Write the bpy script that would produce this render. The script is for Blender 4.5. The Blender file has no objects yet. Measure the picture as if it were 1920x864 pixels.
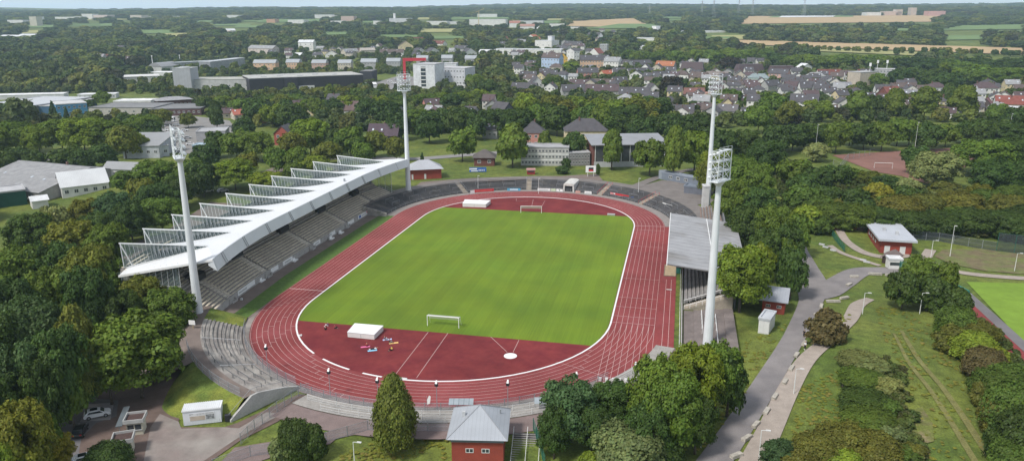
import bpy, bmesh, math, random
import numpy as np
from mathutils import Vector, Matrix
R_ = math.radians
rnd = random.Random(7)
C = bpy.context.scene.collection
S = bpy.context.scene

# ---------------------------------------------------------------- camera solved from the 400 m track
FP, PITCH, ROLL, YAW = 1423.449, 0.2732, -0.0043, -0.2179       # focal length in px of a 1920 px wide frame
CAM = np.array([49.3064, -202.5037, 66.6187])
_fw = np.array([math.sin(YAW)*math.cos(PITCH), math.cos(YAW)*math.cos(PITCH), -math.sin(PITCH)])
_rt = np.array([math.cos(YAW), -math.sin(YAW), 0.])
_up = np.cross(_rt, _fw)
_r2 = _rt*math.cos(ROLL)+_up*math.sin(ROLL)
_u2 = -_rt*math.sin(ROLL)+_up*math.cos(ROLL)
FH = np.array([math.sin(YAW), math.cos(YAW)])
HA = 41.33                                                     # half length of the track straights
KR = 36.5                                                      # radius of the inner kerb

def sstep(t):
    t = np.clip(t, 0, 1)
    return t*t*(3-2*t)
_td = np.array([-1e5, 700, 850, 1500, 2500, 3500, 5000, 7000, 9000, 14000, 30000.])
_tz = np.array([0, 0, 2, 22, 58, 90, 120, 158, 150, -60, -300.])
def T(x, y):
    """Terrain height."""
    x = np.asarray(x, float); y = np.asarray(y, float)
    s = np.hypot(x, np.maximum(np.abs(y)-HA, 0))-KR
    z = 2.8*sstep((s-16)/5.)*sstep((y-38)/22.)
    d = (x-CAM[0])*FH[0]+(y-CAM[1])*FH[1]
    l = (x-CAM[0])*FH[1]-(y-CAM[1])*FH[0]
    z = z+np.interp(d, _td, _tz)
    hill = np.sin(l/900.+1.3)+.6*np.sin(l/410.+d/900.)+.5*np.sin(l/1700.-2)
    z = z+sstep((d-2600)/3500.)*(hill*11.+(l>0)*sstep(l/2500.)*10)
    z = z-2.3*sstep((-94.5-y)/7.5)*sstep((x+2)/14)*sstep((72-x)/22)
    # the grassed mound beside the footpath
    z = z+3.0*np.exp(-(((x-92)/15.)**2+((y+52)/26.)**2))
    return z

def ray(px, py):
    d = _fw+(px-960)/FP*_r2-(py-432)/FP*_u2
    return d
def G(px, py, dz=0.):
    """The point dz above the terrain that shows at a pixel of the 1920 x 864 photograph."""
    d = ray(px, py)
    z = dz
    if d[2] > -1e-4: d[2] = -1e-4
    t = 0
    f = lambda t: CAM[2]+d[2]*t-float(T(CAM[0]+d[0]*t, CAM[1]+d[1]*t))-dz
    step, t = 20., 30.
    while f(t) > 0 and t < 12000:
        t += step; step = max(5, t*.02)
    a, b = max(t-step*1.05, 0), t
    for _ in range(40):
        m = (a+b)/2
        if f(m) > 0: a = m
        else: b = m
    p = CAM+d*((a+b)/2)
    return Vector(p)
def ppm(p):
    """pixels per metre at a point"""
    return FP/float(np.dot(np.array(p)-CAM, _fw))
def proj(p):
    d = np.array(p, float)-CAM
    z = d@_fw
    return 960+FP*(d@_r2)/z, 432-FP*(d@_u2)/z

cam = bpy.data.cameras.new('camera'); co = bpy.data.objects.new('camera', cam); C.objects.link(co)
cam.sensor_width = 36; cam.sensor_fit = 'HORIZONTAL'; cam.lens = 36*FP/1920
cam.clip_start = 1; cam.clip_end = 60000
m3 = Matrix((_r2.tolist(), _u2.tolist(), (-_fw).tolist())).transposed()
co.matrix_world = Matrix.Translation(CAM.tolist()) @ m3.to_4x4()
S.camera = co

# ---------------------------------------------------------------- light
SUN_EL, SUN_AZ = R_(52), R_(215)          # azimuth clockwise from +Y
w = bpy.data.worlds.new('World'); S.world = w; w.use_nodes = True
nt = w.node_tree; N = nt.nodes; L = nt.links
bg = N['Background']
sky = N.new('ShaderNodeTexSky'); sky.sky_type = 'NISHITA'; sky.sun_disc = False
sky.sun_elevation = SUN_EL; sky.sun_rotation = SUN_AZ; sky.dust_density = 2.0; sky.ozone_density = 1.0
tc = N.new('ShaderNodeTexCoord')
mp = N.new('ShaderNodeMapping'); mp.inputs['Scale'].default_value = (2.2, 2.2, 26)
cn = N.new('ShaderNodeTexNoise'); cn.inputs['Scale'].default_value = 2.2; cn.inputs['Detail'].default_value = 5
L.new(tc.outputs['Generated'], mp.inputs['Vector']); L.new(mp.outputs[0], cn.inputs['Vector'])
cr = N.new('ShaderNodeValToRGB'); cr.color_ramp.elements[0].position = .36; cr.color_ramp.elements[1].position = .62
cr.color_ramp.elements[0].color = (.35, .35, .35, 1); cr.color_ramp.elements[1].color = (.92, .92, .92, 1)
L.new(cn.outputs[0], cr.inputs[0])
mx = N.new('ShaderNodeMixRGB'); mx.inputs[2].default_value = (6.6, 7.0, 7.6, 1)      # cloud cover
L.new(cr.outputs[0], mx.inputs[0]); L.new(sky.outputs[0], mx.inputs[1]); sx = N.new('ShaderNodeSeparateXYZ'); L.new(tc.outputs['Generated'], sx.inputs[0])
hr = N.new('ShaderNodeMapRange'); hr.inputs[1].default_value = .02; hr.inputs[2].default_value = .22; hr.inputs[3].default_value = .85; hr.inputs[4].default_value = 0
L.new(sx.outputs[2], hr.inputs[0])
m2 = N.new('ShaderNodeMixRGB'); m2.inputs[2].default_value = (10.2, 11.2, 12.4, 1)      # brighter air towards the horizon
L.new(hr.outputs[0], m2.inputs[0]); L.new(mx.outputs[0], m2.inputs[1]); L.new(m2.outputs[0], bg.inputs[0])
bg.inputs[1].default_value = .1
sl = bpy.data.lights.new('sun', 'SUN'); sl.energy = 3.0; sl.angle = R_(10); sl.color = (1, .96, .9)
so = bpy.data.objects.new('sun', sl); C.objects.link(so)
dv = Vector((math.sin(SUN_AZ)*math.cos(SUN_EL), math.cos(SUN_AZ)*math.cos(SUN_EL), math.sin(SUN_EL)))
so.rotation_euler = dv.to_track_quat('Z', 'Y').to_euler(); so.location = (0, -100, 300)
S.view_settings.view_transform = 'Standard'; S.view_settings.look = 'None'
S.view_settings.exposure = 0.22; S.view_settings.gamma = 1
S.cycles.max_bounces = 6; S.cycles.transparent_max_bounces = 12; S.cycles.diffuse_bounces = 3
S.cycles.glossy_bounces = 2; S.cycles.transmission_bounces = 3; S.cycles.volume_bounces = 2
S.cycles.use_denoising = True
S.render.filter_size = 1.15
S.cycles.sample_clamp_indirect = 4

# ---------------------------------------------------------------- materials
MATS = {}
def mat(name, col=None, rough=.8, noise=(.5, .12), noise2=None, metal=0., bump=0., objcol=False, spec=.3, stripes=None, second=None):
    """Procedural surface: base colour (or the object's own colour) broken up by noise in world space."""
    if name in MATS: return MATS[name]
    m = bpy.data.materials.new(name); m.use_nodes = True; MATS[name] = m
    n, l = m.node_tree.nodes, m.node_tree.links
    b = n['Principled BSDF']; b.inputs['Roughness'].default_value = rough; b.inputs['Metallic'].default_value = metal
    b.inputs['Specular IOR Level'].default_value = spec
    geo = n.new('ShaderNodeNewGeometry')
    if objcol:
        oi = n.new('ShaderNodeObjectInfo'); cur = oi.outputs['Color']
    else:
        rgb = n.new('ShaderNodeRGB'); rgb.outputs[0].default_value = (*col, 1); cur = rgb.outputs[0]
    if second:
        nz = n.new('ShaderNodeTexNoise'); nz.inputs['Scale'].default_value = second[1]; nz.inputs['Detail'].default_value = 6
        l.new(geo.outputs['Position'], nz.inputs['Vector'])
        rp = n.new('ShaderNodeValToRGB'); rp.color_ramp.elements[0].position = second[2]-second[3]; rp.color_ramp.elements[1].position = second[2]+second[3]
        l.new(nz.outputs[0], rp.inputs[0])
        mi = n.new('ShaderNodeMixRGB'); mi.inputs[2].default_value = (*second[0], 1)
        l.new(rp.outputs[0], mi.inputs[0]); l.new(cur, mi.inputs[1]); cur = mi.outputs[0]
    for nzs in (noise, noise2):
        if not nzs: continue
        sc, am = nzs[0], nzs[1]
        vec = geo.outputs['Position']
        if len(nzs) > 2:
            mp_ = n.new('ShaderNodeMapping'); mp_.inputs['Scale'].default_value = nzs[2]; l.new(vec, mp_.inputs['Vector']); vec = mp_.outputs[0]
        nz = n.new('ShaderNodeTexNoise'); nz.inputs['Scale'].default_value = sc; nz.inputs['Detail'].default_value = 5
        l.new(vec, nz.inputs['Vector'])
        mr = n.new('ShaderNodeMapRange'); mr.inputs[1].default_value = .3; mr.inputs[2].default_value = .7
        mr.inputs[3].default_value = 1-am; mr.inputs[4].default_value = 1+am
        l.new(nz.outputs[0], mr.inputs[0])
        mu = n.new('ShaderNodeVectorMath'); mu.operation = 'SCALE'
        l.new(cur, mu.inputs[0]); l.new(mr.outputs[0], mu.inputs['Scale']); cur = mu.outputs[0]
        if bump and nzs is noise:
            bp = n.new('ShaderNodeBump'); bp.inputs['Strength'].default_value = bump; bp.inputs['Distance'].default_value = .05
            l.new(nz.outputs[0], bp.inputs['Height']); l.new(bp.outputs[0], b.inputs['Normal'])
    if stripes:                                            # (axis, period, dark factor, duty, space)
        tco = n.new('ShaderNodeTexCoord')
        sx = n.new('ShaderNodeSeparateXYZ'); l.new(tco.outputs['Object'] if stripes[4] == 'o' else geo.outputs['Position'], sx.inputs[0])
        ma = n.new('ShaderNodeMath'); ma.operation = 'DIVIDE'; ma.inputs[1].default_value = stripes[1]; l.new(sx.outputs[stripes[0]], ma.inputs[0])
        fr = n.new('ShaderNodeMath'); fr.operation = 'FRACT'; l.new(ma.outputs[0], fr.inputs[0])
        gt = n.new('ShaderNodeMath'); gt.operation = 'GREATER_THAN'; gt.inputs[1].default_value = stripes[3]; l.new(fr.outputs[0], gt.inputs[0])
        mr = n.new('ShaderNodeMapRange'); mr.inputs[3].default_value = 1; mr.inputs[4].default_value = stripes[2]; l.new(gt.outputs[0], mr.inputs[0])
        mu = n.new('ShaderNodeVectorMath'); mu.operation = 'SCALE'; l.new(cur, mu.inputs[0]); l.new(mr.outputs[0], mu.inputs['Scale']); cur = mu.outputs[0]
    l.new(cur, b.inputs['Base Color'])
    return m
def glassy(name, col, alpha, rough=.15):
    """Mesh or glass one can see through: share alpha of it is there."""
    if name in MATS: return MATS[name]
    m = bpy.data.materials.new(name); m.use_nodes = True; MATS[name] = m
    n, l = m.node_tree.nodes, m.node_tree.links
    b = n['Principled BSDF']; b.inputs['Base Color'].default_value = (*col, 1); b.inputs['Roughness'].default_value = rough
    b.inputs['Specular IOR Level'].default_value = .3
    t = n.new('ShaderNodeBsdfTransparent'); ms = n.new('ShaderNodeMixShader'); ms.inputs[0].default_value = alpha
    l.new(t.outputs[0], ms.inputs[1]); l.new(b.outputs[0], ms.inputs[2]); l.new(ms.outputs[0], n['Material Output'].inputs[0])
    return m

# ---------------------------------------------------------------- mesh building
class MB:
    def __init__(s): s.v = []; s.f = []; s.m = []
    def add(s, vs, fs, mi=0):
        o = len(s.v); s.v.extend([tuple(v) for v in vs]); s.f.extend([tuple(i+o for i in f) for f in fs]); s.m.extend([mi]*len(fs))
        return s
    def box(s, x0, y0, z0, x1, y1, z1, mi=0, M=None):
        vs = [Vector((x, y, z)) for x in (x0, x1) for y in (y0, y1) for z in (z0, z1)]
        if M is not None: vs = [M @ v for v in vs]
        return s.add(vs, [(0, 1, 3, 2), (4, 6, 7, 5), (0, 4, 5, 1), (2, 3, 7, 6), (0, 2, 6, 4), (1, 5, 7, 3)], mi)
    def quad(s, a, b, c, d, mi=0): return s.add([a, b, c, d], [(0, 1, 2, 3)], mi)
    def poly(s, pts, mi=0): return s.add(pts, [tuple(range(len(pts)))], mi)
    def prism(s, pts, off, mi=0):
        n = len(pts); a = [Vector(p) for p in pts]; b = [p+Vector(off) for p in a]
        return s.add(a+b, [tuple(range(n))[::-1], tuple(range(n, 2*n))]+[(i, (i+1) % n, n+(i+1) % n, n+i) for i in range(n)], mi)
    def tube(s, pts, rad, seg=6, mi=0, cap=True):
        pts = [Vector(p) for p in pts]
        if not hasattr(rad, '__len__'): rad = [rad]*len(pts)
        vs = []
        for i, p in enumerate(pts):
            t = (pts[min(i+1, len(pts)-1)]-pts[max(i-1, 0)]).normalized()
            a = t.orthogonal().normalized() if abs(t.z) < .95 else Vector((1, 0, 0)); a = (a-t*a.dot(t)).normalized(); b = t.cross(a)
            for k in range(seg):
                an = 2*math.pi*k/seg
                vs.append(p+(a*math.cos(an)+b*math.sin(an))*rad[i])
        fs = [(i*seg+k, i*seg+(k+1) % seg, (i+1)*seg+(k+1) % seg, (i+1)*seg+k) for i in range(len(pts)-1) for k in range(seg)]
        if cap: fs += [tuple(range(seg))[::-1], tuple(range((len(pts)-1)*seg, len(pts)*seg))]
        return s.add(vs, fs, mi)
    def bar(s, a, b, w=.1, mi=0): return s.tube([a, b], w*.6, 4, mi)
    def build(s, name, mats, parent=None, loc=None, smooth=False, col=None):
        me = bpy.data.meshes.new(name); me.from_pydata([tuple(v) for v in s.v], [], s.f)
        mats = mats if isinstance(mats, (list, tuple)) else [mats]
        for m in mats: me.materials.append(m)
        if len(mats) > 1: me.polygons.foreach_set('material_index', s.m)
        if smooth: me.polygons.foreach_set('use_smooth', [True]*len(s.f))
        me.update()
        return link(name, me, parent, loc, col)
def link(name, me, parent=None, loc=None, col=None):
    o = bpy.data.objects.new(name, me); C.objects.link(o)
    if parent is not None: o.parent = parent
    if loc is not None: o.location = loc
    if col is not None: o.color = (*col, 1)
    return o
def empty(name, loc=(0, 0, 0), rz=0.):
    o = bpy.data.objects.new(name, None); C.objects.link(o); o.location = loc; o.rotation_euler = (0, 0, rz); o.empty_display_size = .5
    return o
PENDING = []           # (object, look, plural look, place): labels resolved at the end
def tag(o, label, cat, group=None):
    o['label'] = label; o['category'] = cat
    if group: o['group'] = group
    return o
def struct(o): o['kind'] = 'structure'; return o
def stuff(o): o['kind'] = 'stuff'; return o
def copy_tree(o, parent=None):
    c = o.copy(); C.objects.link(c)
    if parent is not None: c.parent = parent
    for ch in list(o.children): copy_tree(ch, c)
    return c
V = Vector
# ---------------------------------------------------------------- ground sheet
def rpt(s, t):
    """Point of the stadium ring at distance s outside the kerb; t in [0,4): 0-1 east straight northwards, 1-2 north bend, 2-3 west straight, 3-4 south bend."""
    r = KR+s; t = t % 4
    if t < 1: return (r, -HA+2*HA*t)
    if t < 2: a = math.pi*(t-1); return (r*math.cos(a), HA+r*math.sin(a))
    if t < 3: return (-r, HA-2*HA*(t-2))
    a = math.pi*(t-2); return (r*math.cos(a), -HA+r*math.sin(a))
rings = [0, 30, 60]+list(np.arange(75, 420, 4.))+list(np.geomspace(425, 9400, 90))
ang = np.linspace(-math.pi, math.pi, 289)
ang = np.sort(np.concatenate([ang[:-1], np.linspace(-.75, .75, 160)]))
m = MB(); nA = len(ang)
a0 = math.atan2(FH[0], FH[1])
X = np.array([[CAM[0]+r*math.sin(a+a0) for a in ang] for r in rings]); Y = np.array([[CAM[1]+r*math.cos(a+a0) for a in ang] for r in rings])
Z = T(X, Y)-.12
m.v = list(zip(X.ravel().tolist(), Y.ravel().tolist(), Z.ravel().tolist()))
m.f = [(i*nA+k, (i+1)*nA+k, (i+1)*nA+(k+1) % nA, i*nA+(k+1) % nA) for i in range(len(rings)-1) for k in range(nA)]
m.m = [0]*len(m.f)
mgrass = mat('rough_grass', (.138, .162, .030), .9, (.5, .28), (3.2, .32), second=((.082, .122, .022), .07, .5, .14))
struct(m.build('ground', mgrass, smooth=True))

def sheet(name, pts, material, z=.0, kind='structure'):
    """Flat polygon of ground points (x, y)."""
    bm_ = MB(); bm_.poly([(p[0], p[1], z+(p[2] if len(p) > 2 else 0)) for p in pts])
    o = bm_.build(name, material); o['kind'] = kind
    return o
def pxpoly(name, px, material, dz=.03, kind='structure'):
    """Polygon given by pixels, laid on the terrain."""
    bm_ = bmesh.new(); vs = [bm_.verts.new(G(x, y, dz)) for x, y in px]; f = bm_.faces.new(vs)
    bmesh.ops.triangulate(bm_, faces=[f]); me = bpy.data.meshes.new(name); bm_.to_mesh(me); bm_.free(); me.materials.append(material)
    o = link(name, me); o['kind'] = kind
    return o
def strip(name, path, width, material, dz=.05, n=6, kind='structure'):
    """Ribbon along ground points; width a number or one per point."""
    P = [V(p) for p in path]
    Q = []; Wd = []
    ws = width if hasattr(width, '__len__') else [width]*len(P)
    for i in range(len(P)-1):
        p0, p1, p2, p3 = P[max(i-1, 0)], P[i], P[i+1], P[min(i+2, len(P)-1)]
        for k in range(n):
            t = k/n
            Q.append(.5*((2*p1)+(p2-p0)*t+(2*p0-5*p1+4*p2-p3)*t*t+(3*p1-p0-3*p2+p3)*t**3)); Wd.append(ws[i]*(1-t)+ws[i+1]*t)
    Q.append(P[-1]); Wd.append(ws[-1])
    b = MB(); vs = []
    for i, q in enumerate(Q):
        t = Q[min(i+1, len(Q)-1)]-Q[max(i-1, 0)]; nn = V((-t.y, t.x, 0)).normalized()*Wd[i]/2
        for sgn in (1, .33, -.33, -1):
            u = q+nn*sgn; vs.append((u.x, u.y, float(T(u.x, u.y))+dz))
    b.add(vs, [(i*4+k, i*4+k+1, i*4+k+5, i*4+k+4) for i in range(len(Q)-1) for k in range(3)])
    o = b.build(name, material, smooth=True); o['kind'] = kind
    return o
def pxs(*px): return [G(x, y) for x, y in px]
def pxfield(name, a, b, c, d, material, nu=24, nv=6, dz=1.2):
    """Field whose corners show at four pixels (near left, near right, far right, far left), draped over the terrain."""
    A, B, Cc, D = [G(*p) for p in (a, b, c, d)]
    m_ = MB(); vs = []
    for j in range(nv+1):
        for i in range(nu+1):
            u, v_ = i/nu, j/nv
            p = (A*(1-u)+B*u)*(1-v_)+(D*(1-u)+Cc*u)*v_
            vs.append((p.x, p.y, float(T(p.x, p.y))+dz))
    m_.add(vs, [(j*(nu+1)+i, j*(nu+1)+i+1, (j+1)*(nu+1)+i+1, (j+1)*(nu+1)+i) for j in range(nv) for i in range(nu)])
    return struct(m_.build(name, material, smooth=True))

# ---------------------------------------------------------------- track and pitch
def ringpoly(s, n=40):
    pts = []
    for k in range(n+1): a = math.pi*k/n; pts.append(((KR+s)*math.cos(a), HA+(KR+s)*math.sin(a)))
    for k in range(n+1): a = math.pi+math.pi*k/n; pts.append(((KR+s)*math.cos(a), -HA+(KR+s)*math.sin(a)))
    return pts
mtartan = mat('red_tartan', (.195, .033, .033), .85, (.9, .10), (.045, .16), second=((.145, .021, .026), .22, .5, .16), spec=.2)
mtartan2 = mat('red_tartan_lane', (.22, .046, .046), .85, (.9, .10), (.05, .2), second=((.255, .062, .064), .09, .58, .12), spec=.2)
mline = mat('line_white', (.56, .42, .40), .7, (2., .1))
mwhite = mat('white_paint', (.80, .80, .79), .45, (.6, .04))
mconc = mat('concrete', (.36, .345, .33), .9, (.8, .14), (5., .1), bump=.2)
mconcd = mat('weathered_concrete', (.30, .28, .26), .9, (.5, .28), (4., .2), second=((.44, .42, .39), .25, .52, .08))
mpave = mat('brown_paving', (.185, .148, .13), .9, (.35, .14), (9., .22))
masph = mat('asphalt', (.165, .155, .16), .92, (.25, .14), (11., .12))
sheet('home_straight', [(36.6, -73), (50.6, -73), (50.6, 60.5), (36.6, 60.5)], mtartan2, -.004)
sheet('running_track', ringpoly(10), mtartan2, 0)
# infield (both red end segments) a little darker, then the turf
inf = ringpoly(0)
sheet('infield_surface', inf, mtartan, .004)
turf = []
YN, YS = 55.2, -54.8
def clip_turf():
    xn = math.sqrt(KR**2-(YN-HA)**2); xs = math.sqrt(KR**2-(YS+HA)**2)
    pts = []
    a1 = math.asin((YN-HA)/KR); a2 = math.asin((-YS-HA)/KR)
    for k in range(9): a = a1*k/8; pts.append((KR*math.cos(a)-.3, HA+KR*math.sin(a)))
    for k in range(9): a = math.pi-a1+a1*k/8; pts.append((KR*math.cos(a)+.3, HA+KR*math.sin(a)))
    for k in range(9): a = math.pi+a2*k/8; pts.append((KR*math.cos(a)+.3, -HA+KR*math.sin(a)))
    for k in range(9): a = 2*math.pi-a2+a2*k/8; pts.append((KR*math.cos(a)-.3, -HA+KR*math.sin(a)))
    return pts
mt = mat('mown_turf', (.140, .207, .012), .9, (1.6, .09, (2.6, .03, 1)), (.045, .16), second=((.112, .188, .012), .07, .5, .16), stripes=(0, 5.5, .935, .5, 'p'))
sheet('football_pitch', clip_turf(), mt, .012)
def ringstrip(b, s0, s1, z, ts, mi=0):
    P0 = [rpt(s0, t) for t in ts]; P1 = [rpt(s1, t) for t in ts]
    for i in range(len(ts)-1):
        b.quad((*P0[i], z), (*P1[i], z), (*P1[i+1], z), (*P0[i+1], z), mi)
ml = MB()
tt = [4*k/160 for k in range(161)]
for k in range(1, 9): ringstrip(ml, 1.22*k-.032, 1.22*k+.032, .010, tt if k < 8 else [t for t in tt if .0 <= t])
for k in range(0, 9):                                              # sprint straight running on past the bend
    x = KR+1.22*k; ml.quad((x-.032, -71.5, .014), (x+.032, -71.5, .014), (x+.032, -HA, .014), (x-.032, -HA, .014))
for x in (48.1, 49.4): ml.quad((x-.04, -71, .014), (x+.04, -71, .014), (x+.04, -9, .014), (x-.04, -9, .014))
def xline(s0, s1, t, wd=.12, z=.018):
    a, b_ = V((*rpt(s0, t), z)), V((*rpt(s1, t), z)); d = (b_-a).normalized(); nn = V((-d.y, d.x, 0))*wd/2
    ml.quad(a+nn, a-nn, b_-nn, b_+nn)
xline(0, 9.8, 1.02, .25); xline(0, 9.8, 2.93, .3); xline(0, 9.8, .97)
r_ = random.Random(3)
for y in (-31, -24.5, -10, -37, 20, -41): ml.quad((KR, y, .018), (KR+9.8, y, .018), (KR+9.8, y+.09, .018), (KR, y+.09, .018))
for k in range(8):
    for t in (2.98+.012*k, 3.06+.02*k, 3.86-.02*k, 3.15+.015*k, 3.3+.02*k, 1.12+.02*k): xline(1.22*k, 1.22*k+1.2, t, .09)
ml.quad((KR, -71.6, .018), (46.3, -71.6, .018), (46.3, -71.3, .018), (KR, -71.3, .018))
ml.quad((KR-9, -64.0, .018), (KR-9+.12, -64.0, .018), (46.3, -71.9, .018), (46.3, -72.05, .018))
def gl(p, q, wd=.09, z=.020):
    a, b_ = G(*p), G(*q); a.z = b_.z = z; d = (b_-a).normalized(); nn = V((-d.y, d.x, 0))*wd/2
    ml.quad(a+nn, a-nn, b_-nn, b_+nn)
for p, q in [((738, 706), (803, 622)), ((781, 708), (840, 624)), ((920, 631), (951, 660)), ((973, 637), (962, 660)),
             ((1000, 374), (997, 386)), ((1022, 376), (1016, 387)), ((968, 372), (968, 377)), ((968, 377), (990, 377))]: gl(p, q)
struct(ml.build('track_markings', mline))
# raised white kerb with its gaps
kb = MB()
def kerbseg(ts):
    s0, s1, h = -.16, .2, .07
    P0 = [rpt(s0, t) for t in ts]; P1 = [rpt(s1, t) for t in ts]
    for i in range(len(ts)-1):
        a, b_, c, d = P0[i], P1[i], P1[i+1], P0[i+1]
        kb.quad((*a, h), (*b_, h), (*c, h), (*d, h)); kb.quad((*a, 0), (*d, 0), (*d, h), (*a, h)); kb.quad((*b_, 0), (*b_, h), (*c, h), (*c, 0))
def ring_t(px, py):
    p = G(px, py); return 3+(math.atan2(p.y+HA, p.x) % (2*math.pi)-math.pi)/math.pi
g1 = [ring_t(589, 662.5), ring_t(606, 672.5), ring_t(655, 692.5), ring_t(680, 699), ring_t(716, 706.5), ring_t(740, 709)]
def rng(a, b, n): return [a+(b-a)*k/n for k in range(n+1)]
kerbseg(rng(g1[5], 7+(g1[0]-3), 150)) ; kerbseg(rng(g1[1], g1[2], 6)); kerbseg(rng(g1[3], g1[4], 5))
struct(kb.build('track_kerb', mwhite))
# grass strip and paved walk before the main stand
def front_x(y): return -56.5+3.4*(max(abs(y-1)-28, 0)/33)**2
ys = [-61+123*k/30 for k in range(31)]
sheet('paved_walk', [(front_x(y), y) for y in ys]+[(-45.5, y) for y in (62, 40, 0, -30, -52, -61)], mpave, -.02)
sheet('grass_strip', [(-52.4+max(abs(y-1)-28, 0)*.07, y) for y in ys[1:-2]]+[(-46.5, y) for y in (52, 40, 0, -30, -45)]+[(-46.0, -57)], mat('strip_grass', (.082, .145, .028), .9, (1., .22), (5., .3)), .006)
# grey apron in the north east corner, dark ring path round the bends
def annulus(name, s0, s1, t0, t1, z0, z1, material, n=40):
    b = MB(); ts = rng(t0, t1, n); P0 = [rpt(s0, t) for t in ts]; P1 = [rpt(s1, t) for t in ts]
    for i in range(n): b.quad((*P0[i], z0), (*P1[i], z1), (*P1[i+1], z1), (*P0[i+1], z0))
    return struct(b.build(name, material))
annulus('concrete_apron', 10, 13.2, 1.02, 2.02, .01, .01, mat('apron_concrete', (.25, .225, .21), .9, (.6, .14), (5., .1)))
sheet('corner_apron', [(47.9, 60.6)]+[rpt(10.0, 1+.0035*k*10) for k in range(6, 10)]+[rpt(13.3, 1.30), rpt(13.4, 1.18), (52.5, 60.6)], MATS['apron_concrete'], .016)
annulus('ring_walk', 20.6, 25.5, 1.0, 2.0, 2.84, 2.84, mat('ring_asphalt', (.19, .17, .16), .92, (.3, .14), (6., .14)))
# ---------------------------------------------------------------- main stand
mroof = mat('white_roof_sheet', (.70, .71, .72), .4, (.12, .05), (2., .04), stripes=(1, .62, .93, .92, 'p'))
mfasc = mat('pale_fascia', (.60, .625, .65), .45, (.15, .05))
msteelw = mat('white_steel', (.72, .73, .72), .4, (.5, .05))
msteelg = mat('grey_steel', (.33, .35, .37), .5, (.5, .1), metal=.3)
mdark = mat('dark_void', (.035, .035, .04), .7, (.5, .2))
mbench = mat('beige_bench', (.68, .61, .49), .8, (1.2, .2), (.2, .15))
mstep = mat('stand_step', (.36, .335, .31), .9, (.7, .2), (4., .15))
mglass = glassy('clear_glazing', (.20, .27, .27), .36)
mmesh = glassy('wire_mesh', (.34, .36, .40), .26, .6)
msoff = mat('soffit', (.30, .30, .31), .8, (.3, .1))
stand = empty('grandstand', (-66, 1, 0))
tag(stand, 'long seated grandstand under a white sawtooth roof along the back straight', 'grandstand')
SO = V((66, -1, 0))
def sadd(b, name, mats, parent=None, **k):
    o = b.build(name, mats, parent or stand, **k)
    if parent is None: o.location = SO
    return o
ys = [-60+122*k/48 for k in range(49)]
NR = 25
b = MB()
for k in range(NR):
    for i in range(48):
        y0, y1 = ys[i], ys[i+1]; x0, x1 = front_x(y0), front_x(y1)
        z = 1.25+.42*k; xa0, xa1 = x0-.86*k, x1-.86*k; zb = z-.42 if k else -.1
        b.quad((xa0, y0, z), (xa0, y0, zb), (xa1, y1, zb), (xa1, y1, z)); b.quad((xa0, y0, z), (xa1, y1, z), (xa1-.86, y1, z), (xa0-.86, y0, z))
for y in (ys[0], ys[-1]):
    x0 = front_x(y); pts = [(x0, y, -.1)]
    for k in range(NR): pts += [(x0-.86*k, y, 1.25+.42*k), (x0-.86*(k+1), y, 1.25+.42*k)]
    pts.append((x0-.86*NR, y, -.1)); b.poly(pts)
tiers = sadd(b, 'seating_tier', mstep)
aisles = [-47.5, -28.5, -3, 22, 47]
back = MB()
for k in range(NR):
    bb = MB()
    if k in (9, 10): continue
    for i in range(49):
        y0, y1 = ys[i], ys[min(i+1, 48)]
        if i == 48 or any(abs((y0+y1)/2-a) < 1.27 for a in aisles):
            if bb.v and k < 15: sadd(bb, 'bench', mbench); bb = MB()
            continue
        tgt = bb if k < 15 else back
        x0, x1 = front_x(y0)-.86*k-.18, front_x(y1)-.86*k-.18; z = 1.25+.42*k+.36
        tgt.quad((x0, y0, z), (x1, y1, z), (x1-.48, y1, z), (x0-.48, y0, z)); tgt.quad((x0, y0, z), (x0, y0, z-.20), (x1, y1, z-.20), (x1, y1, z))
sadd(back, 'bench', mbench)['kind'] = 'stuff'
for a in aisles:
    b = MB(); x0 = front_x(a)
    for j in range(2*9):
        x = x0-.43*j; z = 1.25+.21*j+.03
        b.box(x-.43, a-1.05, z-.5, x-.02, a+1.05, z+.06)
    sadd(b, 'aisle_stair', mat('pale_step', (.66, .61, .53), .9, (1., .12)))
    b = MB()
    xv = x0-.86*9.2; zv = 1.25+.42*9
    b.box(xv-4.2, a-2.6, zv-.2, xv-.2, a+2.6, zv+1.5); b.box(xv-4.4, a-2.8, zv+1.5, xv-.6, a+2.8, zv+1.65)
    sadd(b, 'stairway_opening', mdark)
    b = MB()
    b.box(x0-.9, a-1.6, 0, x0+.55, a-.95, 1.35); b.box(x0-.2, a+.95, 0, x0+.8, a+1.5, 1.0); b.box(x0-.1, a-.95, 0, x0+.9, a+.95, .35)
    sadd(b, 'step_block', mconc)
b = MB()                                                            # parapet wall
for i in range(48):
    y0, y1 = ys[i], ys[i+1]; x0, x1 = front_x(y0)+.22, front_x(y1)+.22
    b.quad((x0, y0, 0), (x1, y1, 0), (x1, y1, 1.75), (x0, y0, 1.75)); b.quad((x0, y0, 1.75), (x1, y1, 1.75), (x1-.2, y1, 1.75), (x0-.2, y0, 1.75))
    b.quad((x0-.2, y0, 1.75), (x1-.2, y1, 1.75), (x1-.2, y1, 1.2), (x0-.2, y0, 1.2))
sadd(b, 'front_wall', mconc)
b = MB()                                                            # mid rail above the gangway
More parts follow.
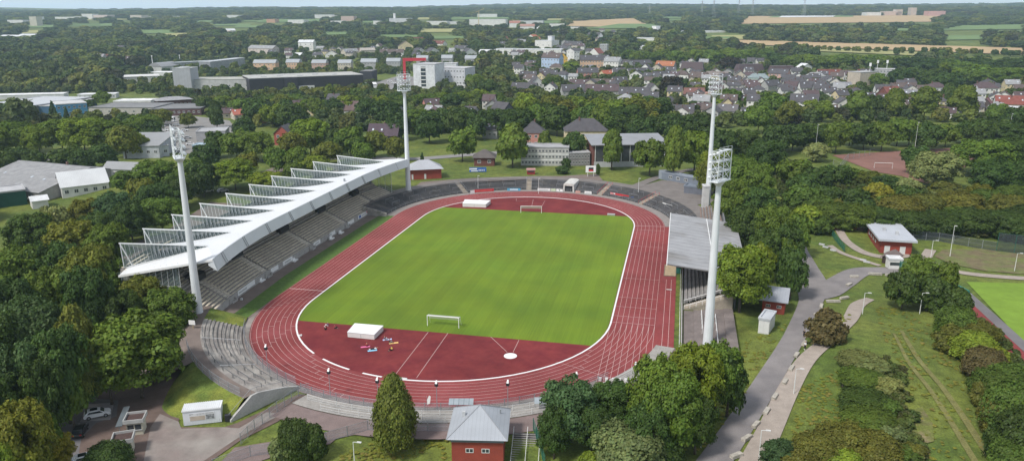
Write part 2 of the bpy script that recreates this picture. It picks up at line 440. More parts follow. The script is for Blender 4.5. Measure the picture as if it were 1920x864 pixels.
for i in range(0, 48):
    y0, y1 = ys[i], ys[i+1]; x0, x1 = front_x(y0)-.86*11, front_x(y1)-.86*11; z = 1.25+.42*11
    if any(abs((y0+y1)/2-a) < 3 for a in aisles):
        if b.v: sadd(b, 'gangway_rail', msteelg); b = MB()
        continue
    b.bar((x0, y0, z+1), (x1, y1, z+1), .09); b.bar((x0, y0, z+.55), (x1, y1, z+.55), .07); b.bar((x0, y0, z), (x0, y0, z+1), .09)
sadd(b, 'gangway_rail', msteelg)
b = MB()                                                            # back wall
for i in range(48):
    y0, y1 = ys[i], ys[i+1]; x0, x1 = front_x(y0)-21.6, front_x(y1)-21.6
    b.quad((x0, y0, 0), (x1, y1, 0), (x1, y1, 12.2), (x0, y0, 12.2))
sadd(b, 'back_wall', mat('stand_back', (.20, .20, .21), .8, (.4, .12)))
# roof: ten sawtooth bays
ridgey = [-59.3, -47.3, -33.6, -20.9, -8.2, 4.4, 17.8, 30.6, 44, 57.3]
tipy = [-51.3, -39.4, -28.1, -16.6, -4.2, 8.9, 22.4, 34.9, 46.5, 59.3]
def rxr(y): return -79.6+5.2*(max(abs(y)-25, 0)/34)**2
def rxt(y): return -59.8+2.9*(max(abs(y-4)-25, 0)/33)**2
def rxf(y): return -55.4+4.5*(max(abs(y-4)-28, 0)/35)**2
ZF, ZR, ZB = 15.0, 17.2, 11.4
Rg = [V((rxr(y), y, ZR)) for y in ridgey]; Tp = [V((rxt(y), y, ZF+.15)) for y in tipy]
Bs = [V((rxr(y)+.2, y+1.4, ZB)) for y in ridgey]
b = MB(); 
fy = [-59.0]+[(tipy[i]+tipy[i+1])/2+4.5 for i in range(9)]+[67.0]
Fr = [V((rxf(y), y, ZF)) for y in fy]
nseg = 8
def ln(a, c, k): return a+(c-a)*k/nseg
def patch(pa, pb):
    for k in range(nseg): b.quad(pa(k), pa(k+1), pb(k+1), pb(k))
S0, S1 = V((rxr(-62)+.6, -62.6, 10.9)), V((rxf(-59), -59.0, ZF))      # low south edge
patch(lambda k: ln(S0, Fr[0], k), lambda k: ln(Bs[0], Tp[0], k))
for i in range(10):
    lo = [Bs[i+1], Tp[i+1]] if i < 9 else [V((rxr(69), 70, 12.2)), V((rxf(67)-4, 68, ZF))]
    patch(lambda k: ln(Rg[i], Tp[i], k), lambda k: ln(lo[0], lo[1], k))
# front strip between the tips and the fascia
chain = [Fr[0]]+Tp+[V((rxf(67)-4, 68, ZF))]
fr2 = [Fr[0]]+[V((rxf(p.y), p.y, ZF)) for p in Tp]+[Fr[-1]]
for i in range(len(chain)-1):
    b.quad(chain[i], fr2[i], fr2[i+1], chain[i+1])
roof = sadd(b, 'roof', mroof)
b = MB()                                                            # fascia and its edge beams
yy = [-59+126*k/40 for k in range(41)]
for i in range(40):
    y0, y1 = yy[i], yy[i+1]; x0, x1 = rxf(y0), rxf(y1)
    b.quad((x0+.03, y0, ZF+.06), (x1+.03, y1, ZF+.06), (x1+.9, y1, ZF-2.7), (x0+.9, y0, ZF-2.7)); b.quad((x0-.4, y0, ZF-2.7), (x0+.9, y0, ZF-2.7), (x1+.9, y1, ZF-2.7), (x1-.4, y1, ZF-2.7))
    b.quad((x0-.25, y0, ZF+.06), (x1-.25, y1, ZF+.06), (x1+.03, y1, ZF+.06), (x0+.03, y0, ZF+.06))
b.prism([(rxf(-59)+.9, -59.02, ZF-2.7), (rxf(-59), -59.02, ZF+.06), (rxf(-59)-1.2, -59.02, ZF-.4), (rxf(-59)-1.2, -59.02, ZF-1.5)], (0, -.3, 0))
fa = sadd(b, 'fascia', mfasc)
b = MB()
for y in [-54.5+12.6*k for k in range(10)]:
    b = MB()
    for dy in (0, .7): b.bar((rxf(y)+.1, y+dy, ZF+.1), (rxf(y)+1.0, y+dy+.5, ZF-2.6), .13)
    sadd(b, 'fascia_joint', msteelg)
b = MB()                                                            # underside
for i in range(40):
    y0, y1 = yy[i], yy[i+1]
    b.quad((rxf(y0)-.2, y0, ZF-.7), (rxf(y1)-.2, y1, ZF-.7), (rxr(y1)+.4, y1, ZB-.7), (rxr(y0)+.4, y0, ZB-.7))
sadd(b, 'soffit', msoff)
b = MB(); b.prism([S0-V((0, .02, .0)), Fr[0]-V((0, .02, 0)), Fr[0]-V((0, .02, .5)), S0-V((0, .02, .5))], (0, -.35, 0)); sadd(b, 'verge', mwhite)
for i in range(10):
    fr = MB()
    R, Tt, B0 = Rg[i], Tp[i], Bs[i]-V((0, 1.4, 0))
    R2 = R+V((0, -.05, 0))
    fr.tube([R+V((-.3, 0, .1)), Tt+V((0, 0, .25))], .17, 4); fr.bar(B0, Tt, .16); fr.bar(R, B0, .2)
    d0 = ln(B0, Tt, .8); fr.bar(R, d0, .24)
    nb = 21
    wbm = MB()
    for k in range(1, nb):
        t = k/nb; p, q = R.lerp(Tt, t), B0.lerp(Tt, t)
        fr.bar(p, q+(Tt-B0).normalized()*.25, .06)
        if t > .35 and k % 1 == 0:
            q2 = B0.lerp(Tt, t+.5/nb); wbm.bar(p+V((0, -.35, -.15)), q2+V((0, -.35, .35)), .11); wbm.bar(q+V((0, -.35, .35)), p+V((0, -.35, -.15)), .09)
    tr = sadd(fr, 'roof_truss', msteelw); wbm.build('lattice', msteelg, tr)
    g = MB(); g.add([R, Tt, B0], [(0, 1, 2)]); gp = g.build('glazing', mglass, tr)
# end frames of thin white posts under the near end, glazed far end, columns
b = MB()
for k in range(12):
    t = k/11; x = -75.5+16*t; zt = 10.6+3.2*t; y = -60.8+1.0*t
    b.bar((x, y, 0), (x, y, zt), .13)
for z in (2.5, 5, 7.5): b.bar((-75.5, -60.8, z), (-59.5, -59.8, z+.6), .1)
sadd(b, 'end_frame', msteelw)
g = MB(); g.quad((-75.5, -60.7, 0), (-59.5, -59.7, 0), (-59.5, -59.7, 13.5), (-75.5, -60.7, 10.6)); sadd(g, 'end_glazing', mglass)
b = MB()
for k in range(9):
    t = k/8; x = -76+20*t; b.bar((x, 62.4, 1+(1-t)*9), (x, 62.4, 11.4+3*t), .14)
b.bar((-76, 62.4, 10), (-56, 62.4, 1.6), .14)
sadd(b, 'end_frame', msteelw)
g = MB(); g.quad((-76, 62.35, 9.5), (-56, 62.35, 1), (-56, 62.35, 14.3), (-76, 62.35, 11.3)); sadd(g, 'end_glazing', mglass)
for y in [-52.5+12.6*k for k in range(10)]:
    b = MB(); b.box(rxr(y)+9.6, y-.3, 5, rxr(y)+10.4, y+.3, 12.6); sadd(b, 'column', msteelg)
    b = MB(); b.prism([(rxr(y)+1, y-.2, ZB-1.0), (rxf(y)-.5, y-.2, ZF-.9), (rxf(y)-.5, y-.2, ZF-1.4), (rxr(y)+10, y-.2, ZB+.6), (rxr(y)+1, y-.2, ZB-1.6)], (0, .4, 0)); sadd(b, 'roof_beam', msteelw)
b = MB(); b.tube([(rxt(30)+2.5, 24.5, ZF), (rxt(30)+2.5, 24.5, ZF+.9)], .35, 8); sadd(b, 'roof_vent', msteelg)
# side stair with railing at both ends
for y, sg in ((62.6, 1), (-60.4, -1)):
    b = MB(); x0 = front_x(y)+.6
    for dy in (.2, 2.2): b.bar((x0, y+sg*dy, 1.0), (x0-9, y+sg*dy, 5.8), .12); b.bar((x0, y+sg*dy, .3), (x0-9, y+sg*dy, 4.9), .1); [b.bar((x0-9*k/8, y+sg*dy, .3+4.6*k/8), (x0-9*k/8, y+sg*dy, 1+4.8*k/8), .08) for k in range(9)]
    ysx = sorted((y+sg*.2, y+sg*2.2))
    for k in range(18): b.box(x0-.5*(k+1), ysx[0], 0, x0-.5*k, ysx[1], .27*(k+1)-.2)
    sadd(b, 'side_stair', mconc)

def board(px0, py0, px1, py1, h, face, label, group='advertising boards round the track', marks=(), z=0.0, name='advertising_board', th=.08):
    """Upright board between two base pixels; marks: (u0, v0, u1, v1, material) rectangles."""
    A, B = G(px0, py0, z), G(px1, py1, z); d = B-A; ln_ = math.hypot(d.x, d.y)
    e = empty(name, A, math.atan2(d.y, d.x)); tag(e, label, 'board', group)
    bb = MB(); bb.box(0, 0, 0.1, ln_, th, h+.1); bb.build('panel', face, e)
    for i in range(2):
        q = MB(); q.box(ln_*(.1+.8*i)-.04, th, 0, ln_*(.1+.8*i)+.04, th+.08, h*.8); q.build('post', msteelg, e)
    if marks:
        q = MB(); ms = []
        for u0, v0, u1, v1, mm in marks:
            if mm not in ms: ms.append(mm)
            q.box(u0*ln_, -.012, .1+v0*h, u1*ln_, 0, .1+v1*h, ms.index(mm))
        q.build('lettering', ms, e)
    return e
mred = mat('sign_red', (.55, .035, .04), .5, (.8, .06)); mblue = mat('sign_blue', (.05, .14, .42), .5, (.8, .06)); mcyan = mat('sign_cyan', (.10, .36, .55), .5, (.8, .06))
mblack = mat('sign_black', (.03, .03, .035), .5, (.8, .1)); mgrn = mat('fence_green', (.02, .12, .085), .6, (.8, .1))
mgrey = mat('panel_grey', (.45, .46, .47), .6, (.6, .08))
# boards hung on the parapet of the main stand
for y0, y1, lab, mk in [(-44.5, -35.5, 'long white board on the parapet near the near end of the grandstand', [(.05, .3, .5, .65, mgrey)]),
                        (-27, -23, 'short white board on the parapet next to the second stairway', []),
                        (-20.5, -15, 'white board on the parapet above a white step box', [(.2, .3, .8, .6, mgrey)]),
                        (-2, 2.5, 'white board on the parapet beside the middle stairway', [(.25, .35, .75, .6, mgrey)]),
                        (9, 13, 'grey white board on the parapet between the middle stairways', [(.1, .2, .3, .8, mgrey)]),
                        (22.8, 27.5, 'plain white board on the parapet by the fourth stairway', []),
                        (31, 37, 'white board with a dark blue emblem on the parapet', [(.1, .15, .36, .85, mblue), (.45, .35, .9, .6, mgrey)]),
                        (37.4, 41.5, 'red and white board on the parapet', [(.05, .5, .95, .95, mred), (.2, .1, .7, .4, mred)]),
                        (42, 46, 'white board with faint grey print at the far end of the parapet', [(.2, .3, .8, .7, mgrey)])]:
    e = empty('parapet_board', (front_x(y0)+.25, y0, .5), math.atan2(y1-y0, front_x(y1)-front_x(y0))); tag(e, lab, 'board', 'boards on the grandstand parapet')
    L_ = math.hypot(y1-y0, front_x(y1)-front_x(y0)); q = MB(); q.box(0, -.1, 0, L_, -.02, 1.25); q.build('panel', mwhite, e)
    if mk:
        ms = []; q = MB()
        for u0, v0, u1, v1, mm in mk:
            if mm not in ms: ms.append(mm)
            q.box(u0*L_, -.115, v0*1.25, u1*L_, -.1, v1*1.25, ms.index(mm))
        q.build('lettering', ms, e)
for i, (x, y) in enumerate([(491, 527), (553, 489), (622, 448), (640, 437)]):
    p = G(x, y); e = empty('step_box', p, R_(90)); tag(e, ['white step box by the parapet nearest the near bend', 'white step box on the walk before the middle of the grandstand', 'white step box beyond the middle stairway', 'pale step box close behind another on the walk'][i], 'box', 'step boxes before the grandstand')
    q = MB(); q.box(-1.1, -.5, 0, 1.1, .5, .3); q.build('base', mwhite, e); q = MB(); q.box(-1.1, .1, .3, .3, .5, .95); q.build('step', mwhite, e)

# ---------------------------------------------------------------- curved terraces
mterr = mat('dark_terrace', (.082, .080, .084), .92, (.35, .25), (5., .2), second=((.13, .12, .11), .3, .6, .08))
mter2 = mat('pale_terrace', (.32, .30, .275), .92, (.4, .24), (5., .18), second=((.24, .22, .205), .35, .48, .12))
def terrace(name, t0, t1, s0, s1, nrow, z0, z1, mm, label, n=60, inner=None):
    p = rpt((s0+s1)/2, (t0+t1)/2); e = empty(name, (p[0], p[1], 0)); tag(e, label, 'terrace')
    b = MB(); ts = rng(t0, t1, n); O = V((p[0], p[1], 0))
    for k in range(nrow):
        sa, sb = s0+(s1-s0)*k/nrow, s0+(s1-s0)*(k+1)/nrow; z = z0+(z1-z0)*(k+1)/nrow; zb = z0+(z1-z0)*k/nrow if k else -.1
        for i in range(n):
            A, B, C2, D = [V((*q, 0))-O for q in (rpt(sa, ts[i]), rpt(sb, ts[i]), rpt(sb, ts[i+1]), rpt(sa, ts[i+1]))]
            zz = V((0, 0, z)); zl = V((0, 0, zb))
            b.quad(A+zz, B+zz, C2+zz, D+zz); b.quad(A+zl, A+zz, D+zz, D+zl)
    for t in (t0, t1):
        pts = [V((*rpt(s0, t), -.1))-O]
        for k in range(nrow): z = z0+(z1-z0)*(k+1)/nrow; pts += [V((*rpt(s0+(s1-s0)*k/nrow, t), z))-O, V((*rpt(s0+(s1-s0)*(k+1)/nrow, t), z))-O]
        pts.append(V((*rpt(s1, t), -.1))-O); b.poly(pts)
    b.build('steps', mm, e)
    return e, O
def tstair(e, O, t, s0, s1, z0, z1, wd, mm, name='stair', red=False):
    a, c = V((*rpt(s0-.6, t), z0))-O, V((*rpt(s1, t), z1))-O; d = c-a; h = V((d.x, d.y, 0)).normalized(); nn = V((-h.y, h.x, 0))*wd/2
    b = MB(); n = 14
    for k in range(n):
        p, q = a+d*k/n, a+d*(k+1)/n; z = q.z+.06
        b.prism([V((p.x, p.y, z))+nn, V((q.x, q.y, z))+nn, V((q.x, q.y, z))-nn, V((p.x, p.y, z))-nn], (0, 0, -.5))
    s = b.build(name, mm, e)
    b = MB()
    for sg in (1, -1):
        b.bar(a+nn*sg*1.1+V((0, 0, 1)), c+nn*sg*1.1+V((0, 0, 1)), .06)
        for k in range(6): p = a+d*k/5+nn*sg*1.1; b.bar(p, p+V((0, 0, 1.0)), .06)
    b.build('railing', mred if red else msteelg, s)
mstair = mat('sandy_stair', (.36, .31, .25), .9, (1., .15), (5., .15))
def tof(px, py, z=1.5):
    p = G(px, py, 0); d = ray(px, py); t = (z-CAM[2])/d[2]; p = CAM+d*t
    return 1+(math.atan2(p[1]-HA, p[0]))/math.pi
e, O = terrace('standing_terrace', 1.0, 2.03, 13.2, 20.6, 11, .25, 2.8, mterr, 'dark stepped standing terrace curving round the far bend')
for (x, y) in [(865, 352), (992, 346), (1136, 355), (1233, 371)]: tstair(e, O, tof(x, y), 13.2, 20.6, .2, 2.8, 2.0, mstair, red=x > 1100)
b = MB(); ts = rng(1.02, 2.0, 46)
for t in ts: p = V((*rpt(13.0, t), 0))-O; b.bar(p, p+V((0, 0, 1.1)), .07)
for i in range(46):
    p, q = V((*rpt(13.0, ts[i]), 0))-O, V((*rpt(13.0, ts[i+1]), 0))-O
    b.bar(p+V((0, 0, 1.1)), q+V((0, 0, 1.1)), .06); b.bar(p+V((0, 0, .55)), q+V((0, 0, .55)), .05)
b.build('railing', msteelg, e)
for k in range(14):                                                 # crush barriers
    b = MB(); t0 = 1.06+.066*k
    for s in (15.2, 17.9):
        p, q = V((*rpt(s, t0), 1.2))-O, V((*rpt(s, t0+.03), 1.2))-O; up = V((0, 0, 1.0 if s < 16 else 1.9))
        b.bar(p+up, q+up, .08); b.bar(p, p+up, .07); b.bar(q, q+up, .07)
    b.build('crush_barrier', msteelg, e)
# terrace wall at its west end
b = MB(); a = V((*rpt(12.4, 2.03), 0))-O; c = V((*rpt(21, 2.035), 0))-O
b.prism([a, c, c+V((0, 0, 3.4)), a+V((0, 0, 1.2))], (0, -.4, 0)); b.build('end_wall', mconcd, e)
# players' tunnel
p = G(1066, 358, .3); e = empty('tunnel_mouth', (p.x, p.y, 0), 0); tag(e, 'white concrete tunnel mouth breaking through the dark curved terrace', 'tunnel')
e.rotation_euler = (0, 0, math.atan2(p.y-HA, p.x)-math.pi/2)
b = MB()
prof = [(-2.3, 0), (-1.7, 0), (-1.6, 2.3), (1.6, 2.3), (1.7, 0), (2.3, 0), (2.1, 2.9), (1.2, 3.3), (-1.2, 3.3), (-2.1, 2.9)]
b.prism([(x, 0, z) for x, z in prof][::-1], (0, 7.5, .6)); b.build('shell', mat('white_concrete', (.55, .54, .51), .85, (.8, .15)), e)
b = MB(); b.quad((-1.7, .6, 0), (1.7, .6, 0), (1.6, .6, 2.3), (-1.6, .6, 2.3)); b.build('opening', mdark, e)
mbar = mat('barrier_steel', (.20, .205, .21), .5, (.5, .1), metal=.3)
# pale terrace in the near left bend
e, O = terrace('pale_terrace', 3.135, 3.375, 11.6, 19.6, 10, .1, 2.8, mter2, 'pale concrete standing terrace with crush barriers in the near bend', 30)
for k in range(9):
    for j, s in enumerate((12.8, 15, 17.2, 19.1)):
        b = MB(); t0 = 3.142+.025*k+(.012 if j % 2 else 0); z = .1+2.7*(s-11.6)/8
        if t0 > 3.352: continue
        p, q = V((*rpt(s, t0), z))-O, V((*rpt(s, t0+.022), z))-O; up = V((0, 0, 1.05))
        b.bar(p+up, q+up, .10); b.bar(p, p+up, .11); b.bar(q, q+up, .11); b.build('crush_barrier', mbar, e)
b = MB()
for t in (3.2, 3.29): b.bar(V((*rpt(12, t), 1.2))-O, V((*rpt(19.4, t+.01), 3.8))-O, .09)
b.build('hand_rail', mwhite, e)

# ---------------------------------------------------------------- small stand on the home straight
sst = empty('small_stand', (58, 0, 0)); tag(sst, 'smaller terraced stand with a grey corrugated roof beside the home straight', 'grandstand')
def s2(b, name, mm, parent=None): 
    o = b.build(name, mm, parent or sst)
    if parent is None: o.location = (-58, 0, 0)
    return o
mcor = mat('corrugated_grey', (.335, .335, .345), .55, (.25, .12), (1.5, .14, (.15, 1.5, 1)), second=((.21, .20, .19), .10, .60, .1), stripes=(1, 2.9, .55, .93, 'p'))
b = MB(); F1, F2 = -23.4, 27.2
b.prism([(48.2, F1, 9.0), (67.5, F1, 6.8), (67.5, F1, 6.55), (48.2, F1, 8.7)], (0, F2-F1, 0)); s2(b, 'roof', mcor)
b = MB(); b.box(48.0, F1-.1, 8.55, 48.19, F2+.1, 9.12); s2(b, 'gutter', mwhite)
b = MB(); b.bar((59.5, F1+1, 7.85), (58.8, F2-1, 7.9), .22); s2(b, 'cable_duct', mwhite)
for y in [F1+2+(F2-F1-4)*k/6 for k in range(7)]:
    b = MB(); b.box(61.8, y-.2, 2, 62.2, y+.2, 7.2); s2(b, 'column', msteelg)
b = MB()
for k in range(12):
    x = 52.6+.95*k; z = .9+.36*k
    b.box(x, -26, -.1 if k == 0 else z-.5, x+.95, 62, z)
s2(b, 'tiers', mat('stand_tiers', (.23, .22, .215), .9, (.5, .2), (4., .15)))
for k in range(12):
    x = 52.6+.95*k; z = .9+.36*k
    b = MB(); b.box(x+.35, 29, z, x+.7, 60, z+.35); s2(b, 'bench', mat('brown_bench', (.23, .165, .135), .85, (.8, .2)))
    b = MB(); b.box(x+.35, -25, z, x+.7, 28, z+.32); s2(b, 'bench', mat('grey_bench', (.30, .285, .275), .85, (.8, .2)))
b = MB(); b.box(64.2, -27, 0, 64.5, 62, 6.6); s2(b, 'back_wall', mat('stand_back', None))
b = MB(); b.box(52.0, -55, 0, 52.25, 62, 1.0); s2(b, 'front_wall', mconc)
b = MB()
for k in range(5): b.box(52.6+2.2*k, -54, -.1, 54.8+2.2*k, -31, .25+.3*k)
s2(b, 'south_terrace', mat('brown_terrace', (.185, .155, .145), .92, (.4, .22), (5., .15)))
b = MB()
for k in range(24): b.box(52.6+.46*k, -29.6, -.1, 52.6+.46*(k+1), -27.2, .25+.18*k)
s2(b, 'stair', mstair)
b = MB()
for y in (-30.6, -26.6):
    b.bar((52.6, y, 1.2), (63.6, y, 5.4), .1)
    for k in range(9): b.bar((52.6+11*k/8, y, .2+4.2*k/8), (52.6+11*k/8, y, 1.2+4.2*k/8), .08)
for x, y0, y1 in ((56.5, -45, -34), (59.5, -52, -36)): b.bar((x, y0, 1.9), (x, y1, 1.9), .11); [b.bar((x, y0+(y1-y0)*k/4, .6), (x, y0+(y1-y0)*k/4, 1.9), .08) for k in range(5)]
s2(b, 'railing', mwhite)
b = MB()
for k in range(36): b.bar((51.7, -56+3.3*k, 0), (51.7, -56+3.3*k, 1.15), .08)
for z in (.6, 1.15): b.bar((51.7, -56, z), (51.7, 60, z), .08)
s2(b, 'track_rail', msteelw)

# ---------------------------------------------------------------- floodlights
def mast(px, py, H, label):
    p = G(px, py); e = empty('floodlight_mast', p); tag(e, label, 'floodlight', 'floodlight masts')
    az = math.atan2(-p.x, p.y*1.0)                       # lamp face looks at the pitch centre
    e.rotation_euler = (0, 0, math.atan2(-p.y*.75, -p.x)-math.pi/2)     # local +Y towards the pitch
    b = MB(); b.tube([(0, 0, -.3), (0, 0, 12), (0, 0, 26), (0, 0, H)], [1.02, .86, .68, .52], 16); pole = b.build('pole', msteelw2, e, smooth=False)
    b = MB(); b.tube([(0, 0, -.2), (0, 0, .25)], 1.35, 16); b.build('foot', mconc, e)
    b = MB(); b.box(-2.5, -1.2, H, 2.5, .85, H+.12); b.tube([(0, 0, H-1.1), (0, 0, H)], [.55, 1.3], 12)
    b.build('platform', msteelw2, e)
    b = MB(); W2, HH, ya, yb = 2.25, 6.0, -1.0, .55
    for y in (ya, yb):
        for x in (-W2, W2): b.bar((x, y, H), (x, y, H+HH), .17)
        for z in (0, .33, .66, 1): b.bar((-W2, y, H+HH*z), (W2, y, H+HH*z), .13)
        for j in range(3):
            za, zb = H+HH*j/3, H+HH*(j+1)/3
            b.bar((-W2, y, za), (W2, y, zb), .095); b.bar((W2, y, za), (-W2, y, zb), .095)
    for x in (-W2, 0, W2):
        for j in range(4):
            z = H+HH*j/3; b.bar((x, ya, z), (x, yb, z), .12)
            if j < 3 and x: b.bar((x, ya, z), (x, yb, z+HH/3), .09)
    for j in range(4): b.box(-W2, ya, H+HH*j/3+.06, W2, ya+.55, H+HH*j/3+.1)
    for x in (-W2, -.75, .75, W2): b.bar((x, ya, H+HH), (x, ya, H+HH+.8), .07)
    b.bar((-W2, ya, H+HH+.8), (W2, ya, H+HH+.8), .06)
    fr = b.build('lamp_frame', msteelw2, e)
    for j in range(4):
        for i in range(4):
            l = link('floodlight', lampme, e, (-1.8+1.2*i, 1.05, H+.8+1.45*j)); l.rotation_euler = (R_(-28), 0, 0)
    return e
msteelw2 = mat('mast_white', (.68, .71, .73), .4, (.4, .05))
b = MB(); b.tube([(0, .28, 0), (0, 0, 0), (0, -.3, 0)], [.27, .27, .14], 10)
lo = b.build('floodlight', [msteelw2]); lampme = lo.data; bpy.data.objects.remove(lo)
mast(375, 607, 38.2, 'white floodlight mast at the near end of the sawtooth grandstand')
mast(766, 357, 37.8, 'white floodlight mast at the far end of the sawtooth grandstand')
mast(1326, 652, 35.6, 'nearest white floodlight mast, rising before the small grey-roofed stand')
mast(1326, 385, 38.6, 'slim white floodlight mast behind the small grey-roofed stand')
# ---------------------------------------------------------------- buildings
FOOT = []                                # (x, y, radius) kept clear of the wood
mwall = mat('render_wall', rough=.85, noise=(.6, .10), noise2=(.15, .09), objcol=True)
mtile = mat('roof_tile', rough=.8, noise=(.5, .16), noise2=(4., .12), objcol=True)
mmet = mat('metal_roof', rough=.45, noise=(.2, .08), noise2=(3., .05), objcol=True, stripes=(0, .6, .86, .9, 'o'))
mflat = mat('flat_roof', rough=.9, noise=(.3, .14), noise2=(.06, .12), objcol=True)
mbrick = mat('brick_wall', (.27, .055, .038), .9, (9., .16), (.5, .12))
mpane = mat('window_pane', (.045, .055, .065), .12, (.4, .3), spec=.6)
mlight = mat('pale_frame', (.62, .62, .61), .6, (1., .05))
wb = MB()
for x0, z0, x1, z1 in ((0, 0, 1, .1), (0, .9, 1, 1), (0, .1, .08, .9), (.92, .1, 1, .9), (.46, .1, .54, .9)): wb.box(x0, -.06, z0, x1, .05, z1, 0)
wb.quad((.05, -.02, .05), (.95, -.02, .05), (.95, -.02, .95), (.05, -.02, .95), 1)
o = wb.build('window', [mlight, mpane]); WIN = o.data; bpy.data.objects.remove(o)
sb = MB(); sb.box(0, 0, 0, 1, 1, .12); o = sb.build('skylight', mat('skylight_glass', (.55, .60, .66), .15, (.5, .1), spec=.6)); SKYL = o.data; bpy.data.objects.remove(o)
def window(parent, x, z, wd, h, M=None, name='window'):
    o = link(name, WIN, parent); o.scale = (wd, 1, h)
    if M is None: o.location = (x, 0, z)
    else:
        o.location = M @ V((x, 0, z)); o.rotation_euler = M.to_euler()
    return o
WHITE, CREAM, PEACH, GREY, LBLUE, YEL, PINK, BEIGE, DGREY = (.68, .67, .65), (.62, .52, .33), (.60, .40, .27), (.36, .36, .36), (.40, .50, .66), (.66, .42, .07), (.52, .24, .20), (.50, .45, .37), (.12, .12, .13)
SLATE, BROWN, REDT, ORNG, LROOF, MIDR, PURP = (.085, .08, .088), (.115, .088, .082), (.17, .062, .05), (.36, .145, .075), (.62, .63, .64), (.29, .295, .30), (.10, .07, .075)
def building(name, cat, look, place, A, B, depth, wall, roof=0, kind='gable', wc=WHITE, rc=SLATE, win=(2, 4), side=(0, 0), chim=0, sky=0, over=.45, group=None, matw=None, matr=None, dz=0., px=True, ridge='x', plinth=None, winh=None, extra=None, label=None, sink=2.0):
    """House over the front base line A-B (pixels); wall and roof heights in pixels; depth in metres."""
    a, b_ = G(*A), G(*B); d = b_-a; Ln = math.hypot(d.x, d.y); sc = ppm((a+b_)/2)/math.cos(.0)
    el = math.cos(math.atan2(CAM[2]-a.z, math.hypot(a.x-CAM[0], a.y-CAM[1])))
    h = wall/sc/el if px else wall; rh = roof/sc/el if px else roof
    e = empty(name, (a.x, a.y, min(a.z, b_.z)+dz), math.atan2(d.y, d.x))
    if label: tag(e, label, cat, group)
    else: e['category'] = cat; PENDING.append((e, look, place, group))
    mid = (a+b_)/2; nn = V((-d.y, d.x, 0)).normalized(); cpt = mid+nn*depth/2
    FOOT.append((cpt.x, cpt.y, Ln, depth, math.atan2(d.y, d.x)))
    if group: e['group'] = group
    if kind == 'hip': rh = min(rh*1.0, min(depth, Ln)*.45) if px else rh
    mw = matw or mwall; mr = matr or (mtile if kind in ('gable', 'hip', 'cross') else mflat if kind == 'flat' else mmet)
    o_ = over
    if kind == 'gable' and px: rh = min(rh, (depth if ridge == 'x' else Ln)*.5)
    b = MB()
    if kind == 'gable' and ridge == 'x':
        b.prism([(0, 0, -sink), (0, depth, -sink), (0, depth, h), (0, depth/2, h+rh), (0, 0, h)], (Ln, 0, 0))
    elif kind == 'gable':
        b.prism([(0, 0, -sink), (Ln, 0, -sink), (Ln, 0, h), (Ln/2, 0, h+rh), (0, 0, h)][::-1], (0, depth, 0))
    elif kind == 'mono':
        b.prism([(0, 0, -sink), (0, depth, -sink), (0, depth, h+rh), (0, 0, h)], (Ln, 0, 0))
    else: b.box(0, 0, -sink, Ln, depth, h)
    b.build('wall', mw, e, col=wc)
    r = MB(); t = .18
    if kind == 'gable':
        if ridge == 'x':
            k = rh/(depth/2)
            for s0, y0, y1 in ((1, -o_, depth/2), (-1, depth+o_, depth/2)):
                z0 = h-o_*k+.06; z1 = h+rh+.06
                q = [V((-o_, y0, z0)), V((Ln+o_, y0, z0)), V((Ln+o_, y1, z1)), V((-o_, y1, z1))]
                r.prism(q, (0, 0, t))
        else:
            k = rh/(Ln/2)
            for x0, x1 in ((-o_, Ln/2), (Ln+o_, Ln/2)):
                z0 = h-o_*k+.06; z1 = h+rh+.06
                r.prism([V((x0, -o_, z0)), V((x0, depth+o_, z0)), V((x1, depth+o_, z1)), V((x1, -o_, z1))], (0, 0, t))
    elif kind == 'hip':
        i = min(depth, Ln)/2
        p = [V((-o_, -o_, h)), V((Ln+o_, -o_, h)), V((Ln+o_, depth+o_, h)), V((-o_, depth+o_, h))]
        if Ln >= depth: q = [V((i, depth/2, h+rh)), V((Ln-i+.01, depth/2, h+rh))]
        else: q = [V((Ln/2, i, h+rh)), V((Ln/2, depth-i+.01, h+rh))]
        if Ln >= depth: r.add(p+q, [(0, 1, 5, 4), (1, 2, 5), (2, 3, 4, 5), (3, 0, 4), (3, 2, 1, 0)])
        else: r.add(p+q, [(0, 1, 4), (1, 2, 5, 4), (2, 3, 5), (3, 0, 4, 5), (3, 2, 1, 0)])
    elif kind == 'flat':
        r.box(-.12, -.12, h, Ln+.12, depth+.12, h+.3)
        r.box(-.2, -.2, h+.28, Ln+.2, .3, h+.62); r.box(-.2, depth-.3, h+.28, Ln+.2, depth+.2, h+.62); r.box(-.2, .302, h+.28, .2, depth-.302, h+.62); r.box(Ln-.2, .302, h+.28, Ln+.2, depth-.302, h+.62)
    elif kind == 'mono':
        k = rh/depth; r.prism([(-o_, -o_, h-o_*k+.05), (Ln+o_, -o_, h-o_*k+.05), (Ln+o_, depth+o_, h+rh+o_*k+.05), (-o_, depth+o_, h+rh+o_*k+.05)], (0, 0, .3))
    elif kind == 'barrel':
        n = 10; pts = [(-o_, -o_+(depth+2*o_)*k/n, h+rh*math.sin(math.pi*k/n)) for k in range(n+1)] if ridge == 'x' else [(-o_+(Ln+2*o_)*k/n, -o_, h+rh*math.sin(math.pi*k/n)) for k in range(n+1)]
        r.prism(pts if ridge == 'x' else pts[::-1], (Ln+2*o_, 0, 0) if ridge == 'x' else (0, depth+2*o_, 0))
    elif kind == 'mansard':
        i = min(1.6, depth*.2)
